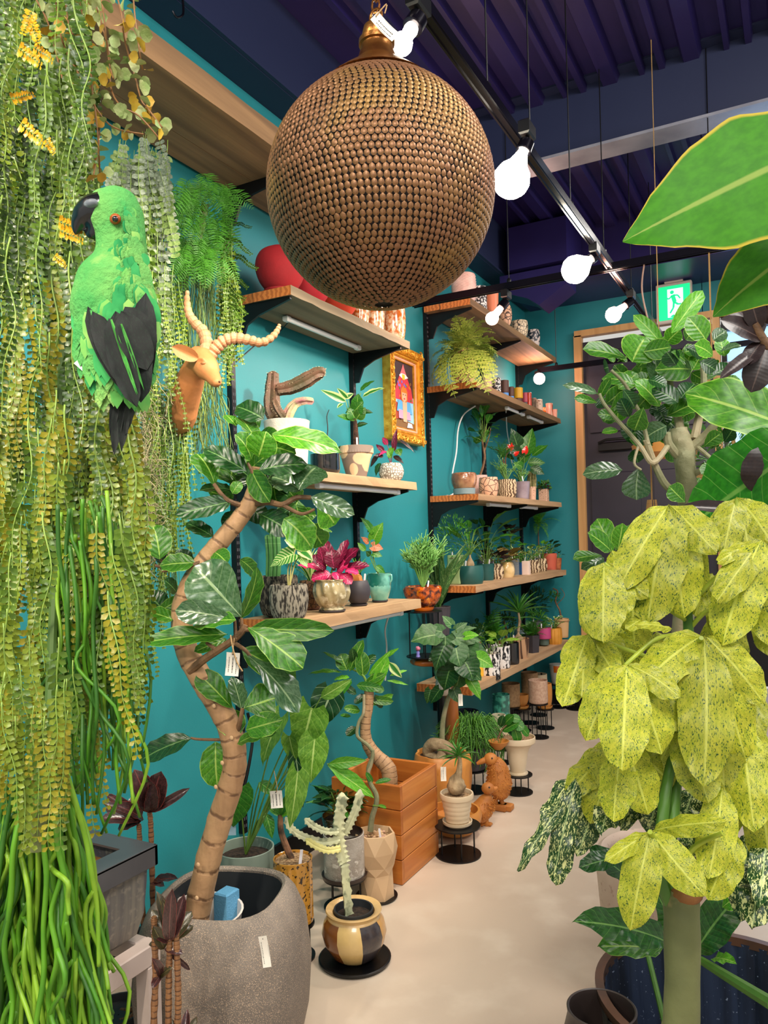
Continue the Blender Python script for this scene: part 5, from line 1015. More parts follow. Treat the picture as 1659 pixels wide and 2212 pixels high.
b.tube([ip(427,774,-.05),ip(438,775,-.062),ip(448,786,-.06)],[2.5*k,3.5*k,2*k],8)
q=part(o,'head',b,ter,label='carved head and neck'); remesh(q,.0035,5,.5)
b=MB(); b.ball(tuple(ip(439,785,-.06)),5*k,12,8,sc=(1.3,1,.8)); part(o,'eye',b,mat('tan_eye','#a86a3c',.4))
b=MB(); b.ball(tuple(ip(474,825,-.095)),2.3*k,8,6); part(o,'nostril',b,mat('shadow_brown','#4a2a18',.8))
b=MB(); M=frame(ip(430,776,-.05),ip(374,750,-.08)-ip(430,776,-.05),V((CX,0,CZ))-lo-V((0,0,.3))); b.leaf(M,60*k,30*k,'ell',8,3,.5,.5); b.leaf(M@Matrix.Translation((0,0,-.004)),54*k,20*k,'ell',8,3,.5,.7); part(o,'ear',b,ter,smooth='all')
b=MB(); M=frame(ip(446,762,.06),ip(470,735,.12)-ip(446,762,.06),V((CX,0,CZ))-lo); b.leaf(M,30*k,18*k,'ell',8,3,.5,.7); part(o,'ear',b,ter,smooth='all')
def ring(a,t,i): return 1+.1*(1 if i%3 else -1.6)
for pts,R_ in (([(441,772,0),(446,745,0),(440,718,.02),(420,697,.03),(407,675,.04),(404,650,.05),(405,628,.05)],(12,13,12,10.5,8.5,6.5,3.5)),([(455,768,.0),(468,750,.0),(487,735,.0),(512,730,.0),(540,735,.0),(565,740,.0),(588,728,.01),(600,712,.02),(604,700,.02)],(12,13.5,12.5,11.5,10.5,9,7.5,5.5,3))):
    b=MB(); C=catmull([ip(*q) for q in pts],6); b.tube(C,[x*k for x in R_],14,rf=ring); part(o,'horn',b,hornm,smooth=False)
# ================================================================ gold picture frame
gold=mat('gold_leaf_frame','#c8861c',.35,.55,c2='#e8b444',sc=30,lo=.35,hi=.65,bump=.3,bsc=90); gdk=mat('gold_shadow_side','#9a6a14',.4,.5)
y0,y1,z0,z1=3.70,4.115,1.94,2.48; o=thing('picture_frame','ornate gold framed picture of a figure in a red cone hat','picture',(.05,(y0+y1)/2,(z0+z1)/2)); lo=V(o.location)
def bar(ya,za,yb,zb,wd,x0,x1,m,name):
    b=MB(); b.bevbox(((x0+x1)/2-lo.x,(ya+yb)/2-lo.y,(za+zb)/2-lo.z),(x1-x0,abs(yb-ya) or wd,abs(zb-za) or wd),.005); part(o,name,b,m)
for (off,wd,xa,xb,m) in ((0,.048,.0,.05,gold),(.048,.017,.0,.042,gold),(.065,.014,.0,.034,mat('pink_beige_slip','#d8a888',.6)),(.079,.005,.0,.03,gold)):
    a,b_,c_,d_=y0+off,y1-off,z0+off,z1-off; nm={0:'outer_moulding',.048:'inner_moulding',.065:'slip',.079:'gold_edge'}[off]
    bar(a,c_,a+wd,d_,wd,xa,xb,m,nm); bar(b_-wd,c_,b_,d_,wd,xa,xb,m,nm); bar(a+wd,c_,b_-wd,c_+wd,wd,xa,xb,m,nm); bar(a+wd,d_-wd,b_-wd,d_,wd,xa,xb,m,nm)
b=MB(); r=random.Random(2); x_=.052-lo.x
per=[]
for i in range(26): f=(i+.5)/26; per+= [(y0+(y1-y0)*f,z0+.024,0),(y0+(y1-y0)*f,z1-.024,0)]
for i in range(28): f=(i+.5)/28; per+= [(y0+.027,z0+(z1-z0)*f,0),(y1-.027,z0+(z1-z0)*f,0)]
for (yy,zz,_) in per:
    a0=r.uniform(0,6); s=r.choice((-1,1)); P_=[V((x_+.002*math.sin(t),yy-lo.y+.017*(1-t/9)*math.cos(a0+s*t*.75),zz-lo.z+.017*(1-t/9)*math.sin(a0+s*t*.75))) for t in range(9)]; b.tube(P_,[.0045,.003],5)
part(o,'scroll_ornament',b,gold,kind='stuff')
pc=lambda n,c:mat('print_'+n,c,.6)
def flat(pts,m,dx,name='painted_shape'):
    b=MB(); b.add([(.02+dx-lo.x,y0+.083+(y1-y0-.166)*p[0]-lo.y,z0+.083+(z1-z0-.166)*p[1]-lo.z) for p in pts],[tuple(range(len(pts)))]); part(o,name,b,m,smooth=False)
flat([(0,0),(1,0),(1,1),(0,1)],pc('dark','#3a2a30'),0,'canvas')
flat([(0,0),(1,0),(1,.5),(.72,.52),(0,.45)],pc('pale_blue','#8cc4e4'),.001); flat([(0,0),(1,0),(1,.1),(.5,.14),(0,.12)],pc('floor','#7a5a34'),.0015); flat([(0,.12),(.36,.12),(.34,.34),(0,.4)],pc('rust','#a0442c'),.0015)
flat([(.02,.42),(.98,.42),(.9,.62),(.68,.8),(.32,.8),(.12,.6)],pc('crimson','#c83848'),.002); flat([(.3,.78),(.7,.78),(.54,.93),(.5,.98),(.46,.93)],pc('rose','#d86a72'),.0025); flat([(.28,.79),(.4,.76),(.5,.75),(.6,.76),(.74,.79),(.6,.83),(.4,.83)],pc('white','#ece4ec'),.003); flat([(.44,.74),(.56,.74),(.57,.82),(.43,.82)],pc('yellow','#e8c030'),.0035)
for i in range(26):
    r2=random.Random(i); u_,v_=r2.uniform(.12,.88),r2.uniform(.45,.72); s_=.035; flat([(u_+s_*math.cos(a*1.05+i),v_+s_*.7*math.sin(a*1.05+i)) for a in range(6)],pc(*[('orange','#e07a28'),('violet','#7a6ac8'),('scarlet','#d82c38'),('leafgreen','#4a7a3a')][i%4]),.003+.00005*i)
flat([(.34,.44),(.4,.4),(.6,.4),(.66,.44),(.67,.56),(.6,.62),(.4,.62),(.33,.56)],pc('orange','#e07a28'),.005); flat([(.39,.44),(.5,.39),(.61,.44),(.62,.54),(.38,.54)],pc('skin','#e8b090'),.0055)
flat([(.12,.24),(.9,.24),(.8,.42),(.55,.4),(.45,.4),(.2,.42)],pc('blue','#5aa8dc'),.005); flat([(.2,.14),(.82,.14),(.76,.26),(.2,.27)],pc('pink','#e89ab8'),.006); flat([(.42,.1),(.6,.1),(.62,.4),(.4,.4)],pc('skin','#e8b090'),.0062); flat([(.43,.5),(.46,.5),(.46,.52),(.43,.52)],ink,.0065); flat([(.54,.5),(.57,.5),(.57,.52),(.54,.52)],ink,.0065)
flat([(.46,.44),(.54,.44),(.53,.46),(.47,.46)],pc('scarlet','#d82c38'),.0065); flat([(.6,.02),(.9,.03),(.85,.09),(.66,.1)],pc('white','#ece4ec'),.006)
# ================================================================ front left: fig tree in speckled tub
tub=mat('terrazzo_grey_pot','#6f665e',.6,c2='#8a7f74',sc=6,bump=.35,bsc=220,c3='#b8a088',sc3=420,lo3=.56,hi3=.62); tubin=mat('dark_inner_pot','#23272b',.6)
def sqr(p):
    return lambda a,z,i:1/((abs(math.cos(a))**p+abs(math.sin(a))**p)**(1/p))
TB=V((.575,1.625,0)); o=thing('potted_fig_tree','tall fig tree with a curving trunk in a big speckled grey tub','potted plant',TB); lo=TB
b=MB(); pf=dens([(.17,0),(.19,.02),(.213,.12),(.222,.24),(.21,.36),(.185,.425),(.165,.45)],2); inn=[(.158,.452),(.15,.445),(.148,.36),(.148,.2)]
b.lathe(pf+inn,48,Matrix.Rotation(.3,4,'Z'),rf=sqr(3.0),cap1=True); part(o,'pot',b,tub,label='big speckled grey rounded square tub')
b=MB(); b.lathe([(.143,.21),(.147,.44)],40,Matrix.Rotation(.3,4,'Z'),rf=sqr(3.0),cap0=False); part(o,'liner',b,tubin)
b=MB(); b.lathe([(.09,.2),(.112,.40),(.117,.41),(.111,.41),(.1,.3),(.002,.3)],32,Matrix.Translation((-.04,-.05,0))); part(o,'inner_pot',b,mat('white_nursery_pot','#d8cfc8',.5),label='white nursery pot inside the tub')
b=MB(); b.lathe([(.1,.3),(.002,.315)],24,Matrix.Translation((-.04,-.05,0)),cap0=False); part(o,'soil',b,soil)
c=at(490,1962,d=2.13)-lo; b=MB(); b.bevbox((c.x,c.y,(c.z+.05+.2)/2),(.045,.055,c.z+.05-.2),.004,Matrix.Rotation(0,4,'Z')); part(o,'foam_block',b,mat('blue_foam','#6aaed8',.8,bump=.3,bsc=200))
def dp(px,py,d): return at(px,py,d=d)-lo
T=[(412,2060,2.05),(422,1990,2.05),(434,1930,2.05),(452,1850,2.04),(475,1770,2.03),(497,1700,2.02),(507,1650,2.02),(503,1600,2.02),(485,1548,2.02),(450,1490,2.02),(415,1430,2.02),(398,1385,2.02),(393,1330,2.02),(402,1285,2.02),(430,1230,2.02),(468,1180,2.02),(505,1135,2.02),(535,1095,2.02),(553,1050,2.02),(560,1010,2.02)]
barkt=ringmat('ringed_fig_bark','#a07a56','#b8926a','#5a3c28',26)
b=MB(); b.tube(catmull([dp(*t) for t in T],6),[.037,.033,.031,.030,.028,.024,.019],16,rf=lambda a,t,i:1+(.055 if i%6==0 else 0)+.02*math.sin(a*3+i)); part(o,'trunk',b,barkt,label='curving ringed brown trunk')
r=random.Random(8)
for (x,y) in ((545,0,),)[:0]: pass
for (x,y) in ((462,1525),(500,1594),(480,1648),(466,1700),(420,1440),(428,1868),(425,1940)):
    c=dp(x,y,1.985); b=MB(); b.ball((0,0,0),.006,10,6,Matrix.Translation(c),sc=(1,.5,1)); part(o,'leaf_scar',b,mat('pale_scar','#c9a47c',.7))
def br(pts,r0,r1=None,m=None,nm='branch',root=None,par=None):
    rt=root or o; b=MB(); b.tube(catmull([at(x,y,d=d)-V(rt.location) for x,y,d in pts],5),[r0,r1 or r0*.6],8); part(rt,nm,b,m or stemb)
br([(410,1450,2.0),(440,1425,1.97),(470,1405,1.95),(500,1385,1.94),(522,1365,1.93),(530,1350,1.93)],.011,.008); br([(500,1385,1.94),(530,1405,1.94),(545,1425,1.94)],.006); br([(522,1365,1.93),(522,1335,1.93)],.006); br([(470,1405,1.95),(445,1388,1.95)],.006); br([(525,1360,1.93),(550,1362,1.92)],.006); br([(510,1380,1.93),(508,1340,1.93)],.005)
br([(507,1600,2.02),(518,1560,2.0),(524,1530,2.0)],.008); br([(475,1598,2.02),(430,1597,2.0),(412,1594,2.0)],.004,.003)
br([(395,1335,2.02),(365,1325,2.02),(340,1318,2.02)],.008); br([(345,1208,2.02),(365,1230,2.02),(350,1235,2.02)],.004); br([(460,1190,2.02),(430,1215,2.0),(410,1222,2.0),(360,1225,2.0),(335,1222,2.0)],.007)
br([(540,1090,2.02),(580,1085,2.0),(610,1090,1.98),(640,1075,1.98),(672,1075,1.98)],.009,.006); br([(535,1095,2.02),(500,1085,2.0),(480,1070,2.0),(462,1045,2.0)],.008,.005); br([(556,1050,2.02),(545,1020,2.0),(535,1000,2.0)],.006); br([(610,1090,1.98),(650,1110,1.97),(680,1100,1.97)],.006)
D=2.0
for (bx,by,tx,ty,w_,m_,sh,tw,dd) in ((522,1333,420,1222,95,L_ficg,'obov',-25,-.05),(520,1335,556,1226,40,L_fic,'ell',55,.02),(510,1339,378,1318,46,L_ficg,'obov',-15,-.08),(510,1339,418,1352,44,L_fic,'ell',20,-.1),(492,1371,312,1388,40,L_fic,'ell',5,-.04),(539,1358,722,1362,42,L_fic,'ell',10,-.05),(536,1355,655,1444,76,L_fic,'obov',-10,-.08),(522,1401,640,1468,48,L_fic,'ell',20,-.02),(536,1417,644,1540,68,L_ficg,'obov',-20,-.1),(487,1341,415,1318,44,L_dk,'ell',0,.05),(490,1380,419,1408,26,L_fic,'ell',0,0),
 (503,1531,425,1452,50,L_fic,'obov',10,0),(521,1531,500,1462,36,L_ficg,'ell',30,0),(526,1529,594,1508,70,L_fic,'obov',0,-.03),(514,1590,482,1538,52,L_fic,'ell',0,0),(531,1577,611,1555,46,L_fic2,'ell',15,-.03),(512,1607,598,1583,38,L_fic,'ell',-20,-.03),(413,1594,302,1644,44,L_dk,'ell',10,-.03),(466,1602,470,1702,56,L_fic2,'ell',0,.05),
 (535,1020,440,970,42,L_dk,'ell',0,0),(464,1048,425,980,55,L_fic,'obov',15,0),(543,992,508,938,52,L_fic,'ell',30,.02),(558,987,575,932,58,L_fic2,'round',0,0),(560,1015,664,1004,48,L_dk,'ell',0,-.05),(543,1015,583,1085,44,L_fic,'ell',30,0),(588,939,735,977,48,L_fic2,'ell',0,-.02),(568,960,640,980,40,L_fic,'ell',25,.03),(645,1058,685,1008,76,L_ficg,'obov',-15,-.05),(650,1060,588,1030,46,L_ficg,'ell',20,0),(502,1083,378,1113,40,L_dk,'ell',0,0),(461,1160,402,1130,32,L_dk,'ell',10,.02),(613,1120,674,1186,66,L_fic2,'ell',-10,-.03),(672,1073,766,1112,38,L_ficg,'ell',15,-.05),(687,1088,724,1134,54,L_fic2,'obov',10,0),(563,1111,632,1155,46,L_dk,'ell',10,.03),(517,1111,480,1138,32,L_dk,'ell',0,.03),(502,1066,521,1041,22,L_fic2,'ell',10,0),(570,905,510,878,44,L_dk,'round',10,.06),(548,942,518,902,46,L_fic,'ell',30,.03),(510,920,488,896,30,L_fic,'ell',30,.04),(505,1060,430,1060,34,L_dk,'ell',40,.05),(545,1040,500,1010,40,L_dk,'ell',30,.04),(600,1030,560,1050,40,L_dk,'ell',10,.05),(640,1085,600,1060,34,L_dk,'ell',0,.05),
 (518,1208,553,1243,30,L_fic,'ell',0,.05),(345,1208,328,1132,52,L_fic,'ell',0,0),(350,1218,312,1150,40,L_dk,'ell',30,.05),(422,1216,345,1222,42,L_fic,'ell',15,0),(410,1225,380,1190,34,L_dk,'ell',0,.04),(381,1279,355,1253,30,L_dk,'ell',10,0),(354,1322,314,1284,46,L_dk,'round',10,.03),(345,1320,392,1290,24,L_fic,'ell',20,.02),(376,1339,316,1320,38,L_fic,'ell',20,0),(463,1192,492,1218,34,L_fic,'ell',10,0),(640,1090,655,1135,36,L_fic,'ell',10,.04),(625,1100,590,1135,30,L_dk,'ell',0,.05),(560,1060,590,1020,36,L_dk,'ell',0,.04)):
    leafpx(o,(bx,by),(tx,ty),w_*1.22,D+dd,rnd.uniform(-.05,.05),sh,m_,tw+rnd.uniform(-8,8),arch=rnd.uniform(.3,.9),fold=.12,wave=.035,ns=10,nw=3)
r=random.Random(12)
for i in range(34):
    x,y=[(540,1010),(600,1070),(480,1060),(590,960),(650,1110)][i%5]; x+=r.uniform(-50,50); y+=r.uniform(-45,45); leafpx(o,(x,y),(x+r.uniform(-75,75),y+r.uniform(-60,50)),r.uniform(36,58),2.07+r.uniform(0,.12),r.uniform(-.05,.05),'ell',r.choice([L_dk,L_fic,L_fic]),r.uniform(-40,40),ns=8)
tag(o,502,1435,1.9,.1,.033,.058,'cream price tag tied with jute twine',3,(506,1378)); tag(o,572,2056,1.83,-.13,.02,.075,'narrow white tag on the tub',1,name='tub_tag')
b=MB(); b.tube(catmull([dp(498,1372,1.9),dp(503,1400,1.89),dp(512,1430,1.885),dp(524,1450,1.88)],4),.002,5); part(o,'string',b,twine)
# ================================================================ anthurium etc.
def floorpt(px,py): p=at(px,py,z=0); p.z=0; return p
def potw(name,label,pos,R,H,prof,m,cat='potted plant',rf=None,soilm=soil,sd=.08,n=48,dn=2,empty=False,z=0,sa=None,th=None):
    o=thing(name,label,cat,(pos[0],pos[1],(pos[2] if len(pos)>2 else 0)+.0005)); zb=0
    if sa: saucer(o,R*sa[1],.02,sa[0]); zb=.012
    zi,ri=vessel(o,R,H,prof,m,rf,soilm,n,sd,T=Matrix.Translation((0,0,zb)),empty=empty,dn=dn,th=th); return o,zi+zb,ri
def depthp(px,py,y=None,x=None): return at(px,py,x=x,y=y)
def leaves(o,D,L,arch=.5,**k):
    for q in L:
        bx,by,tx,ty,w_,m_,sh=q[:7]; tw=q[7] if len(q)>7 else 0; dd=q[8] if len(q)>8 else 0
        leafpx(o,(bx,by),(tx,ty),w_,D+dd,rnd.uniform(-.04,.04),sh,m_,tw+rnd.uniform(-8,8),arch=arch,**k)
def petioles(o,base,L,r=.003,m=None,D=None):
    for q in L:
        e=at(q[0],q[1],d=(D or dep(o.location))+(q[2] if len(q)>2 else 0))-V(o.location); mid=V(base)*.45+e*.55+V((0,0,.03)); b=MB(); b.tube(catmull([base,mid,e],5),[r,r*.6],6); part(o,'petiole',b,m or stemg)
sage=mat('sage_grey_pot','#7f8f84',.6,c2='#78887c',sc=3)
p=at(531,1860,x=.27); o,zi,ri=potw('potted_anthurium','sage grey cylinder pot with big hanging heart shaped leaves',(.27,p.y),.098,.335,'cyl',sage,sd=.1,sa=(sage,1.0)); D=dep(o.location)
sc_=(at(531,1800,d=D)-V(o.location)).z; 
L=[(674,1530,649,1618,72,L_an,'heart',0,-.2),(716,1497,684,1575,60,L_an2,'heart',10,-.15),(680,1597,671,1692,54,L_an,'heart',5,-.25),(643,1668,626,1790,42,L_an,'heart',-15,-.3),(693,1507,760,1466,24,L_an,'ovate',30,-.2),(514,1702,503,1787,62,L_md,'heart',0,-.1),(574,1757,588,1812,20,L_md,'ovate',0,-.05),(606,1550,567,1655,46,L_an,'heart',30,-.1),(625,1590,642,1650,30,L_an,'heart',20,-.15),(560,1690,600,1720,22,L_md,'ovate',0,.02),(640,1640,655,1745,30,L_an2,'heart',20,-.22),(690,1500,705,1560,26,L_an,'heart',30,-.12)]
leaves(o,D,[(q[0],q[1],q[2],q[3],q[4]*1.25)+tuple(q[5:]) for q in L],ns=10,nw=3); petioles(o,(0,0,zi),[(q[0],q[1],q[8]) for q in L],.0032); b=MB(); b.box((0,0,0),(.03,.001,.045),Matrix.Translation(at(500,1790,d=D-.06)-V(o.location))@Matrix.Rotation(TH,4,'Z')); part(o,'label_stick',b,mat('pale_blue_label','#a8c8dc',.5),smooth=False)
tag(o,597,1727,2.3,-.05,.036,.052,'cream price tag on pink string',3,(592,1665))
# stands
def stand(key_label,p,r,h,n=4,name='plant_stand'):
    o=thing(name,key_label,'plant stand',(p[0],p[1],0)); 
    for zz,nm in ((0,'base_disc'),(h-.006,'top_disc')): b=MB(); b.lathe([(r,zz),(r,zz+.006)],32,cap1=True); part(o,nm,b,blackm,smooth=True)
    for i in range(n): a=2*PI*i/n+.6; b=MB(); b.tube([(r*.72*math.cos(a),r*.72*math.sin(a),.005),(r*.72*math.cos(a),r*.72*math.sin(a),h-.005)],.0035,6); part(o,'rod',b,blackm)
    return h
def topz(px,py,p): 
    q=at(px,py,d=dep(p)); return q.z
goldg=mat('gold_black_fluted_glaze','#b07a28',.25,c2='#c88f38',sc=6,st=(3,3,.5),lo=.3,hi=.7,coat=.6,c3='#2a1c10',sc3=80,lo3=.56,hi3=.62)
p=floorpt(638,2066); h=topz(628,1992,p); stand('black wire stand under the gold fluted pot',p,.068,h)
o,zi,ri=potw('potted_caudex','gold and black fluted pot of gravel with a thin dark stem',(p.x,p.y,h),.066,.205,'cyl',goldg,rf='flute',soilm=grav,sd=.04,n=64,sa=(goldg,1.0)); D=dep(o.location)
b=MB(); b.tube(catmull([(0,0,zi-.01),at(608,1800,d=D)-V(o.location),at(606,1760,d=D)-V(o.location)],5),[.012,.009],8); part(o,'stem',b,mat('dark_banded_stem','#3a2c20',.7,c2='#8a6248',sc=14,lo=.5,hi=.6)); b=MB(); sticklabel(o,at(648,1868,d=D-.05)-V(o.location),.05,.01); leaves(o,D,[(606,1762,590,1700,20,L_md,'ovate'),(606,1762,632,1700,18,L_md,'ovate'),(606,1762,640,1745,16,L_lt,'ovate'),(606,1762,575,1740,16,L_md,'ovate')])
# dragon bone cactus in the striped ball pot
k=NT('brown_cream_navy_stripes'); co=k.coord(); s_=k.n('ShaderNodeSeparateXYZ'); k.l(co,s_.inputs[0]); an=k.math('ARCTAN2',s_.outputs[1],s_.outputs[0]); cr=k.n('ShaderNodeValToRGB'); cr.color_ramp.interpolation='CONSTANT'
f=k.math('MULTIPLY_ADD',an,1/(2*PI),.5); k.l(k.math('ADD',f,k.math('MULTIPLY',s_.outputs[2],.12)),cr.inputs[0]); E=cr.color_ramp.elements; cols=['#d8b878','#7a4218','#d8b878','#1c2434','#c89858','#7a4218','#d8b878','#1c2434']
E[0].position=0; E[0].color=lin(cols[0]); E[1].position=.13; E[1].color=lin(cols[1])
for i in range(2,8): e=E.new(i*.125+.01); e.color=lin(cols[i])
zr=k.ramp(s_.outputs[2],.148,.15); k.l(k.mix(k.math('MULTIPLY',k.noise(k.coord(),70,3),.25),k.mix(zr,cr.outputs[0],lin('#d8b47a')),lin('#8a6a40')),k.b.inputs['Base Color']); k.b.inputs['Roughness'].default_value=.25; k.b.inputs['Coat Weight'].default_value=.5
p=V((.645,2.19,0)); o=thing('potted_euphorbia','round brown cream and navy striped pot with a pale branching dragon bone cactus','potted plant',(p.x,p.y,.001)); D=dep(p)
b=MB(); b.lathe([(.1,0),(.118,.004),(.121,.012),(.116,.014),(.1,.009),(.002,.009)],40); part(o,'saucer',b,blackm,label='wide black saucer'); 
b=MB(); pf=dens([(.055,.01),(.075,.025),(.1,.065),(.108,.1),(.1,.135),(.084,.155),(.086,.163),(.094,.17)],3); b.lathe(pf+[(.092,.175),(.08,.172),(.07,.165),(.068,.14)],48,cap1=True); part(o,'pot',b,k.m)
b=MB(); b.lathe([(.064,.14),(.066,.174),(.061,.174),(.06,.145)],40,cap0=False); part(o,'inner_pot',b,tubin); b=MB(); b.lathe([(.06,.15),(.03,.153),(.001,.155)],24,cap0=False); part(o,'soil',b,soil)
eup=mat('pale_euphorbia','#a8ac8c',.55,c2='#cfcfa4',sc=9,lo=.35,hi=.65,c3='#7d8468',sc3=30,lo3=.55,hi3=.65)
def dragon(root,pts,R,name,m=eup,dd=0):
    C=catmull([at(x,y,d=D+dd)-V(root.location) for x,y in pts],9); N=len(C); b=MB(); R*=1.12; RR=[R*(1 if i<N-3 else (.75,.5,.2)[i-N+3]) for i in range(N)]
    b.tube(C,RR,12,rf=lambda a,t,i:1+ (.62 if i%3==0 else .2)*max(0,math.cos(a*3))-.32*max(0,-math.cos(a*3))); part(root,name,b,m)
dragon(o,[(752,1975),(745,1900),(742,1860)],.0115,'stem'); dragon(o,[(742,1862),(733,1830),(729,1790),(733,1750),(739,1712)],.015,'column')
dragon(o,[(735,1812),(700,1818),(660,1808),(632,1792),(617,1765)],.009,'arm',dd=-.02); dragon(o,[(733,1795),(705,1795),(680,1785),(658,1768)],.0085,'arm',dd=-.03); dragon(o,[(736,1832),(710,1836),(685,1828),(660,1812)],.0085,'arm',mat('yellow_euphorbia','#c9c06a',.55,c2='#e0d88c',sc=9),dd=-.03); dragon(o,[(742,1800),(755,1775),(768,1745),(778,1705)],.0115,'arm',dd=.03)
# ribbed olive pot, white pot and their stands
olive=mat('olive_brown_glaze','#3a2e14',.15,c2='#5a4a1e',sc=10,coat=.9); olivi=None
p=floorpt(690,1912); p=V((.27,2.71,0)); D=dep(p); h=topz(680,1822,p); stand('tall black stand in the back holding the olive ribbed pot',p,.075,h)
o,zi,ri=potw('potted_ivy','olive brown ribbed glossy pot with dark ivy leaves',(p.x,p.y,h),.073,.115,'taper',olive,rf='bands',dn=4,sd=.15); leafy(o,(0,0,zi),22,.12,.09,.06,'heart',L_dk,seed=4,spread=.55); leafy(o,(0,0,zi),7,.09,.12,.03,'lance',L_md,seed=1)
p=V((.42,2.5,0)); D=dep(p); h=topz(718,1893,p); stand('black wire stand under the chalky white pot',p,.082,h,n=5)
o,zi,ri=potw('chalk_pot','chalky white cylinder pot with a dark rim behind the cactus',(p.x,p.y,h),.078,.165,'cyl',mat('chalky_white','#b8b0a6',.7,c2='#9a9084',sc=12,lo=.4,hi=.65,bump=.4,bsc=60,c3='#d8d2c8',sc3=24),'plant pot',empty=True); b=MB(); b.lathe([(.07,.13),(.0745,.17),(.071,.17),(.068,.13)],32,cap0=False); part(o,'liner',b,mat('dark_brown_liner','#2a1a14',.3,coat=.5)); b=MB(); b.lathe([(.084,0),(.088,.012),(.08,.012)],32); part(o,'saucer',b,mat('dark_brown_saucer','#2f1f1a',.35))
p=floorpt(700,1955); 
# faceted beige pot
p=V((.49,2.62,0)); o=thing('potted_adenia','tall beige faceted pot of pebbles with a thin crooked stem','potted plant',(p.x,p.y,.001)); D=dep(p)
b=MB(); H=topz(808,1797,p); n=7; vs=[];fs=[]; rs=[(.07,.006,0),(.066,.1,.45),(.074,H*.52,0),(.09,H*.74,.45),(.078,H,0)]
for (r_,z_,tw_) in rs:
    for j in range(n): a=2*PI*(j+tw_)/n+.3; vs.append((r_*math.cos(a),r_*math.sin(a),z_))
for i in range(4):
    for j in range(n):
        k_=(j+1)%n; a_,b_,c_,d_=i*n+j,i*n+k_,(i+1)*n+k_,(i+1)*n+j
        fs+= [(a_,b_,d_),(b_,c_,d_)] if i%2==0 else [(a_,b_,c_),(a_,c_,d_)]
m_=len(vs)
for (r_,z_) in ((.07,H+.001),(.066,H-.025)):
    for j in range(n): a=2*PI*j/n+.3; vs.append((r_*math.cos(a),r_*math.sin(a),z_))
for j in range(n): k_=(j+1)%n; fs+= [(4*n+j,4*n+k_,m_+k_,m_+j),(m_+j,m_+k_,m_+n+k_,m_+n+j)]
fs.append(tuple(reversed(range(n)))); b.add(vs,fs); part(o,'pot',b,PM['beige'],smooth=False)
b=MB(); b.lathe([(.08,0),(.083,.006),(.06,.006)],30,cap1=True); part(o,'saucer',b,blackm); b=MB(); b.add([(.067*math.cos(2*PI*j/7+.3),.067*math.sin(2*PI*j/7+.3),H-.02) for j in range(7)],[tuple(range(7))]); part(o,'soil',b,grav,smooth=False)
r=random.Random(4)
for i in range(46):
    a=r.uniform(0,6.3); q=r.uniform(0,.055); s_=r.uniform(.005,.009) if i>5 else .014; b=MB(); b.ball((q*math.cos(a),q*math.sin(a),H-.018+s_*.4),s_,7,5,sc=(1,r.uniform(.7,1),.7)); part(o,'pebble',b,mat('pebble_%d'%(i%3),('#c9a880','#9a7450','#b8927a')[i%3],.8))
br([(800,1795,D),(804,1765,D),(813,1735,D),(812,1715,D),(800,1692,D),(795,1672,D),(802,1650,D),(806,1620,D)],.012,.006,barkg,'stem',root=o); br([(806,1740,D-.02),(822,1742,D-.04)],.003,.002,stemg,'branch',root=o)
leaves(o,D-.35,[(708,1650,792,1642,25,L_lt,'lance',20),(708,1653,808,1724,36,L_lt,'lance',0),(712,1655,753,1692,16,L_lt,'lance',10)]); leaves(o,D,[(810,1692,845,1684,12,L_md,'ell'),(805,1690,790,1668,12,L_md,'ell'),(815,1740,835,1745,8,L_lt,'ell')]); sticklabel(o,at(822,1812,d=D-.05)-V(o.location),.04,.008)
b=MB(); b.tube(catmull([at(708,1650,d=D-.35)-V(o.location),at(730,1668,d=D-.2)-V(o.location),at(790,1685,d=D)-V(o.location)],5),.0025,6); part(o,'petiole',b,stemg)
# ================================================================ wooden crate planter
crw=wood('orange_teak','#a8591f','#c47a34','#8a4516',.4,1,0,.15); crw2=wood('orange_teak_side','#b8682a','#d08a44','#8f4a18',.4,1,1,.15)
zt=at(863,1699,y=2.745).z; x0,x1,y0,y1=.215,.54,2.745,3.10; o=thing('crate_planter','square orange teak crate planter on the floor','planter',((x0+x1)/2,(y0+y1)/2,0)); lo=V(o.location); hp=zt/4; t=.02
for i in range(4):
    zc=hp*(i+.5)
    for (yy,) in ((y0,),(y1,)): b=MB(); b.bevbox(((x0+x1)/2-lo.x,(yy+(t/2 if yy==y0 else -t/2))-lo.y,zc),(x1-x0,t,hp-.0025),.0025); part(o,'plank',b,crw,smooth=False)
    for xx in (x0,x1): b=MB(); b.bevbox(((xx+(t/2 if xx==x0 else -t/2))-lo.x,(y0+y1)/2-lo.y,zc),(t,y1-y0-2*t-.001,hp-.0025),.0025); part(o,'plank',b,crw2,smooth=False)
for xx in (x0+t+.013,x1-t-.013):
    for yy in (y0+t+.013,y1-t-.013): b=MB(); b.box((xx-lo.x,yy-lo.y,zt/2-.01),(.025,.025,zt-.03)); part(o,'corner_post',b,crw,smooth=False)
o=thing('young_fig_tree','stout young fig tree leaning out of the teak crate','potted plant',(.38,2.92,.0)); lo=V(o.location); b=MB(); b.lathe([(.07,.01),(.085,.16),(.08,.16),(.076,.14),(.002,.14)],24); part(o,'pot',b,tubin); D=dep(lo)
b=MB(); b.tube(catmull([(0,0,.13)]+[at(x,y,d=D+dd)-lo for x,y,dd in ((843,1740,-.03),(842,1680,-.03),(835,1655,-.02),(808,1628,0),(792,1600,0),(789,1565,0),(796,1520,0),(797,1490,0))],6),[.03,.032,.034,.03,.024,.022,.021],14,rf=lambda a,t,i:1+(.05 if i%4==0 else 0)); part(o,'trunk',b,barkt)
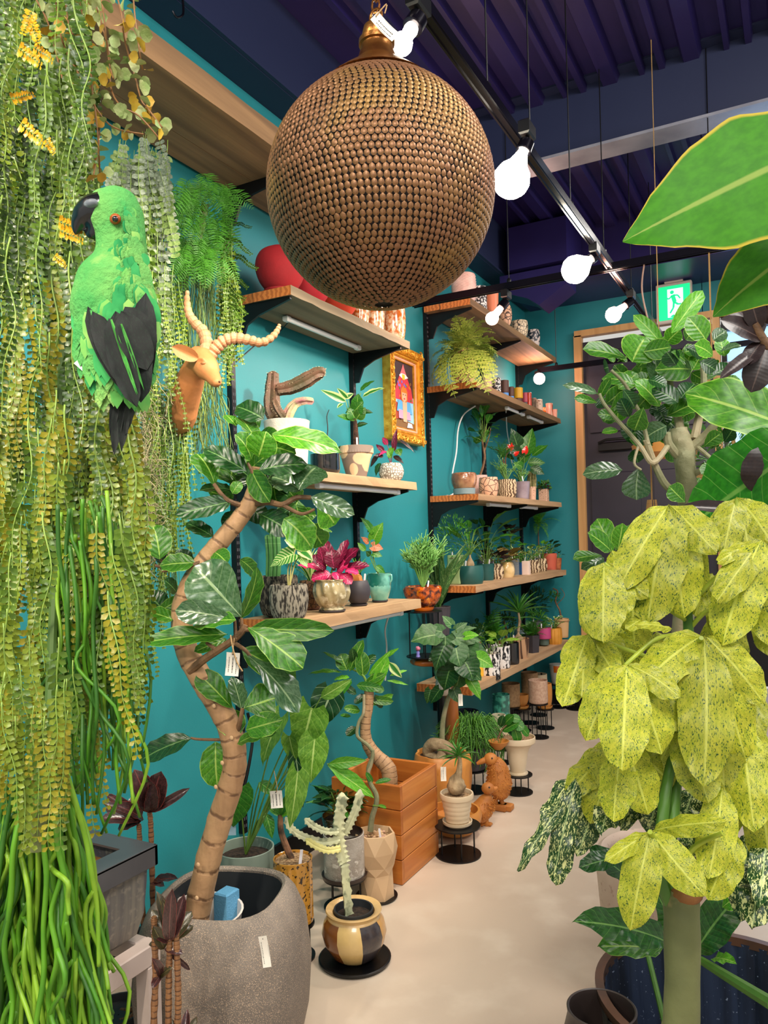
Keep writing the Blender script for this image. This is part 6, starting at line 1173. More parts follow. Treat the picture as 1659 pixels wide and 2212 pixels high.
br([(800,1690,D-.06),(795,1660,D-.06),(806,1630,D-.06),(795,1610,D-.06),(772,1590,D-.05),(775,1560,D-.05),(785,1540,D-.05),(786,1500,D-.04)],.009,.006,barkg,'twining_stem',root=o)
br([(797,1495,D),(785,1460,D),(760,1445,D)],.007,.004,stemg,'branch',root=o); br([(797,1495,D),(800,1465,D),(815,1440,D),(835,1425,D)],.007,.004,stemg,'branch',root=o)
leaves(o,D,[(755,1450,785,1382,26,L_fic,'ell',0),(750,1448,735,1412,36,L_fic,'ell',0),(738,1452,666,1456,14,L_fic,'lance',20),(745,1440,695,1408,16,L_fic,'lance',30),(784,1462,778,1405,34,L_fic,'ell',10),(795,1460,848,1402,16,L_lt,'lance',20),(805,1490,838,1418,26,L_lt,'ell',30),(755,1465,722,1468,22,L_lt,'ell',30),(790,1475,832,1455,18,L_fic,'ell',20),(800,1485,830,1492,20,L_fic,'ell',10),(800,1510,850,1515,20,L_fic,'ell',20),(770,1480,825,1488,22,L_md,'ell',20),(760,1470,732,1505,20,L_md,'ell',10),(778,1535,742,1530,20,L_fic,'ell',0),(770,1570,748,1590,22,L_dk,'ell',10),(795,1520,850,1500,18,L_lt,'ell',40),(835,1470,882,1480,8,L_lt,'lance'),(840,1430,868,1464,20,L_cream,'lance',20),(835,1420,862,1400,10,L_lt,'lance'),(842,1460,880,1448,10,L_lt,'lance'),(758,1548,735,1545,10,L_md,'ell'),(765,1430,760,1400,20,L_dk,'ell'),(790,1500,765,1520,18,L_dk,'ell'),(780,1440,812,1415,20,L_dk,'ell',30),(810,1500,825,1530,16,L_dk,'ell'),(770,1500,740,1480,18,L_dk,'ell'),(745,1475,705,1500,24,L_an,'ell',20)],ns=9)
# ================================================================ small stand with cream ringed pot
crm=mat('cream_ringed_ceramic','#dcc9ac',.4,c2='#d2bd9c',sc=4)
p=floorpt(990,1846); h=topz(988,1781,p); stand('short black stand under the cream ringed pot',p,.101,h,n=4)
o=thing('potted_ponytail','cream ringed pot with a bulbous ponytail palm','potted plant',(p.x,p.y,h+.0005)); D=dep(o.location); saucer(o,.066,.02,crm)
H=topz(988,1712,p)-h; pf=[(.046,.012)]
for i in range(15): f=i/14; pf.append((.05+.017*f+(.0022 if i%3==0 else 0),.02+(H-.045)*f))
pf+=[(.073,H-.022),(.075,H-.008),(.073,H),(.066,H),(.064,H-.02)]; b=MB(); b.lathe(pf,40,cap1=True); part(o,'pot',b,crm); b=MB(); b.lathe([(.063,H-.015),(.001,H-.01)],24,cap0=False); part(o,'gravel',b,grav)
b=MB(); lo=V(o.location); b.tube(catmull([at(988,1712,d=D)-lo,at(986,1697,d=D)-lo,at(987,1682,d=D)-lo,at(992,1665,d=D)-lo,at(993,1640,d=D)-lo,at(990,1632,d=D)-lo],5),[.03,.042,.036,.017,.011,.009,.007],14,rf=lambda a,t,i:1+.05*math.sin(a*4+i)); part(o,'caudex',b,caudm); rosette(o,at(990,1636,d=D)-lo,30,.1,.008,L_grass,-.4,1.3,seed=4,arch=1.4)
tag(o,958,1672,D-.03,.0,.024,.062,'narrow cream price tag',2,name='price_tag')
# ================================================================ carved wooden pot with heart leaved tree
cw=mat('carved_light_wood','#b06a2a',.45,c2='#d09248',sc=5,lo=.3,hi=.7,bump=.2,bsc=20); 
p=V((.33,3.62,0)); D=dep(p); H=topz(960,1625,p); R=64*D/F
o=thing('potted_umbellata','chunky carved wooden pot with a heart leaved tree rising from a coiled root','potted plant',(p.x,p.y,.001)); lo=V(o.location); b=MB(); pf=dens([(.78,0),(.9,.05),(.98,.4),(.97,.85),(.9,.97)],3); b.lathe([(r_*R,z_*H) for r_,z_ in pf]+[(R*.87,H),(R*.8,H),(R*.78,H*.88)],40,cap1=True,rf=lambda a,z,i:1+.035*math.sin(a*7+z*20)+.02*math.sin(a*13-z*31)); part(o,'pot',b,cw)
b=MB(); b.lathe([(R*.77,H*.93),(.001,H*.94)],24,cap0=False); part(o,'soil',b,soil)
b=MB(); b.tube(catmull([at(x,y,d=D+dd)-lo for x,y,dd in ((985,1635,0),(965,1615,-.03),(935,1608,0),(925,1628,.03),(950,1640,-.04),(958,1600,0))],6),[.02,.032,.034,.03,.026,.02],12); part(o,'coiled_root',b,caudm)
b=MB(); b.tube(catmull([at(x,y,d=D)-lo for x,y in ((957,1632),(955,1590),(958,1550),(968,1510),(982,1485),(1000,1468))],6),[.016,.012,.009],10); part(o,'trunk',b,barkg)
D-=.1
umb=[(940,1372,888,1386,60,L_ficg,'heart'),(962,1375,958,1422,44,L_ficg,'heart'),(985,1378,1040,1385,36,L_ficg,'heart'),(1010,1395,1018,1438,48,L_ficg,'heart'),(1000,1400,1055,1412,44,L_ficg,'heart'),(975,1350,955,1330,20,L_md,'heart'),(985,1360,1010,1345,18,L_md,'heart'),(990,1362,1030,1356,16,L_md,'heart'),(985,1400,995,1442,50,L_md,'heart'),(960,1410,925,1428,40,L_dk,'heart'),(975,1430,950,1460,52,L_md,'heart'),(1005,1430,1022,1472,52,L_dk,'heart'),(970,1450,960,1492,46,L_dk,'heart'),(1030,1420,1066,1442,34,L_lt,'heart'),(1015,1470,1038,1512,26,L_lt,'heart'),(950,1490,930,1520,26,L_dk,'heart'),(980,1490,995,1520,26,L_md,'heart'),(930,1490,922,1520,22,L_dk,'heart'),(1010,1440,1040,1470,40,L_md,'heart'),(960,1395,940,1450,40,L_dk,'heart'),(985,1420,975,1470,50,L_md,'heart'),(955,1365,915,1360,30,L_ficg,'heart'),(995,1450,985,1490,44,L_md,'heart'),(1005,1375,1035,1372,22,L_lt,'heart')]
for q in umb: leafpx(o,q[:2],q[2:4],q[4]*1.1,D+rnd.uniform(-.1,.08),rnd.uniform(-.03,.02),q[6],q[5] if q[5] in (L_lt,L_dk) else L_umb,rnd.uniform(-15,15),arch=.5,wave=.04)
bb=at(1000,1468,d=D+.1)-lo
for q in umb[::2]:
    e=at(q[0],q[1],d=D)-lo; b=MB(); b.tube(catmull([bb,(bb+e)/2+V((0,0,.02)),e],4),[.004,.002],5); part(o,'petiole',b,stemg)
tag(o,995,1512,D-.0,0,.022,.06,'narrow price tag on the trunk',2)
# ================================================================ rhipsalis, urn, wooden birds
p=V((.36,3.95,0)); D=dep(p); h=topz(1020,1660,p); stand('black stand hidden under the drooping rhipsalis',p,.085,h)
o,zi,ri=potw('potted_rhipsalis','dark pot buried under drooping thin green rhipsalis stems',(p.x,p.y,h),.075,.12,'cyl',PM['char'],sd=.05); hh=at(1015,1575,d=D).z-h
rh=[mat('rhipsalis_green','#3f7a24',.5,c2='#2c5a1a',sc=14),mat('rhipsalis_light','#5f9a34',.5)]
b=[MB(),MB()]; r=random.Random(3)
for i in range(430):
    a=r.uniform(0,6.3); s_=r.uniform(.03,.2); dz=r.uniform(-.24,.06); P0=V((.02*math.cos(a),.02*math.sin(a),hh*.75)); P1=V((s_*.6*math.cos(a),s_*.6*math.sin(a),hh+r.uniform(0,.09))); P2=V((s_*math.cos(a)+r.uniform(-.02,.02),s_*math.sin(a)+r.uniform(-.02,.02),hh+dz*.4)); P3=P2+V((r.uniform(-.03,.04),r.uniform(-.03,.03),dz*.5-.02))
    if P3.x+p.x<.03: P3.x=.03-p.x
    if P2.x+p.x<.03: P2.x=.03-p.x
    b[i%2].tube(catmull([P0,P1,P2,P3],3),[.002,.0014],4); 
    for j in range(2): q=P2+V((r.uniform(-.03,.03),r.uniform(-.03,.03),r.uniform(-.03,.02))); q.x=max(q.x,.03-p.x); b[i%2].tube([P2,q],.0014,3)
for i in range(2): part(o,'stems',b[i],rh[i],kind='stuff',smooth='all')
p=V((.60,4.02,0)); D=dep(p); h=topz(1087,1672,p); stand('black stand under the white flared urn',p,.078,h)
o,zi,ri=potw('potted_urn','white flared urn on a stand holding a small wooden bowl',(p.x,p.y,h+.001),.098,topz(1088,1592,p)-h,'urn',crm,soilm=grav,sd=.07); lo=V(o.location)
b=MB(); M=Matrix.Translation(at(1075,1600,d=D-.1)-lo); b.lathe([(.02,-.045),(.045,-.02),(.056,.0),(.05,0),(.04,-.015),(.002,-.02)],18,M,rf=lambda a,z,i:1+.1*math.cos(a)); part(o,'wooden_bowl',b,cw); leaves(o,D-.08,[(1085,1580,1122,1560,24,L_md,'ell'),(1090,1565,1110,1545,22,L_md,'ell'),(1105,1560,1132,1575,26,L_md,'ell'),(1110,1570,1120,1605,22,L_md,'ell'),(1120,1565,1142,1590,20,L_md,'ell'),(1080,1570,1088,1545,18,L_dk,'ell'),(1095,1575,1118,1590,22,L_dk,'ell'),(1100,1550,1125,1555,20,L_md,'ell')],nw=1)
br([(1075,1598,D-.1),(1085,1575,D-.1),(1104,1560,D-.08)],.005,.003,stemb,'stem',root=o)
birdw=mat('carved_bird_wood','#b87430',.6,c2='#9a5a20',sc=10,lo=.35,hi=.65,bump=.2,bsc=50); fuzz=mat('bristly_coir','#a8601c',.9,c2='#d08a3c',sc=50,bump=1,bsc=90)
def bird(label,D,body,head,legs,feet,beak,bw,fz):
    p=at(feet[0][0],feet[0][1],d=D); o=thing('wooden_bird',label,'bird figure',(p.x,p.y,0)); lo=V(o.location); k=D/F
    b=MB(); b.tube(catmull([at(x,y,d=D)-lo for x,y in body],5),[w_*k for w_ in bw],16); q=part(o,'body',b,birdw); remesh(q,.004,3)
    b=MB(); r=random.Random(5); C=catmull([at(x,y,d=D)-lo for x,y in body],6); N=len(C)
    for i in range(int(fz*N/2),N-1):
        for j in range(34):
            a=2*PI*j/34+r.random(); w_=interp([(q_/(len(bw)-1),x) for q_,x in enumerate(bw)],i/(N-1))*k*.9; dd=V((math.cos(a),math.sin(a),r.uniform(-.5,.3))); pp_=C[i]+V((dd.x*w_,dd.y*w_,r.uniform(-.006,.006))); b.tube([pp_,pp_+dd.normalized()*.012+V((0,0,-.003))],[.0022,.0009],4)
    part(o,'bristles',b,fuzz,kind='stuff')
    b=MB(); b.ball(tuple(at(*head[:2],d=D-.01)-lo),head[2]*k,14,10,sc=(1.1,1,1)); q=part(o,'head',b,birdw)
    b=MB(); b.tube(catmull([at(x,y,d=D-.01)-lo for x,y in beak],4),[7*k,6*k,3*k],10); part(o,'beak',b,birdw)
    for x,y in ((head[0]+3,head[1]-2),): b=MB(); b.ball(tuple(at(x,y,d=D-.01-head[2]*k*.95)-lo),2*k,8,6); part(o,'eye',b,mat('pupil_black','#050505'))
    for (x0,y0_,x1_,y1_),ft in zip(legs,feet):
        b=MB(); b.tube([at(x0,y0_,d=D)-lo,at(x1_,y1_,d=D)-lo],5*k,8); part(o,'leg',b,birdw)
        q=at(ft[0],ft[1],d=D)-lo; q.z=max(0,0); b=MB(); b.bevbox((q.x,q.y,ft[3]*k*.5),(ft[2]*k,ft[2]*k*.6,ft[3]*k),.006,None); part(o,'foot',b,birdw)
bird('small wooden duck figure with a coir bristle belly',3.72,[(1056,1715),(1050,1730),(1042,1748),(1033,1762),(1025,1768)],(1054,1703,13),[(1035,1768,1037,1790),(1050,1765,1052,1785)],[(1037,1797,18,8),(1054,1790,18,8)],[(1060,1703),(1068,1704),(1075,1701)],[7,17,24,20,9],.5)
bird('larger bristly wooden bird with big boot feet, beside the duck',3.93,[(1068,1640),(1075,1660),(1078,1690),(1075,1712),(1070,1722)],(1060,1640,14),[(1070,1720,1072,1745),(1080,1718,1086,1738)],[(1078,1766,38,14),(1090,1750,36,14)],[(1052,1640),(1040,1645),(1030,1650)],[12,22,27,24,10],0)
o=thing('round_wooden_bowl','dark rounded wooden bowl on the floor behind the short stand','bowl',(.52,3.33,0)); b=MB(); b.lathe([(.05,0),(.09,.02),(.125,.07),(.13,.1),(.12,.12),(.11,.12),(.11,.08),(.002,.04)],32); part(o,'bowl',b,cw)
# ================================================================ amber bowl, slab table, agave
p=V((.2,3.72,0)); D=dep(p); zs=topz(895,1420,p); slab=mat('polished_root_wood','#a8561c',.35,c2='#c8742c',sc=5,lo=.35,hi=.65)
o=thing('slab_table','thick rounded orange wood slab on a bamboo coloured post','side table',(p.x,p.y,0)); b=MB(); k=D/F
M=Matrix.Translation((.03,.08,zs-.03))@Matrix.Rotation(TH,4,'Z'); b.ball((0,0,0),.13,28,10,M,sc=(1.1,.75,.24),rf=lambda q:1+.08*math.sin(q.x*7)+.05*math.cos(q.y*9)); part(o,'slab',b,slab)
b=MB(); e=at(985,1500,d=D+.1)-V(o.location); b.tube([(.08,.14,zs-.05),(.09,.15,.01)],[.035,.045],14); part(o,'post',b,mat('bamboo_brown','#a85f24',.4,c2='#8a4a1c',sc=4,coat=.4)); b=MB(); b.tube([e,V((e.x,e.y,.01))],[.03,.03],14); 
zt_=topz(895,1320,p); o=thing('wire_stand','tall four rod black stand under the amber bowl','plant stand',(p.x,p.y,zs+.003)); hs=zt_-zs-.003
for zz,nm in ((0,'base_disc'),(hs-.005,'top_disc')): b=MB(); b.lathe([(.098,zz),(.098,zz+.005)],32,cap1=True); part(o,nm,b,blackm)
for i in range(4): a=2*PI*i/4+.5; b=MB(); b.tube([(.078*math.cos(a),.078*math.sin(a),.004),(.078*math.cos(a),.078*math.sin(a),hs-.004)],.0035,6); part(o,'rod',b,blackm)
q=at(903,1415,d=D-.04); o=thing('pink_figurine','tiny pink and violet figurine on the lower disc of the wire stand','figurine',(q.x,q.y,zs+.0095)); b=MB(); b.lathe([(.012,0),(.008,.012),(.01,.022),(.006,.03)],10,cap1=True); part(o,'body',b,mat('violet_toy','#8a84d8',.5)); b=MB(); b.ball((0,0,.042),.013,10,8,rf=lambda v:1+.15*math.sin(v.x*9)); part(o,'head',b,mat('pink_toy','#e07a98',.5))
o,zi,ri=potw('potted_pencil_succulent','crumpled amber glazed bowl full of pale pencil succulent',(p.x,p.y,zt_+.001),.098,.118,'bowl',PM['amber'],rf=lambda a,z,i:1+(.12 if z>.03 else .05)*math.cos(a*5)*(z/.12+.2),soilm=grav,sd=.18,n=70,sa=(PM['ambs'],.58)); pencils(o,(0,0,zi),46,.28,L_pencil,seed=3,spread=.5,rad=.003,br=14); sticklabel(o,(.05,-.05,zi),.05)
p=V((.14,4.04,0)); D=dep(p); h=.80; o=thing('slim_pedestal','slim black pedestal against the wall behind the slab table','plant stand',(p.x,p.y,0)); b=MB(); b.lathe([(.07,0),(.07,.01),(.02,.015),(.02,h-.015),(.07,h-.01),(.07,h)],20,cap1=True); part(o,'pedestal',b,blackm)
o,zi,ri=potw('potted_agave','charcoal fluted footed pot with long upright agave blades',(p.x,p.y,h+.001),.072,.2,[(.7,0),(.75,.04),(.6,.1),(.62,.16),(.85,.2),(.92,.6),(1,1)],PM['char'],rf='flute',sd=.05,n=64)
r=random.Random(2)
for i in range(24):
    a=i*gold_a; e=r.uniform(.75,1.45); l=r.uniform(.24,.42); 
    d_=V((math.cos(a)*math.cos(e),math.sin(a)*math.cos(e),math.sin(e))); 
    if d_.x<-.15: d_.x*=-.3
    gleaf(o,V((.0,0,zi)),V((0,0,zi))+d_*l,.026,V((0,0,1))-V((math.cos(a),math.sin(a),0))*1.5,'strap',L_snake,i%3,.3,.3,0)
# ================================================================ pots on stands under the far shelves
tanp=mat('tan_stippled_pot','#a8855c',.5,c2='#957450',sc=60,bump=.4,bsc=90); pink3=mat('pinkish_stippled_pot','#b8947c',.5,c2='#c8a890',sc=70,bump=.4,bsc=90); tealb=mat('teal_textured_glaze','#1f5f54',.2,c2='#4fae94',sc=26,lo=.45,hi=.6,coat=.7)
for (key,lab,bx,by,tx,ty,r_,prof,hp_,m,rf) in (
 ('pinkish stippled cylinder pot on the nearest tall stand','nearest of the tall black stands under the far shelves',1165,1593,1158,1519,21,'cyl',46,pink3,None),
 ('orange carved wooden vase behind the pinkish stippled pot','black stand behind the nearest tall one',1178,1573,1180,1530,17,'barrel',50,cw,None),
 ('tan stippled cylinder pot left of the wooden bowl','black stand under the left tan pot',1106,1580,1084,1526,20,'cyl',46,tanp,None),
 ('tan stippled cylinder pot behind the wooden bowl','black stand under the rear tan pot',1146,1562,1122,1500,18.5,'cyl',44,tanp,None),
 ('pale pot with black dots near the corner','black stand under the dotted pot',1164,1545,1150,1483,20,'cyl',27,mat('dotted_cream','#c9b898',.5,c2='#1c1a18',tex='vor',sc=16,lo=.16,hi=.13),None),
 ('small carved orange wooden bowl with a saucer','black stand under the orange wooden bowl',1128,1578,1117,1530,16,'bowl',26,cw,None),
 ('white pot with an orange patch by the corner','black stand under the white pot',1206,1528,1192,1477,18,'taper',42,mat('white_orange_patch_pot','#bdbab0',.4,c2='#b4b0a6',sc=5),None),
 ('teal textured glazed pot below the lowest shelf','black stand under the teal pot',1085,1618,1068,1550,19.5,'cyl',50,tealb,None),
 ('pale cream pot with green specks behind the rhipsalis','low black stand under the pale cream pot',1080,1648,1077,1590,16,'barrel',46,mat('cream_green_fleck','#bfb89c',.4,c2='#5c7a54',sc=30,lo=.6,hi=.66),None)):
    p=floorpt(bx,by); p.x=max(p.x,.11); D=dep(p); h=topz(bx,ty,p); stand(lab,p,.066,h); q=potw('plant_pot',key,(p.x,p.y,h+.001),(r_ if r_<50 else 40)*D/F*.98,hp_*D/F,prof,m,'plant pot',empty=True,soilm=None,sa=(m,1.0) if 'stippled' in key or 'bowl' in key else None)
    if 'orange patch' in key:
        oo=q[0]; RR=r_*D/F*.98; b=MB(); HH=hp_*D/F
        vs=[];n=8
        for i in range(n+1):
            a=-PI/2-.0+ (i/n-.5)*1.1+.35
            for (f_,rr) in ((.62,.905),(.96,.985)): vs.append((RR*(rr+.012)*math.cos(a)*(1),RR*(rr+.012)*math.sin(a),HH*f_))
        b.add(vs,[(2*i,2*i+2,2*i+3,2*i+1) for i in range(n)]); part(oo,'orange_patch',b,mat('orange_glaze','#d8582c',.3))
p=floorpt(1246,1531); stand('empty black stand in the far right corner by the door',p,.085,.22)
p=V((.19,4.3,0)); stand('black stand under the ink blue pot',p,.07,.22); potw('plant_pot','ink blue rough glazed pot beside the teal pot',(p.x,p.y,.221),.075,.13,'cyl',mat('ink_blue_glaze','#141c2c',.25,c2='#2a3850',sc=40,coat=.5,bump=.4,bsc=60),'plant pot',empty=True,soilm=None)
# ================================================================ metal trough on its stand, cordylines
zinc=mat('dark_zinc','#6a6a6e',.3,.5,c2='#55555a',sc=3); zincr=mat('corroded_zinc_side','#8a8478',.5,.2,c2='#55545a',tex='noise',sc=2,st=(1,14,.6),lo=.38,hi=.62,bump=.2,bsc=30,c3='#8f887c',sc3=60,lo3=.55,hi3=.7)
X0,X1,Y0,Y1,ZR=.14,.60,.42,1.364,.679; o=thing('zinc_trough','long dark zinc trough with corroded sides on the pale stand at lower left','planter',((X0+X1)/2,(Y0+Y1)/2,ZR-.23)); lo=V(o.location)
b=MB(); n=40; vs=[];rows=[(.78,0),(.90,.02),(.96,.07),(.985,.14),(1,.21)]
for (f_,z_) in rows:
    for i in range(n*2):
        s_=i/(n*2)*4; e=int(s_); u=s_-e; a,b2=[((-1,-1),(1,-1)),((1,-1),(1,1)),((1,1),(-1,1)),((-1,1),(-1,-1))][e]; x_=a[0]+(b2[0]-a[0])*u; y_=a[1]+(b2[1]-a[1])*u; w_=1+.012*math.cos(u*2*PI*(9 if e%2==0 else 16))
        vs.append((x_*(X1-X0-.04)/2*f_*w_,y_*(Y1-Y0-.04)/2*(.93+.07*f_)*f_**.4*(w_ if e%2==0 else 1),z_))
m_=n*2; b.add(vs,[(i*m_+j,i*m_+(j+1)%m_,(i+1)*m_+(j+1)%m_,(i+1)*m_+j) for i in range(4) for j in range(m_)]+[tuple(reversed(range(m_)))]); part(o,'body',b,zincr)
for (cx,cy,sx,sy) in ((X1-.004,(Y0+Y1)/2,.008,Y1-Y0),(X0+.004,(Y0+Y1)/2,.008,Y1-Y0),((X0+X1)/2,Y1-.004,X1-X0,.008),((X0+X1)/2,Y0+.004,X1-X0,.008)): b=MB(); b.bevbox((cx-lo.x,cy-lo.y,.205),(sx,sy,.05),.002); part(o,'rim_band',b,zinc,smooth=False)
for (cx,cy,sx,sy) in ((X1-.03,(Y0+Y1)/2,.06,Y1-Y0-.001),(X0+.03,(Y0+Y1)/2,.06,Y1-Y0-.001),((X0+X1)/2,Y1-.03,X1-X0-.12,.06),((X0+X1)/2,Y0+.03,X1-X0-.12,.06)): b=MB(); b.box((cx-lo.x,cy-lo.y,.227),(sx,sy,.005)); part(o,'rim_top',b,zinc,smooth=False)
b=MB(); b.box((0,0,.19),(X1-X0-.1,Y1-Y0-.1,.004)); part(o,'rusty_bed',b,mat('rusty_soil','#5a3c22',.6,c2='#9a6a34',sc=12,lo=.4,hi=.7,c3='#2a1c12',sc3=20),smooth=False)
stn=mat('pale_grey_pink_paint','#b8a8a0',.5,c2='#ab9b94',sc=6); zs=ZR-.231; o=thing('trough_stand','pale grey pink painted steel stand under the zinc trough','stand',((X0+X1)/2,(Y0+Y1)/2,0)); lo=V(o.location)
for xx in (X0+.02,X1-.02):
    b=MB(); b.bevbox((xx-lo.x,0,zs-.025),(.04,Y1-Y0,.05),.003); part(o,'rail',b,stn,smooth=False)
    for yy in (Y0+.02,Y1-.02): b=MB(); b.bevbox((xx-lo.x,yy-lo.y,(zs-.05)/2),(.04,.04,zs-.051),.003); part(o,'leg',b,stn,smooth=False)
for yy in (Y0+.02,Y1-.02): b=MB(); b.bevbox((0,yy-lo.y,zs-.025),(X1-X0-.081,.038,.049),.003); part(o,'cross_rail',b,stn,smooth=False)
rg=ringmat('ringed_brown_stem','#7a5238','#94683f','#3a241a',46,.2)
L_cg=leafmat('bronze_green_leaf','#4a4a28','#3a2c22','#8a7a4a',12,.02,2,.28,vstr=.1,transl=.15,rim='#7a4a38',spec=.8)
def cordy(label,base,stemspx,heads,D,seed):
    o=thing('potted_cordyline',label,'potted plant',base); lo=V(o.location); b=MB(); b.lathe([(.06,0),(.075,.13),(.07,.13),(.067,.11),(.002,.11)],24); part(o,'pot',b,tubin); r=random.Random(seed)
    for s in stemspx:
        P_=[V((r.uniform(-.03,.03),r.uniform(-.03,.03),.1))]+[at(x,y,d=D)-lo for x,y in s]; b=MB(); b.tube(catmull(P_,8),[.0075,.006],8,rf=lambda a,t,i:1+(.22 if i%2 else 0)); part(o,'stem',b,rg)
    for (cx,cy,ls) in heads:
        for (tx,ty,w_,tw) in ls: leafpx(o,(cx,cy),(tx,ty),w_*(1.45 if seed==1 else 1.15),D,r.uniform(-.07,.05),'ell',L_cord if seed==1 else r.choice([L_cord,L_cg]),tw,arch=.6 if seed==1 else 1.1,fold=.2,wave=.03)
    return o
cordy('dark cordyline standing behind the trough corner',(.30,1.50,0),[[(333,2150),(330,1950),(326,1790),(323,1755)],[(312,2150),(305,1900),(300,1780)]],[(323,1755,[(290,1662,34,0),(348,1665,36,10),(410,1702,14,20),(305,1690,26,-20),(330,1690,24,30),(320,1680,30,0)]),(310,1770,[(228,1748,22,10),(222,1735,14,0),(228,1715,14,-10),(250,1740,26,20),(215,1770,20,0),(255,1790,22,10)]),(300,1775,[(240,1720,18,10),(285,1720,20,0),(232,1760,22,30)]),(330,1905,[(385,1898,14,0),(355,1915,12,10)])],dep((.30,1.50,0)),1)
cordy('dark cordyline with several low heads in front of the speckled tub',(.74,1.27,0),[[(340,2290),(336,2100),(333,1980)],[(362,2290),(365,2100),(368,1990)],[(384,2300),(385,2150),(380,2000)]],[(366,2035,[(338,1925,22,10),(372,1918,26,0),(398,1930,24,20),(415,1968,26,10),(328,1965,24,-10),(350,1940,22,20),(325,2010,20,0),(418,2000,20,0)]),(355,2050,[(330,2000,24,0),(326,2035,20,0),(410,2095,10,20),(395,2060,14,0)]),(345,2110,[(328,2070,18,0),(330,2135,16,10),(372,2090,16,0)]),(390,2290,[(405,2180,18,0),(425,2195,20,10),(370,2200,18,0)])],dep((.74,1.27,0)),2)
# ================================================================ right: big ribbed pot, beige pot, dark pot
ribz=mat('ribbed_zinc_pot','#4f4d4a',.35,.5,c2='#8a8478',sc=3,st=(8,8,.6),lo=.42,hi=.62,bump=.3,bsc=50); ribin=mat('blue_black_interior','#1b2230',.5,c2='#2c3850',sc=4,st=(6,6,.5),c3='#8a98b0',sc3=120,lo3=.66,hi3=.72); bronzer=mat('bronze_rim','#6a4a38',.3,.4,c2='#4a3c34',sc=6)
p=V((1.82,1.80,0)); o=thing('ribbed_planter','large dark ribbed planter with a bronze rim at lower right','planter',p); R=.268; H=.40
b=MB(); b.lathe([(r_*R,z_*H) for r_,z_ in dens([(.7,0),(.8,.04),(.93,.4),(.99,.85),(1,.93)],2)],120,rf=lambda a,z,i:1+.012*math.cos(a*40)); part(o,'body',b,ribz)
b=MB(); b.lathe([(R*1.0,H*.93),(R*1.03,H*.96),(R*1.03,H),(R*.96,H),(R*.95,H*.95)],80,cap0=False); part(o,'rim',b,bronzer); b=MB(); b.lathe([(R*.955,H*.97),(R*.93,H*.6),(R*.88,H*.2),(.002,H*.19)],120,rf=lambda a,z,i:1+.012*math.cos(a*40) if i<3 else 1,cap0=False); part(o,'liner',b,ribin)
bcl=mat('pale_blush_stone','#b8a090',.6,c2='#c8b2a2',sc=4,c3='#a88c7c',sc3=70,lo3=.6,hi3=.66)
p=V((1.60,2.42,0)); o=thing('potted_banyan','open crowned green leaved banyan tree in a blush stone tub','potted plant',(p.x,p.y,.001)); zi,ri=vessel(o,.2,.43,[(.72,0),(.8,.03),(.93,.5),(1,.93),(.98,1)],bcl,None,soil,48,.12,th=.028,dn=2)
TR=o; lo=V(o.location); D=2.05
b=MB(); b.tube(catmull([(0,0,zi-.02)]+[at(x,y,d=d)-lo for x,y,d in ((1440,1700,2.2),(1462,1500,2.15),(1478,1300,2.08),(1487,1150,2.05),(1485,1060,2.05),(1480,1010,2.05),(1478,975,2.05),(1468,945,2.05),(1465,925,2.05))],6),[.034,.031,.028,.027,.026,.026,.027,.027,.022],16,rf=lambda a,t,i:1+.05*math.sin(a*3+i)+.03*math.sin(a*7-i)); part(o,'trunk',b,barkg)
def B(pts,r0,r1,m=None): br([(x,y,d) for x,y,d in pts],r0,r1,m or barkg,'branch',root=TR)
B([(1465,985,2.05),(1445,960,2.03),(1440,935,2.02)],.012,.01); B([(1490,970,2.05),(1520,945,2.03),(1545,915,2.0),(1560,880,2.0)],.014,.008); B([(1500,950,2.05),(1510,900,2.07),(1520,830,2.08),(1518,790,2.08)],.013,.007); B([(1470,930,2.05),(1455,860,2.08),(1440,790,2.08)],.012,.006); B([(1445,960,2.03),(1410,1000,2.0),(1380,960,2.0),(1310,880,2.0),(1295,850,2.0)],.008,.004)
B([(1480,1075,2.05),(1440,1050,2.03),(1415,1005,2.02),(1395,950,2.0)],.011,.008); B([(1490,1030,2.05),(1540,1000,2.0),(1580,970,1.98),(1610,950,1.97)],.008,.006); B([(1400,960,2.0),(1385,900,2.0),(1370,870,2.0),(1350,830,2.0),(1320,800,2.0)],.006,.004); B([(1500,960,2.05),(1530,985,2.0),(1560,1010,1.98),(1590,1000,1.98)],.006,.003); B([(1487,1120,2.05),(1490,1080,2.04)],.006,.005); B([(1380,960,2.0),(1370,1000,2.0),(1385,1015,2.0)],.004,.003)
B([(1475,1190,2.1),(1400,1200,2.05),(1350,1195,2.0),(1330,1200,2.0)],.009,.005)
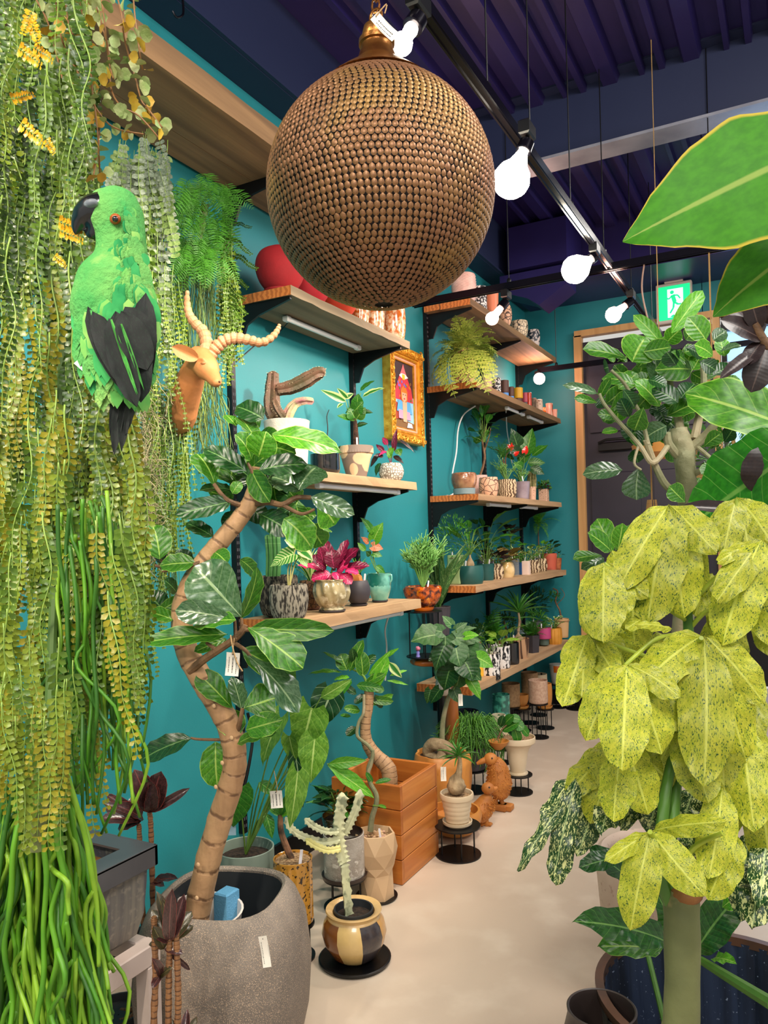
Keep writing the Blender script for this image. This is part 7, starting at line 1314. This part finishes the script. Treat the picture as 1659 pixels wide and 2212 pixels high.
BL=[(1355,775,1258,755,36,L_fic),(1365,782,1395,728,62,L_fic2),(1430,745,1368,680,24,L_lt),(1450,720,1518,628,30,L_lt),(1440,740,1470,712,30,L_fic2),(1525,735,1485,685,44,L_fic2),(1565,770,1555,730,26,L_fic2),(1540,735,1570,715,26,L_ficg),(1495,798,1415,800,42,L_fic),(1380,778,1412,735,44,L_dk),(1390,760,1450,750,34,L_fic),(1420,850,1412,770,36,L_ficg),(1370,830,1300,818,28,L_fic),(1290,850,1215,832,16,L_ficg),(1425,878,1372,822,38,L_fic2),(1465,870,1408,840,38,L_dk),(1440,900,1540,860,38,L_fic),(1590,905,1555,850,44,L_fic2),(1600,930,1632,900,36,L_dk),(1550,895,1510,860,22,L_fic),(1590,920,1540,920,22,L_dk),(1520,965,1560,935,26,L_fic),(1565,955,1585,925,26,L_dk),(1345,1015,1258,1025,30,L_ficg),(1380,1010,1375,1080,46,L_ficg),(1385,960,1400,915,30,L_dk),(1440,920,1395,945,34,L_ficg),(1370,970,1378,1000,26,L_dk),(1545,1005,1515,1025,26,L_fic),(1560,1015,1548,1040,26,L_fic),(1590,990,1625,1005,28,L_fic),(1560,990,1555,970,18,L_dk),(1480,1085,1445,1050,34,L_fic),(1490,1065,1475,1045,16,L_dk),(1495,1060,1512,1032,12,L_fic),(1290,870,1240,860,16,L_fic),(1295,860,1320,815,16,L_fic),(1320,885,1360,850,26,L_fic),(1330,900,1290,895,20,L_fic),(1360,900,1340,860,24,L_dk),(1335,930,1300,935,14,L_fic2),(1320,1190,1270,1150,40,L_fic),(1325,1195,1290,1120,38,L_fic2),(1330,1190,1375,1130,22,L_fic),(1335,1185,1345,1130,30,L_fic2),(1300,1200,1238,1208,26,L_fic),(1305,1205,1255,1230,24,L_ficg),(1330,1210,1300,1240,22,L_dk),(1270,1260,1258,1275,12,L_ficg),(1480,750,1520,770,36,L_dk),(1460,790,1440,760,30,L_dk),(1510,780,1545,800,30,L_dk),(1540,810,1580,790,26,L_dk),(1550,840,1600,820,24,L_fic),(1470,860,1500,830,34,L_dk),(1420,880,1440,920,30,L_dk),(1345,840,1370,880,30,L_dk),(1390,880,1370,930,34,L_fic),(1430,950,1455,915,24,L_dk),(1450,760,1480,780,30,L_fic),(1400,820,1440,835,30,L_dk),(1500,870,1460,890,30,L_dk),(1540,770,1500,745,30,L_fic2),(1555,760,1600,745,20,L_ficg),(1580,810,1560,840,24,L_dk),(1335,1240,1310,1260,20,L_dk)]
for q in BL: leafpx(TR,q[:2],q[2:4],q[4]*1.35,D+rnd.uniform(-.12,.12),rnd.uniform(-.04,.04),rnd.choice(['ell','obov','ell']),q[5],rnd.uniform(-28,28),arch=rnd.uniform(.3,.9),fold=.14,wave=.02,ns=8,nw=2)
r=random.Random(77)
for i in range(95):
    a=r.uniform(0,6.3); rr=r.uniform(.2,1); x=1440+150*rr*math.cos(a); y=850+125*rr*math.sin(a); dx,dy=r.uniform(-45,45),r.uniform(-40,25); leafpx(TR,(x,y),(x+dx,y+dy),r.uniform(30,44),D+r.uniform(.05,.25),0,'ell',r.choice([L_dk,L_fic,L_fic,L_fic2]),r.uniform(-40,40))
p=at(1300,2190,d=1.62); o,zi,ri=potw('round_dark_pot','empty round dark brown pot at the bottom edge beside the ribbed planter',(p.x-.0,p.y,0),.088,.40,[(.6,0),(.75,.05),(1.0,.55),(.98,.8),(.8,.96),(.82,1)],mat('dark_umber_pot','#3a302e',.45,c2='#453a38',sc=4),'plant pot',empty=True,soilm=None)
# ================================================================ yellow speckled umbrella leaved tree
o=thing('variegated_umbrella_tree','big tree with drooping yellow green speckled leaves filling the lower right','potted plant',(1.87,1.06,0)); YT=o; lo=V(o.location)
b=MB(); zi,ri=vessel(o,.12,.24,'taper2',tubin,None,soil,32,.1)
def yb(pts,r0,r1,m,nm='branch',sides=10): b=MB(); b.tube(catmull([at(x,y,d=d)-lo for x,y,d in pts],6),[r0,r1],sides,rf=lambda a,t,i:1+.03*math.sin(a*3+i)); return part(YT,nm,b,m)
ystem=mat('lime_petiole','#a8b83a',.45,c2='#8fa02c',sc=10); ygr=mat('green_shoot','#4f7a2a',.5,c2='#3f661f',sc=12); ytr=mat('grey_green_trunk','#74784a',.6,c2='#5a5f38',sc=9,lo=.35,hi=.65,bump=.2,bsc=40,c3='#a08c5c',sc3=16,lo3=.6,hi3=.66)
b=MB(); b.tube(catmull([(0,0,zi-.02),(0,0,zi+.15)]+[at(x,y,d=1.0)-lo for x,y in ((1472,2300),(1472,2210),(1474,2100),(1473,2000),(1472,1950),(1476,1925))],6),[.024,.023,.0225,.0225,.023,.021],18,rf=lambda a,t,i:1+.025*math.sin(a*2+i*.7)); part(o,'trunk',b,ytr,label='thick grey green trunk cut at the top')
b=MB(); b.ball(tuple(at(1482,1928,d=.995)-lo),.021,14,8,sc=(1,1,.7)); part(o,'cut_end',b,mat('brown_cut_wood','#8a5a2c',.7,c2='#6a3c1c',sc=14,bump=.4))
yb([(1450,1960,1.0),(1430,1900,1.0),(1425,1830,1.01),(1440,1700,1.03),(1462,1600,1.05)],.009,.007,ygr); yb([(1462,1940,1.0),(1448,1880,1.0),(1452,1800,1.01),(1462,1700,1.04),(1470,1600,1.06)],.008,.006,ygr); yb([(1470,1600,1.06),(1480,1480,1.08),(1487,1370,1.1),(1483,1290,1.1)],.009,.0065,ygr); yb([(1483,1290,1.1),(1470,1230,1.1),(1445,1092,1.1)],.004,.0028,ystem); yb([(1490,1305,1.1),(1545,1250,1.08),(1640,1165,1.06)],.004,.003,ystem); yb([(1492,1355,1.1),(1520,1325,1.09),(1570,1280,1.08),(1592,1078,1.12)],.0035,.003,ystem); yb([(1480,1338,1.1),(1450,1320,1.08),(1418,1300,1.06),(1305,1218,1.06)],.0035,.003,ystem); yb([(1490,1370,1.1),(1420,1380,1.05),(1350,1438,1.0)],.0035,.003,ystem); yb([(1484,1440,1.09),(1400,1420,1.08),(1270,1372,1.08)],.0035,.003,ystem); yb([(1486,1420,1.08),(1515,1378,1.0)],.0035,.003,ystem)
yb([(1440,1750,1.03),(1380,1700,1.06),(1345,1600,1.08)],.004,.003,ystem); yb([(1450,1900,1.0),(1500,1830,.97),(1560,1800,.95)],.004,.003,ystem); yb([(1445,1870,1.0),(1425,1830,.96),(1404,1797,.93)],.004,.003,ystem)
YL=[# hub top
(1445,1090,1332,1278,86,0),(1445,1090,1398,1352,118,.0),(1447,1092,1478,1335,110,.01),(1450,1092,1548,1195,84,.02),(1440,1092,1345,1200,60,.04),(1450,1095,1520,1290,76,.03),
(1590,1076,1522,1200,60,.06),(1590,1076,1562,1195,66,.05),(1592,1076,1625,1235,80,.04),(1595,1078,1670,1180,80,.05),
(1645,1166,1548,1300,70,-.04),(1645,1166,1560,1395,110,-.06),(1650,1168,1668,1400,110,-.02),(1642,1168,1550,1215,44,-.02),
(1305,1217,1272,1330,70,-.02),(1305,1217,1302,1388,100,-.03),(1308,1218,1352,1330,76,0),(1310,1218,1400,1290,70,.03),(1300,1220,1255,1300,40,.02),(1312,1220,1375,1250,40,.04),
(1270,1371,1215,1528,76,0),(1270,1372,1256,1505,80,.02),(1274,1372,1330,1460,70,.02),(1270,1372,1225,1450,70,.04),(1275,1370,1350,1400,50,.06),
(1352,1434,1265,1600,90,-.08),(1354,1436,1343,1665,112,-.1),(1358,1438,1430,1630,110,-.08),(1358,1436,1470,1508,64,-.09),(1350,1436,1280,1540,66,-.02),(1360,1440,1462,1580,90,-.04),
(1515,1374,1385,1480,100,-.06),(1518,1376,1450,1560,116,-.04),(1520,1376,1520,1700,118,-.07),(1524,1376,1610,1640,110,-.06),(1524,1374,1650,1520,90,-.06),(1512,1372,1430,1400,50,-.03),(1518,1378,1480,1640,90,-.02),
(1345,1600,1225,1720,80,.04),(1340,1600,1275,1780,90,-.0),(1345,1602,1325,1775,84,-.04),(1350,1602,1400,1760,100,-.05),(1345,1598,1260,1660,50,.05),(1355,1600,1460,1700,96,-.03),
(1470,1560,1400,1700,90,-.03),(1480,1560,1530,1735,100,-.05),(1490,1556,1590,1740,90,-.04),(1500,1556,1640,1690,90,-.02),(1560,1560,1575,1810,100,-.06),(1600,1560,1630,1800,90,-.04),(1580,1540,1668,1700,80,0),(1620,1620,1665,1900,90,-.02),(1560,1700,1530,1900,84,-.07),
(1404,1797,1305,1862,40,-.12),(1404,1798,1362,2010,86,-.14),(1406,1797,1522,1936,80,-.13),(1410,1794,1570,1775,50,-.1),(1590,1800,1530,1945,84,-.1),
(1640,1300,1665,1420,60,.04),(1540,1240,1500,1330,60,.06),(1400,1330,1350,1360,30,.0),(1450,1360,1375,1350,26,-.06),(1640,1500,1600,1650,70,.03)]
for q in YL: leafpx(YT,q[:2],q[2:4],q[4],1.08+q[5],rnd.uniform(-.07,.0),'ell',L_yel,rnd.uniform(-14,14),arch=rnd.uniform(.5,1.1),fold=-.17,wave=.055,ns=14,nw=4)
r=random.Random(31)
for i in range(20):
    x=r.uniform(1290,1640); y=r.uniform(1180,1640); leafpx(YT,(x,y),(x+r.uniform(-70,60),y+r.uniform(90,170)),r.uniform(60,95),1.2+r.uniform(-.02,.1),r.uniform(-.05,.05),'ell',L_yel,r.uniform(-30,30),arch=.9,fold=-.1,wave=.06,ns=12,nw=4)
for q in ((1290,1650,1170,1790,66),(1245,1680,1195,1900,50),(1230,1720,1118,1882,34),(1225,1790,1200,1912,56),(1290,1700,1245,1850,60),(1330,1720,1300,1800,60),(1430,1690,1400,1800,70),(1390,1690,1340,1790,60),(1500,1700,1470,1790,60),(1620,1800,1600,1990,70),(1640,1850,1625,2010,70),(1660,1780,1640,1960,60),(1540,1790,1480,1840,50),(1475,1760,1500,1850,50)):
    leafpx(YT,q[:2],q[2:4],q[4],1.1+rnd.uniform(-.05,.06),rnd.uniform(-.08,.0),'ell',L_yelg,rnd.uniform(-20,20),arch=1.0,fold=-.1,wave=.1,ns=14,nw=4)
yb([(1470,1650,1.06),(1380,1640,1.1),(1290,1650,1.12)],.004,.003,ygr)
# ================================================================ plant in the ribbed planter and behind
o=thing('broad_leaved_plant','low dark green broad leaved plant growing out behind the trunk over the ribbed planter','potted plant',(1.74,1.70,.08)); b=MB(); b.lathe([(.07,0),(.085,.14),(.08,.14),(.002,.12)],24); part(o,'pot',b,tubin)
BLm=leafmat('broad_green_leaf','#2a5f1f','#1c4516','#7fae5a',12,.03,.9,.3,vstr=.5)
for q in ((1450,2040,1240,1990,78,BLm,-.4),(1500,2060,1600,1930,80,BLm,-.1),(1430,2050,1290,2045,54,L_fic,-.35),(1470,2060,1420,1930,60,BLm,-.1),(1340,1850,1250,1875,46,L_dk,.3),(1360,1900,1270,1830,50,L_dk,.35),(1540,2070,1590,2080,30,L_lt,-.1),(1560,1960,1670,1890,60,L_fic2,-.2)): leafpx(o,q[:2],q[2:4],q[4],1.65+q[6],rnd.uniform(-.08,0),'ell',q[5],rnd.uniform(-10,10),arch=.8,fold=.12,wave=.06,ns=12,nw=3)
lo_=V(o.location)
for (x,y,d) in ((1450,2040,1.25),(1500,2060,1.55),(1470,2060,1.55),(1345,1855,1.95)): b=MB(); b.tube(catmull([(0,0,.12),(at(x,y,d=d)-lo_)*.6+V((0,0,.06)),at(x,y,d=d)-lo_],5),[.007,.005],8); part(o,'petiole',b,ygr)
b=MB(); b.tube(catmull([at(1515,2075,d=1.5)-lo_,at(1580,2115,d=1.4)-lo_,at(1670,2170,d=1.3)-lo_],6),[.008,.012],8); part(o,'stem',b,ygr)
# ================================================================ big leaves at top right
BG=leafmat('big_smooth_leaf','#3f8020','#4a9022','#a8b860',5,.012,.8,.55,spec=.25,vstr=.03,rim='#c8b040',transl=.35,mid=.03)
o=thing('giant_leaved_plant','plant with giant smooth green leaves reaching in at the upper right edge','potted plant',(2.12,.98,0)); b=MB(); zi,ri=vessel(o,.12,.3,'taper2',tubin,None,soil,32,.1); lo=V(o.location)
b=MB(); b.tube(catmull([(0,0,zi-.02),(.02,0,.9),at(1800,1000,d=.85)-lo,at(1790,600,d=.85)-lo,at(1780,330,d=.82)-lo],8),[.02,.014,.01],12); part(o,'trunk',b,barkg)
leafpx(o,(1800,300),(1345,522),290,.82,.06,'ovate',BG,-8,var=1,arch=.3,fold=-.06,wave=.012,ns=20,nw=5); leafpx(o,(1780,500),(1540,684),230,.9,.02,'ovate',BG,15,var=1,arch=.4,fold=-.08,wave=.012,ns=18,nw=5)
b=MB(); b.tube([at(1800,300,d=.82)-lo,at(1785,340,d=.82)-lo],.005,8); part(o,'petiole',b,stemg); b=MB(); b.tube([at(1780,500,d=.9)-lo,at(1790,600,d=.85)-lo],.005,8); part(o,'petiole',b,stemg)
leafpx(o,(1760,950),(1500,1130),200,1.3,.2,'ell',leafmat('crinkled_green_leaf','#3f9a24','#2f7f1c','#9fd06a',11,.04,.8,.4,vstr=.8,transl=.4),0,arch=.6,fold=.1,wave=.05,ns=14,nw=4); leafpx(o,(1720,930),(1480,850),120,1.6,.1,'ell',L_fic2,0,arch=.6,wave=.03,ns=12,nw=4)
# rubber plant
o=thing('dark_rubber_plant','rubber plant with dark maroon leaves at the right edge','potted plant',(2.05,1.55,0)); b=MB(); zi,ri=vessel(o,.11,.28,'taper2',tubin,None,soil,32,.1); lo=V(o.location)
b=MB(); b.tube(catmull([(0,0,zi-.02),(0,0,.9),at(1690,1050,d=1.4)-lo,at(1690,800,d=1.38)-lo,at(1655,745,d=1.36)-lo,at(1630,700,d=1.36)-lo],8),[.012,.009,.007],10); part(o,'stem',b,mat('brown_twig','#7a5a3c'))
for q in ((1650,735,1555,690,52),(1640,710,1620,640,50),(1640,755,1555,818,30),(1658,745,1622,848,66),(1665,960,1640,1070,100),(1640,1110,1470,1095,34),(1660,700,1665,620,50),(1600,1120,1660,1180,40),(1645,740,1610,790,40),(1650,720,1580,660,60)): leafpx(o,q[:2],q[2:4],q[4],1.36,rnd.uniform(-.03,.03),'ell',L_rub,rnd.uniform(-20,20),arch=.5,fold=.12,wave=.01,ns=12,nw=3)
# hanging jute basket
jute=mat('jute_rope','#b89058',.85,c2='#98723f',tex='wave',sc=1,st=(.01,.01,130),bump=.6,bsc=90)
p=at(1545,1050,y=3.84); q=at(1508,530,y=3.84); o=thing('hanging_jute_basket','square jute rope basket hanging by cords from the cross rail','basket',(p.x,3.84,p.z-.07)); lo=V(o.location)
R=.105
for i in range(11): b=MB(); M=Matrix.Translation((0,0,.007+i*.013)); b.tube([M@V((R*1.0*math.cos(t*PI/10)*RF['sq'](t*PI/10+.0,0,0)*.95,R*math.sin(t*PI/10)*RF['sq'](t*PI/10,0,0)*.95,0)) for t in range(21)],.0075,7); part(o,'rope_coil',b,jute)
b=MB(); b.box((0,0,.004),(.17,.17,.006)); part(o,'base',b,jute,smooth=False)
top=V((0,0,.62)); 
for (sx,sy) in ((1,1),(1,-1),(-1,1),(-1,-1)): b=MB(); b.tube(catmull([(sx*.1,sy*.1,0),(sx*.1,sy*.1,.15),(sx*.06,sy*.06,.38),top],5),.005,6,rf=lambda a,t,i:1+.3*math.sin(i*2)); part(o,'cord',b,jute)
b=MB(); b.tube([top,V((0,0,2.69-lo.z))],.004,6); part(o,'cord',b,jute); bushy(o,(0,0,.13),.16,.2,260,.07,L_md,'lance',seed=3,wr=.16); 
b=MB(); r=random.Random(2)
for i in range(40): a=r.uniform(0,6.3); b.tube([(.02*math.cos(a)-.0,.02*math.sin(a),0),(.03*math.cos(a),.03*math.sin(a),-.09+r.uniform(-.02,.02))],.002,4)
q=part(o,'tassel',b,jute,kind='stuff'); q.location=(-.28,.0,.02); b=MB(); b.tube([(-.28,0,.02),(-.28,0,.35),top],.004,6); part(o,'cord',b,jute)
o=thing('hanging_wood_planter','flat brown wooden hanging planter with bright lime leaves beyond the banyan','planter',at(1430,970,y=3.6)); b=MB(); b.lathe([(.06,-.04),(.12,-.02),(.13,.02),(.12,.02),(.002,.0)],24); part(o,'dish',b,cw); leafy(o,(0,0,.01),14,.08,.1,.06,'heart',L_lt,seed=3); b=MB(); b.tube([(.0,0,0),(0,0,3.6-o.location.z)],.002,5); part(o,'cord',b,jute)
cable([V((1.36,3.84,2.69)),V((1.345,3.84,2.55)),V((1.38,3.84,2.35)),V((1.40,3.84,2.2)),V((1.40,3.84,2.1))],.004,mat('brown_cable','#8a6a5c',.5),'brown looped cord hanging from the cross rail beside the exit sign')
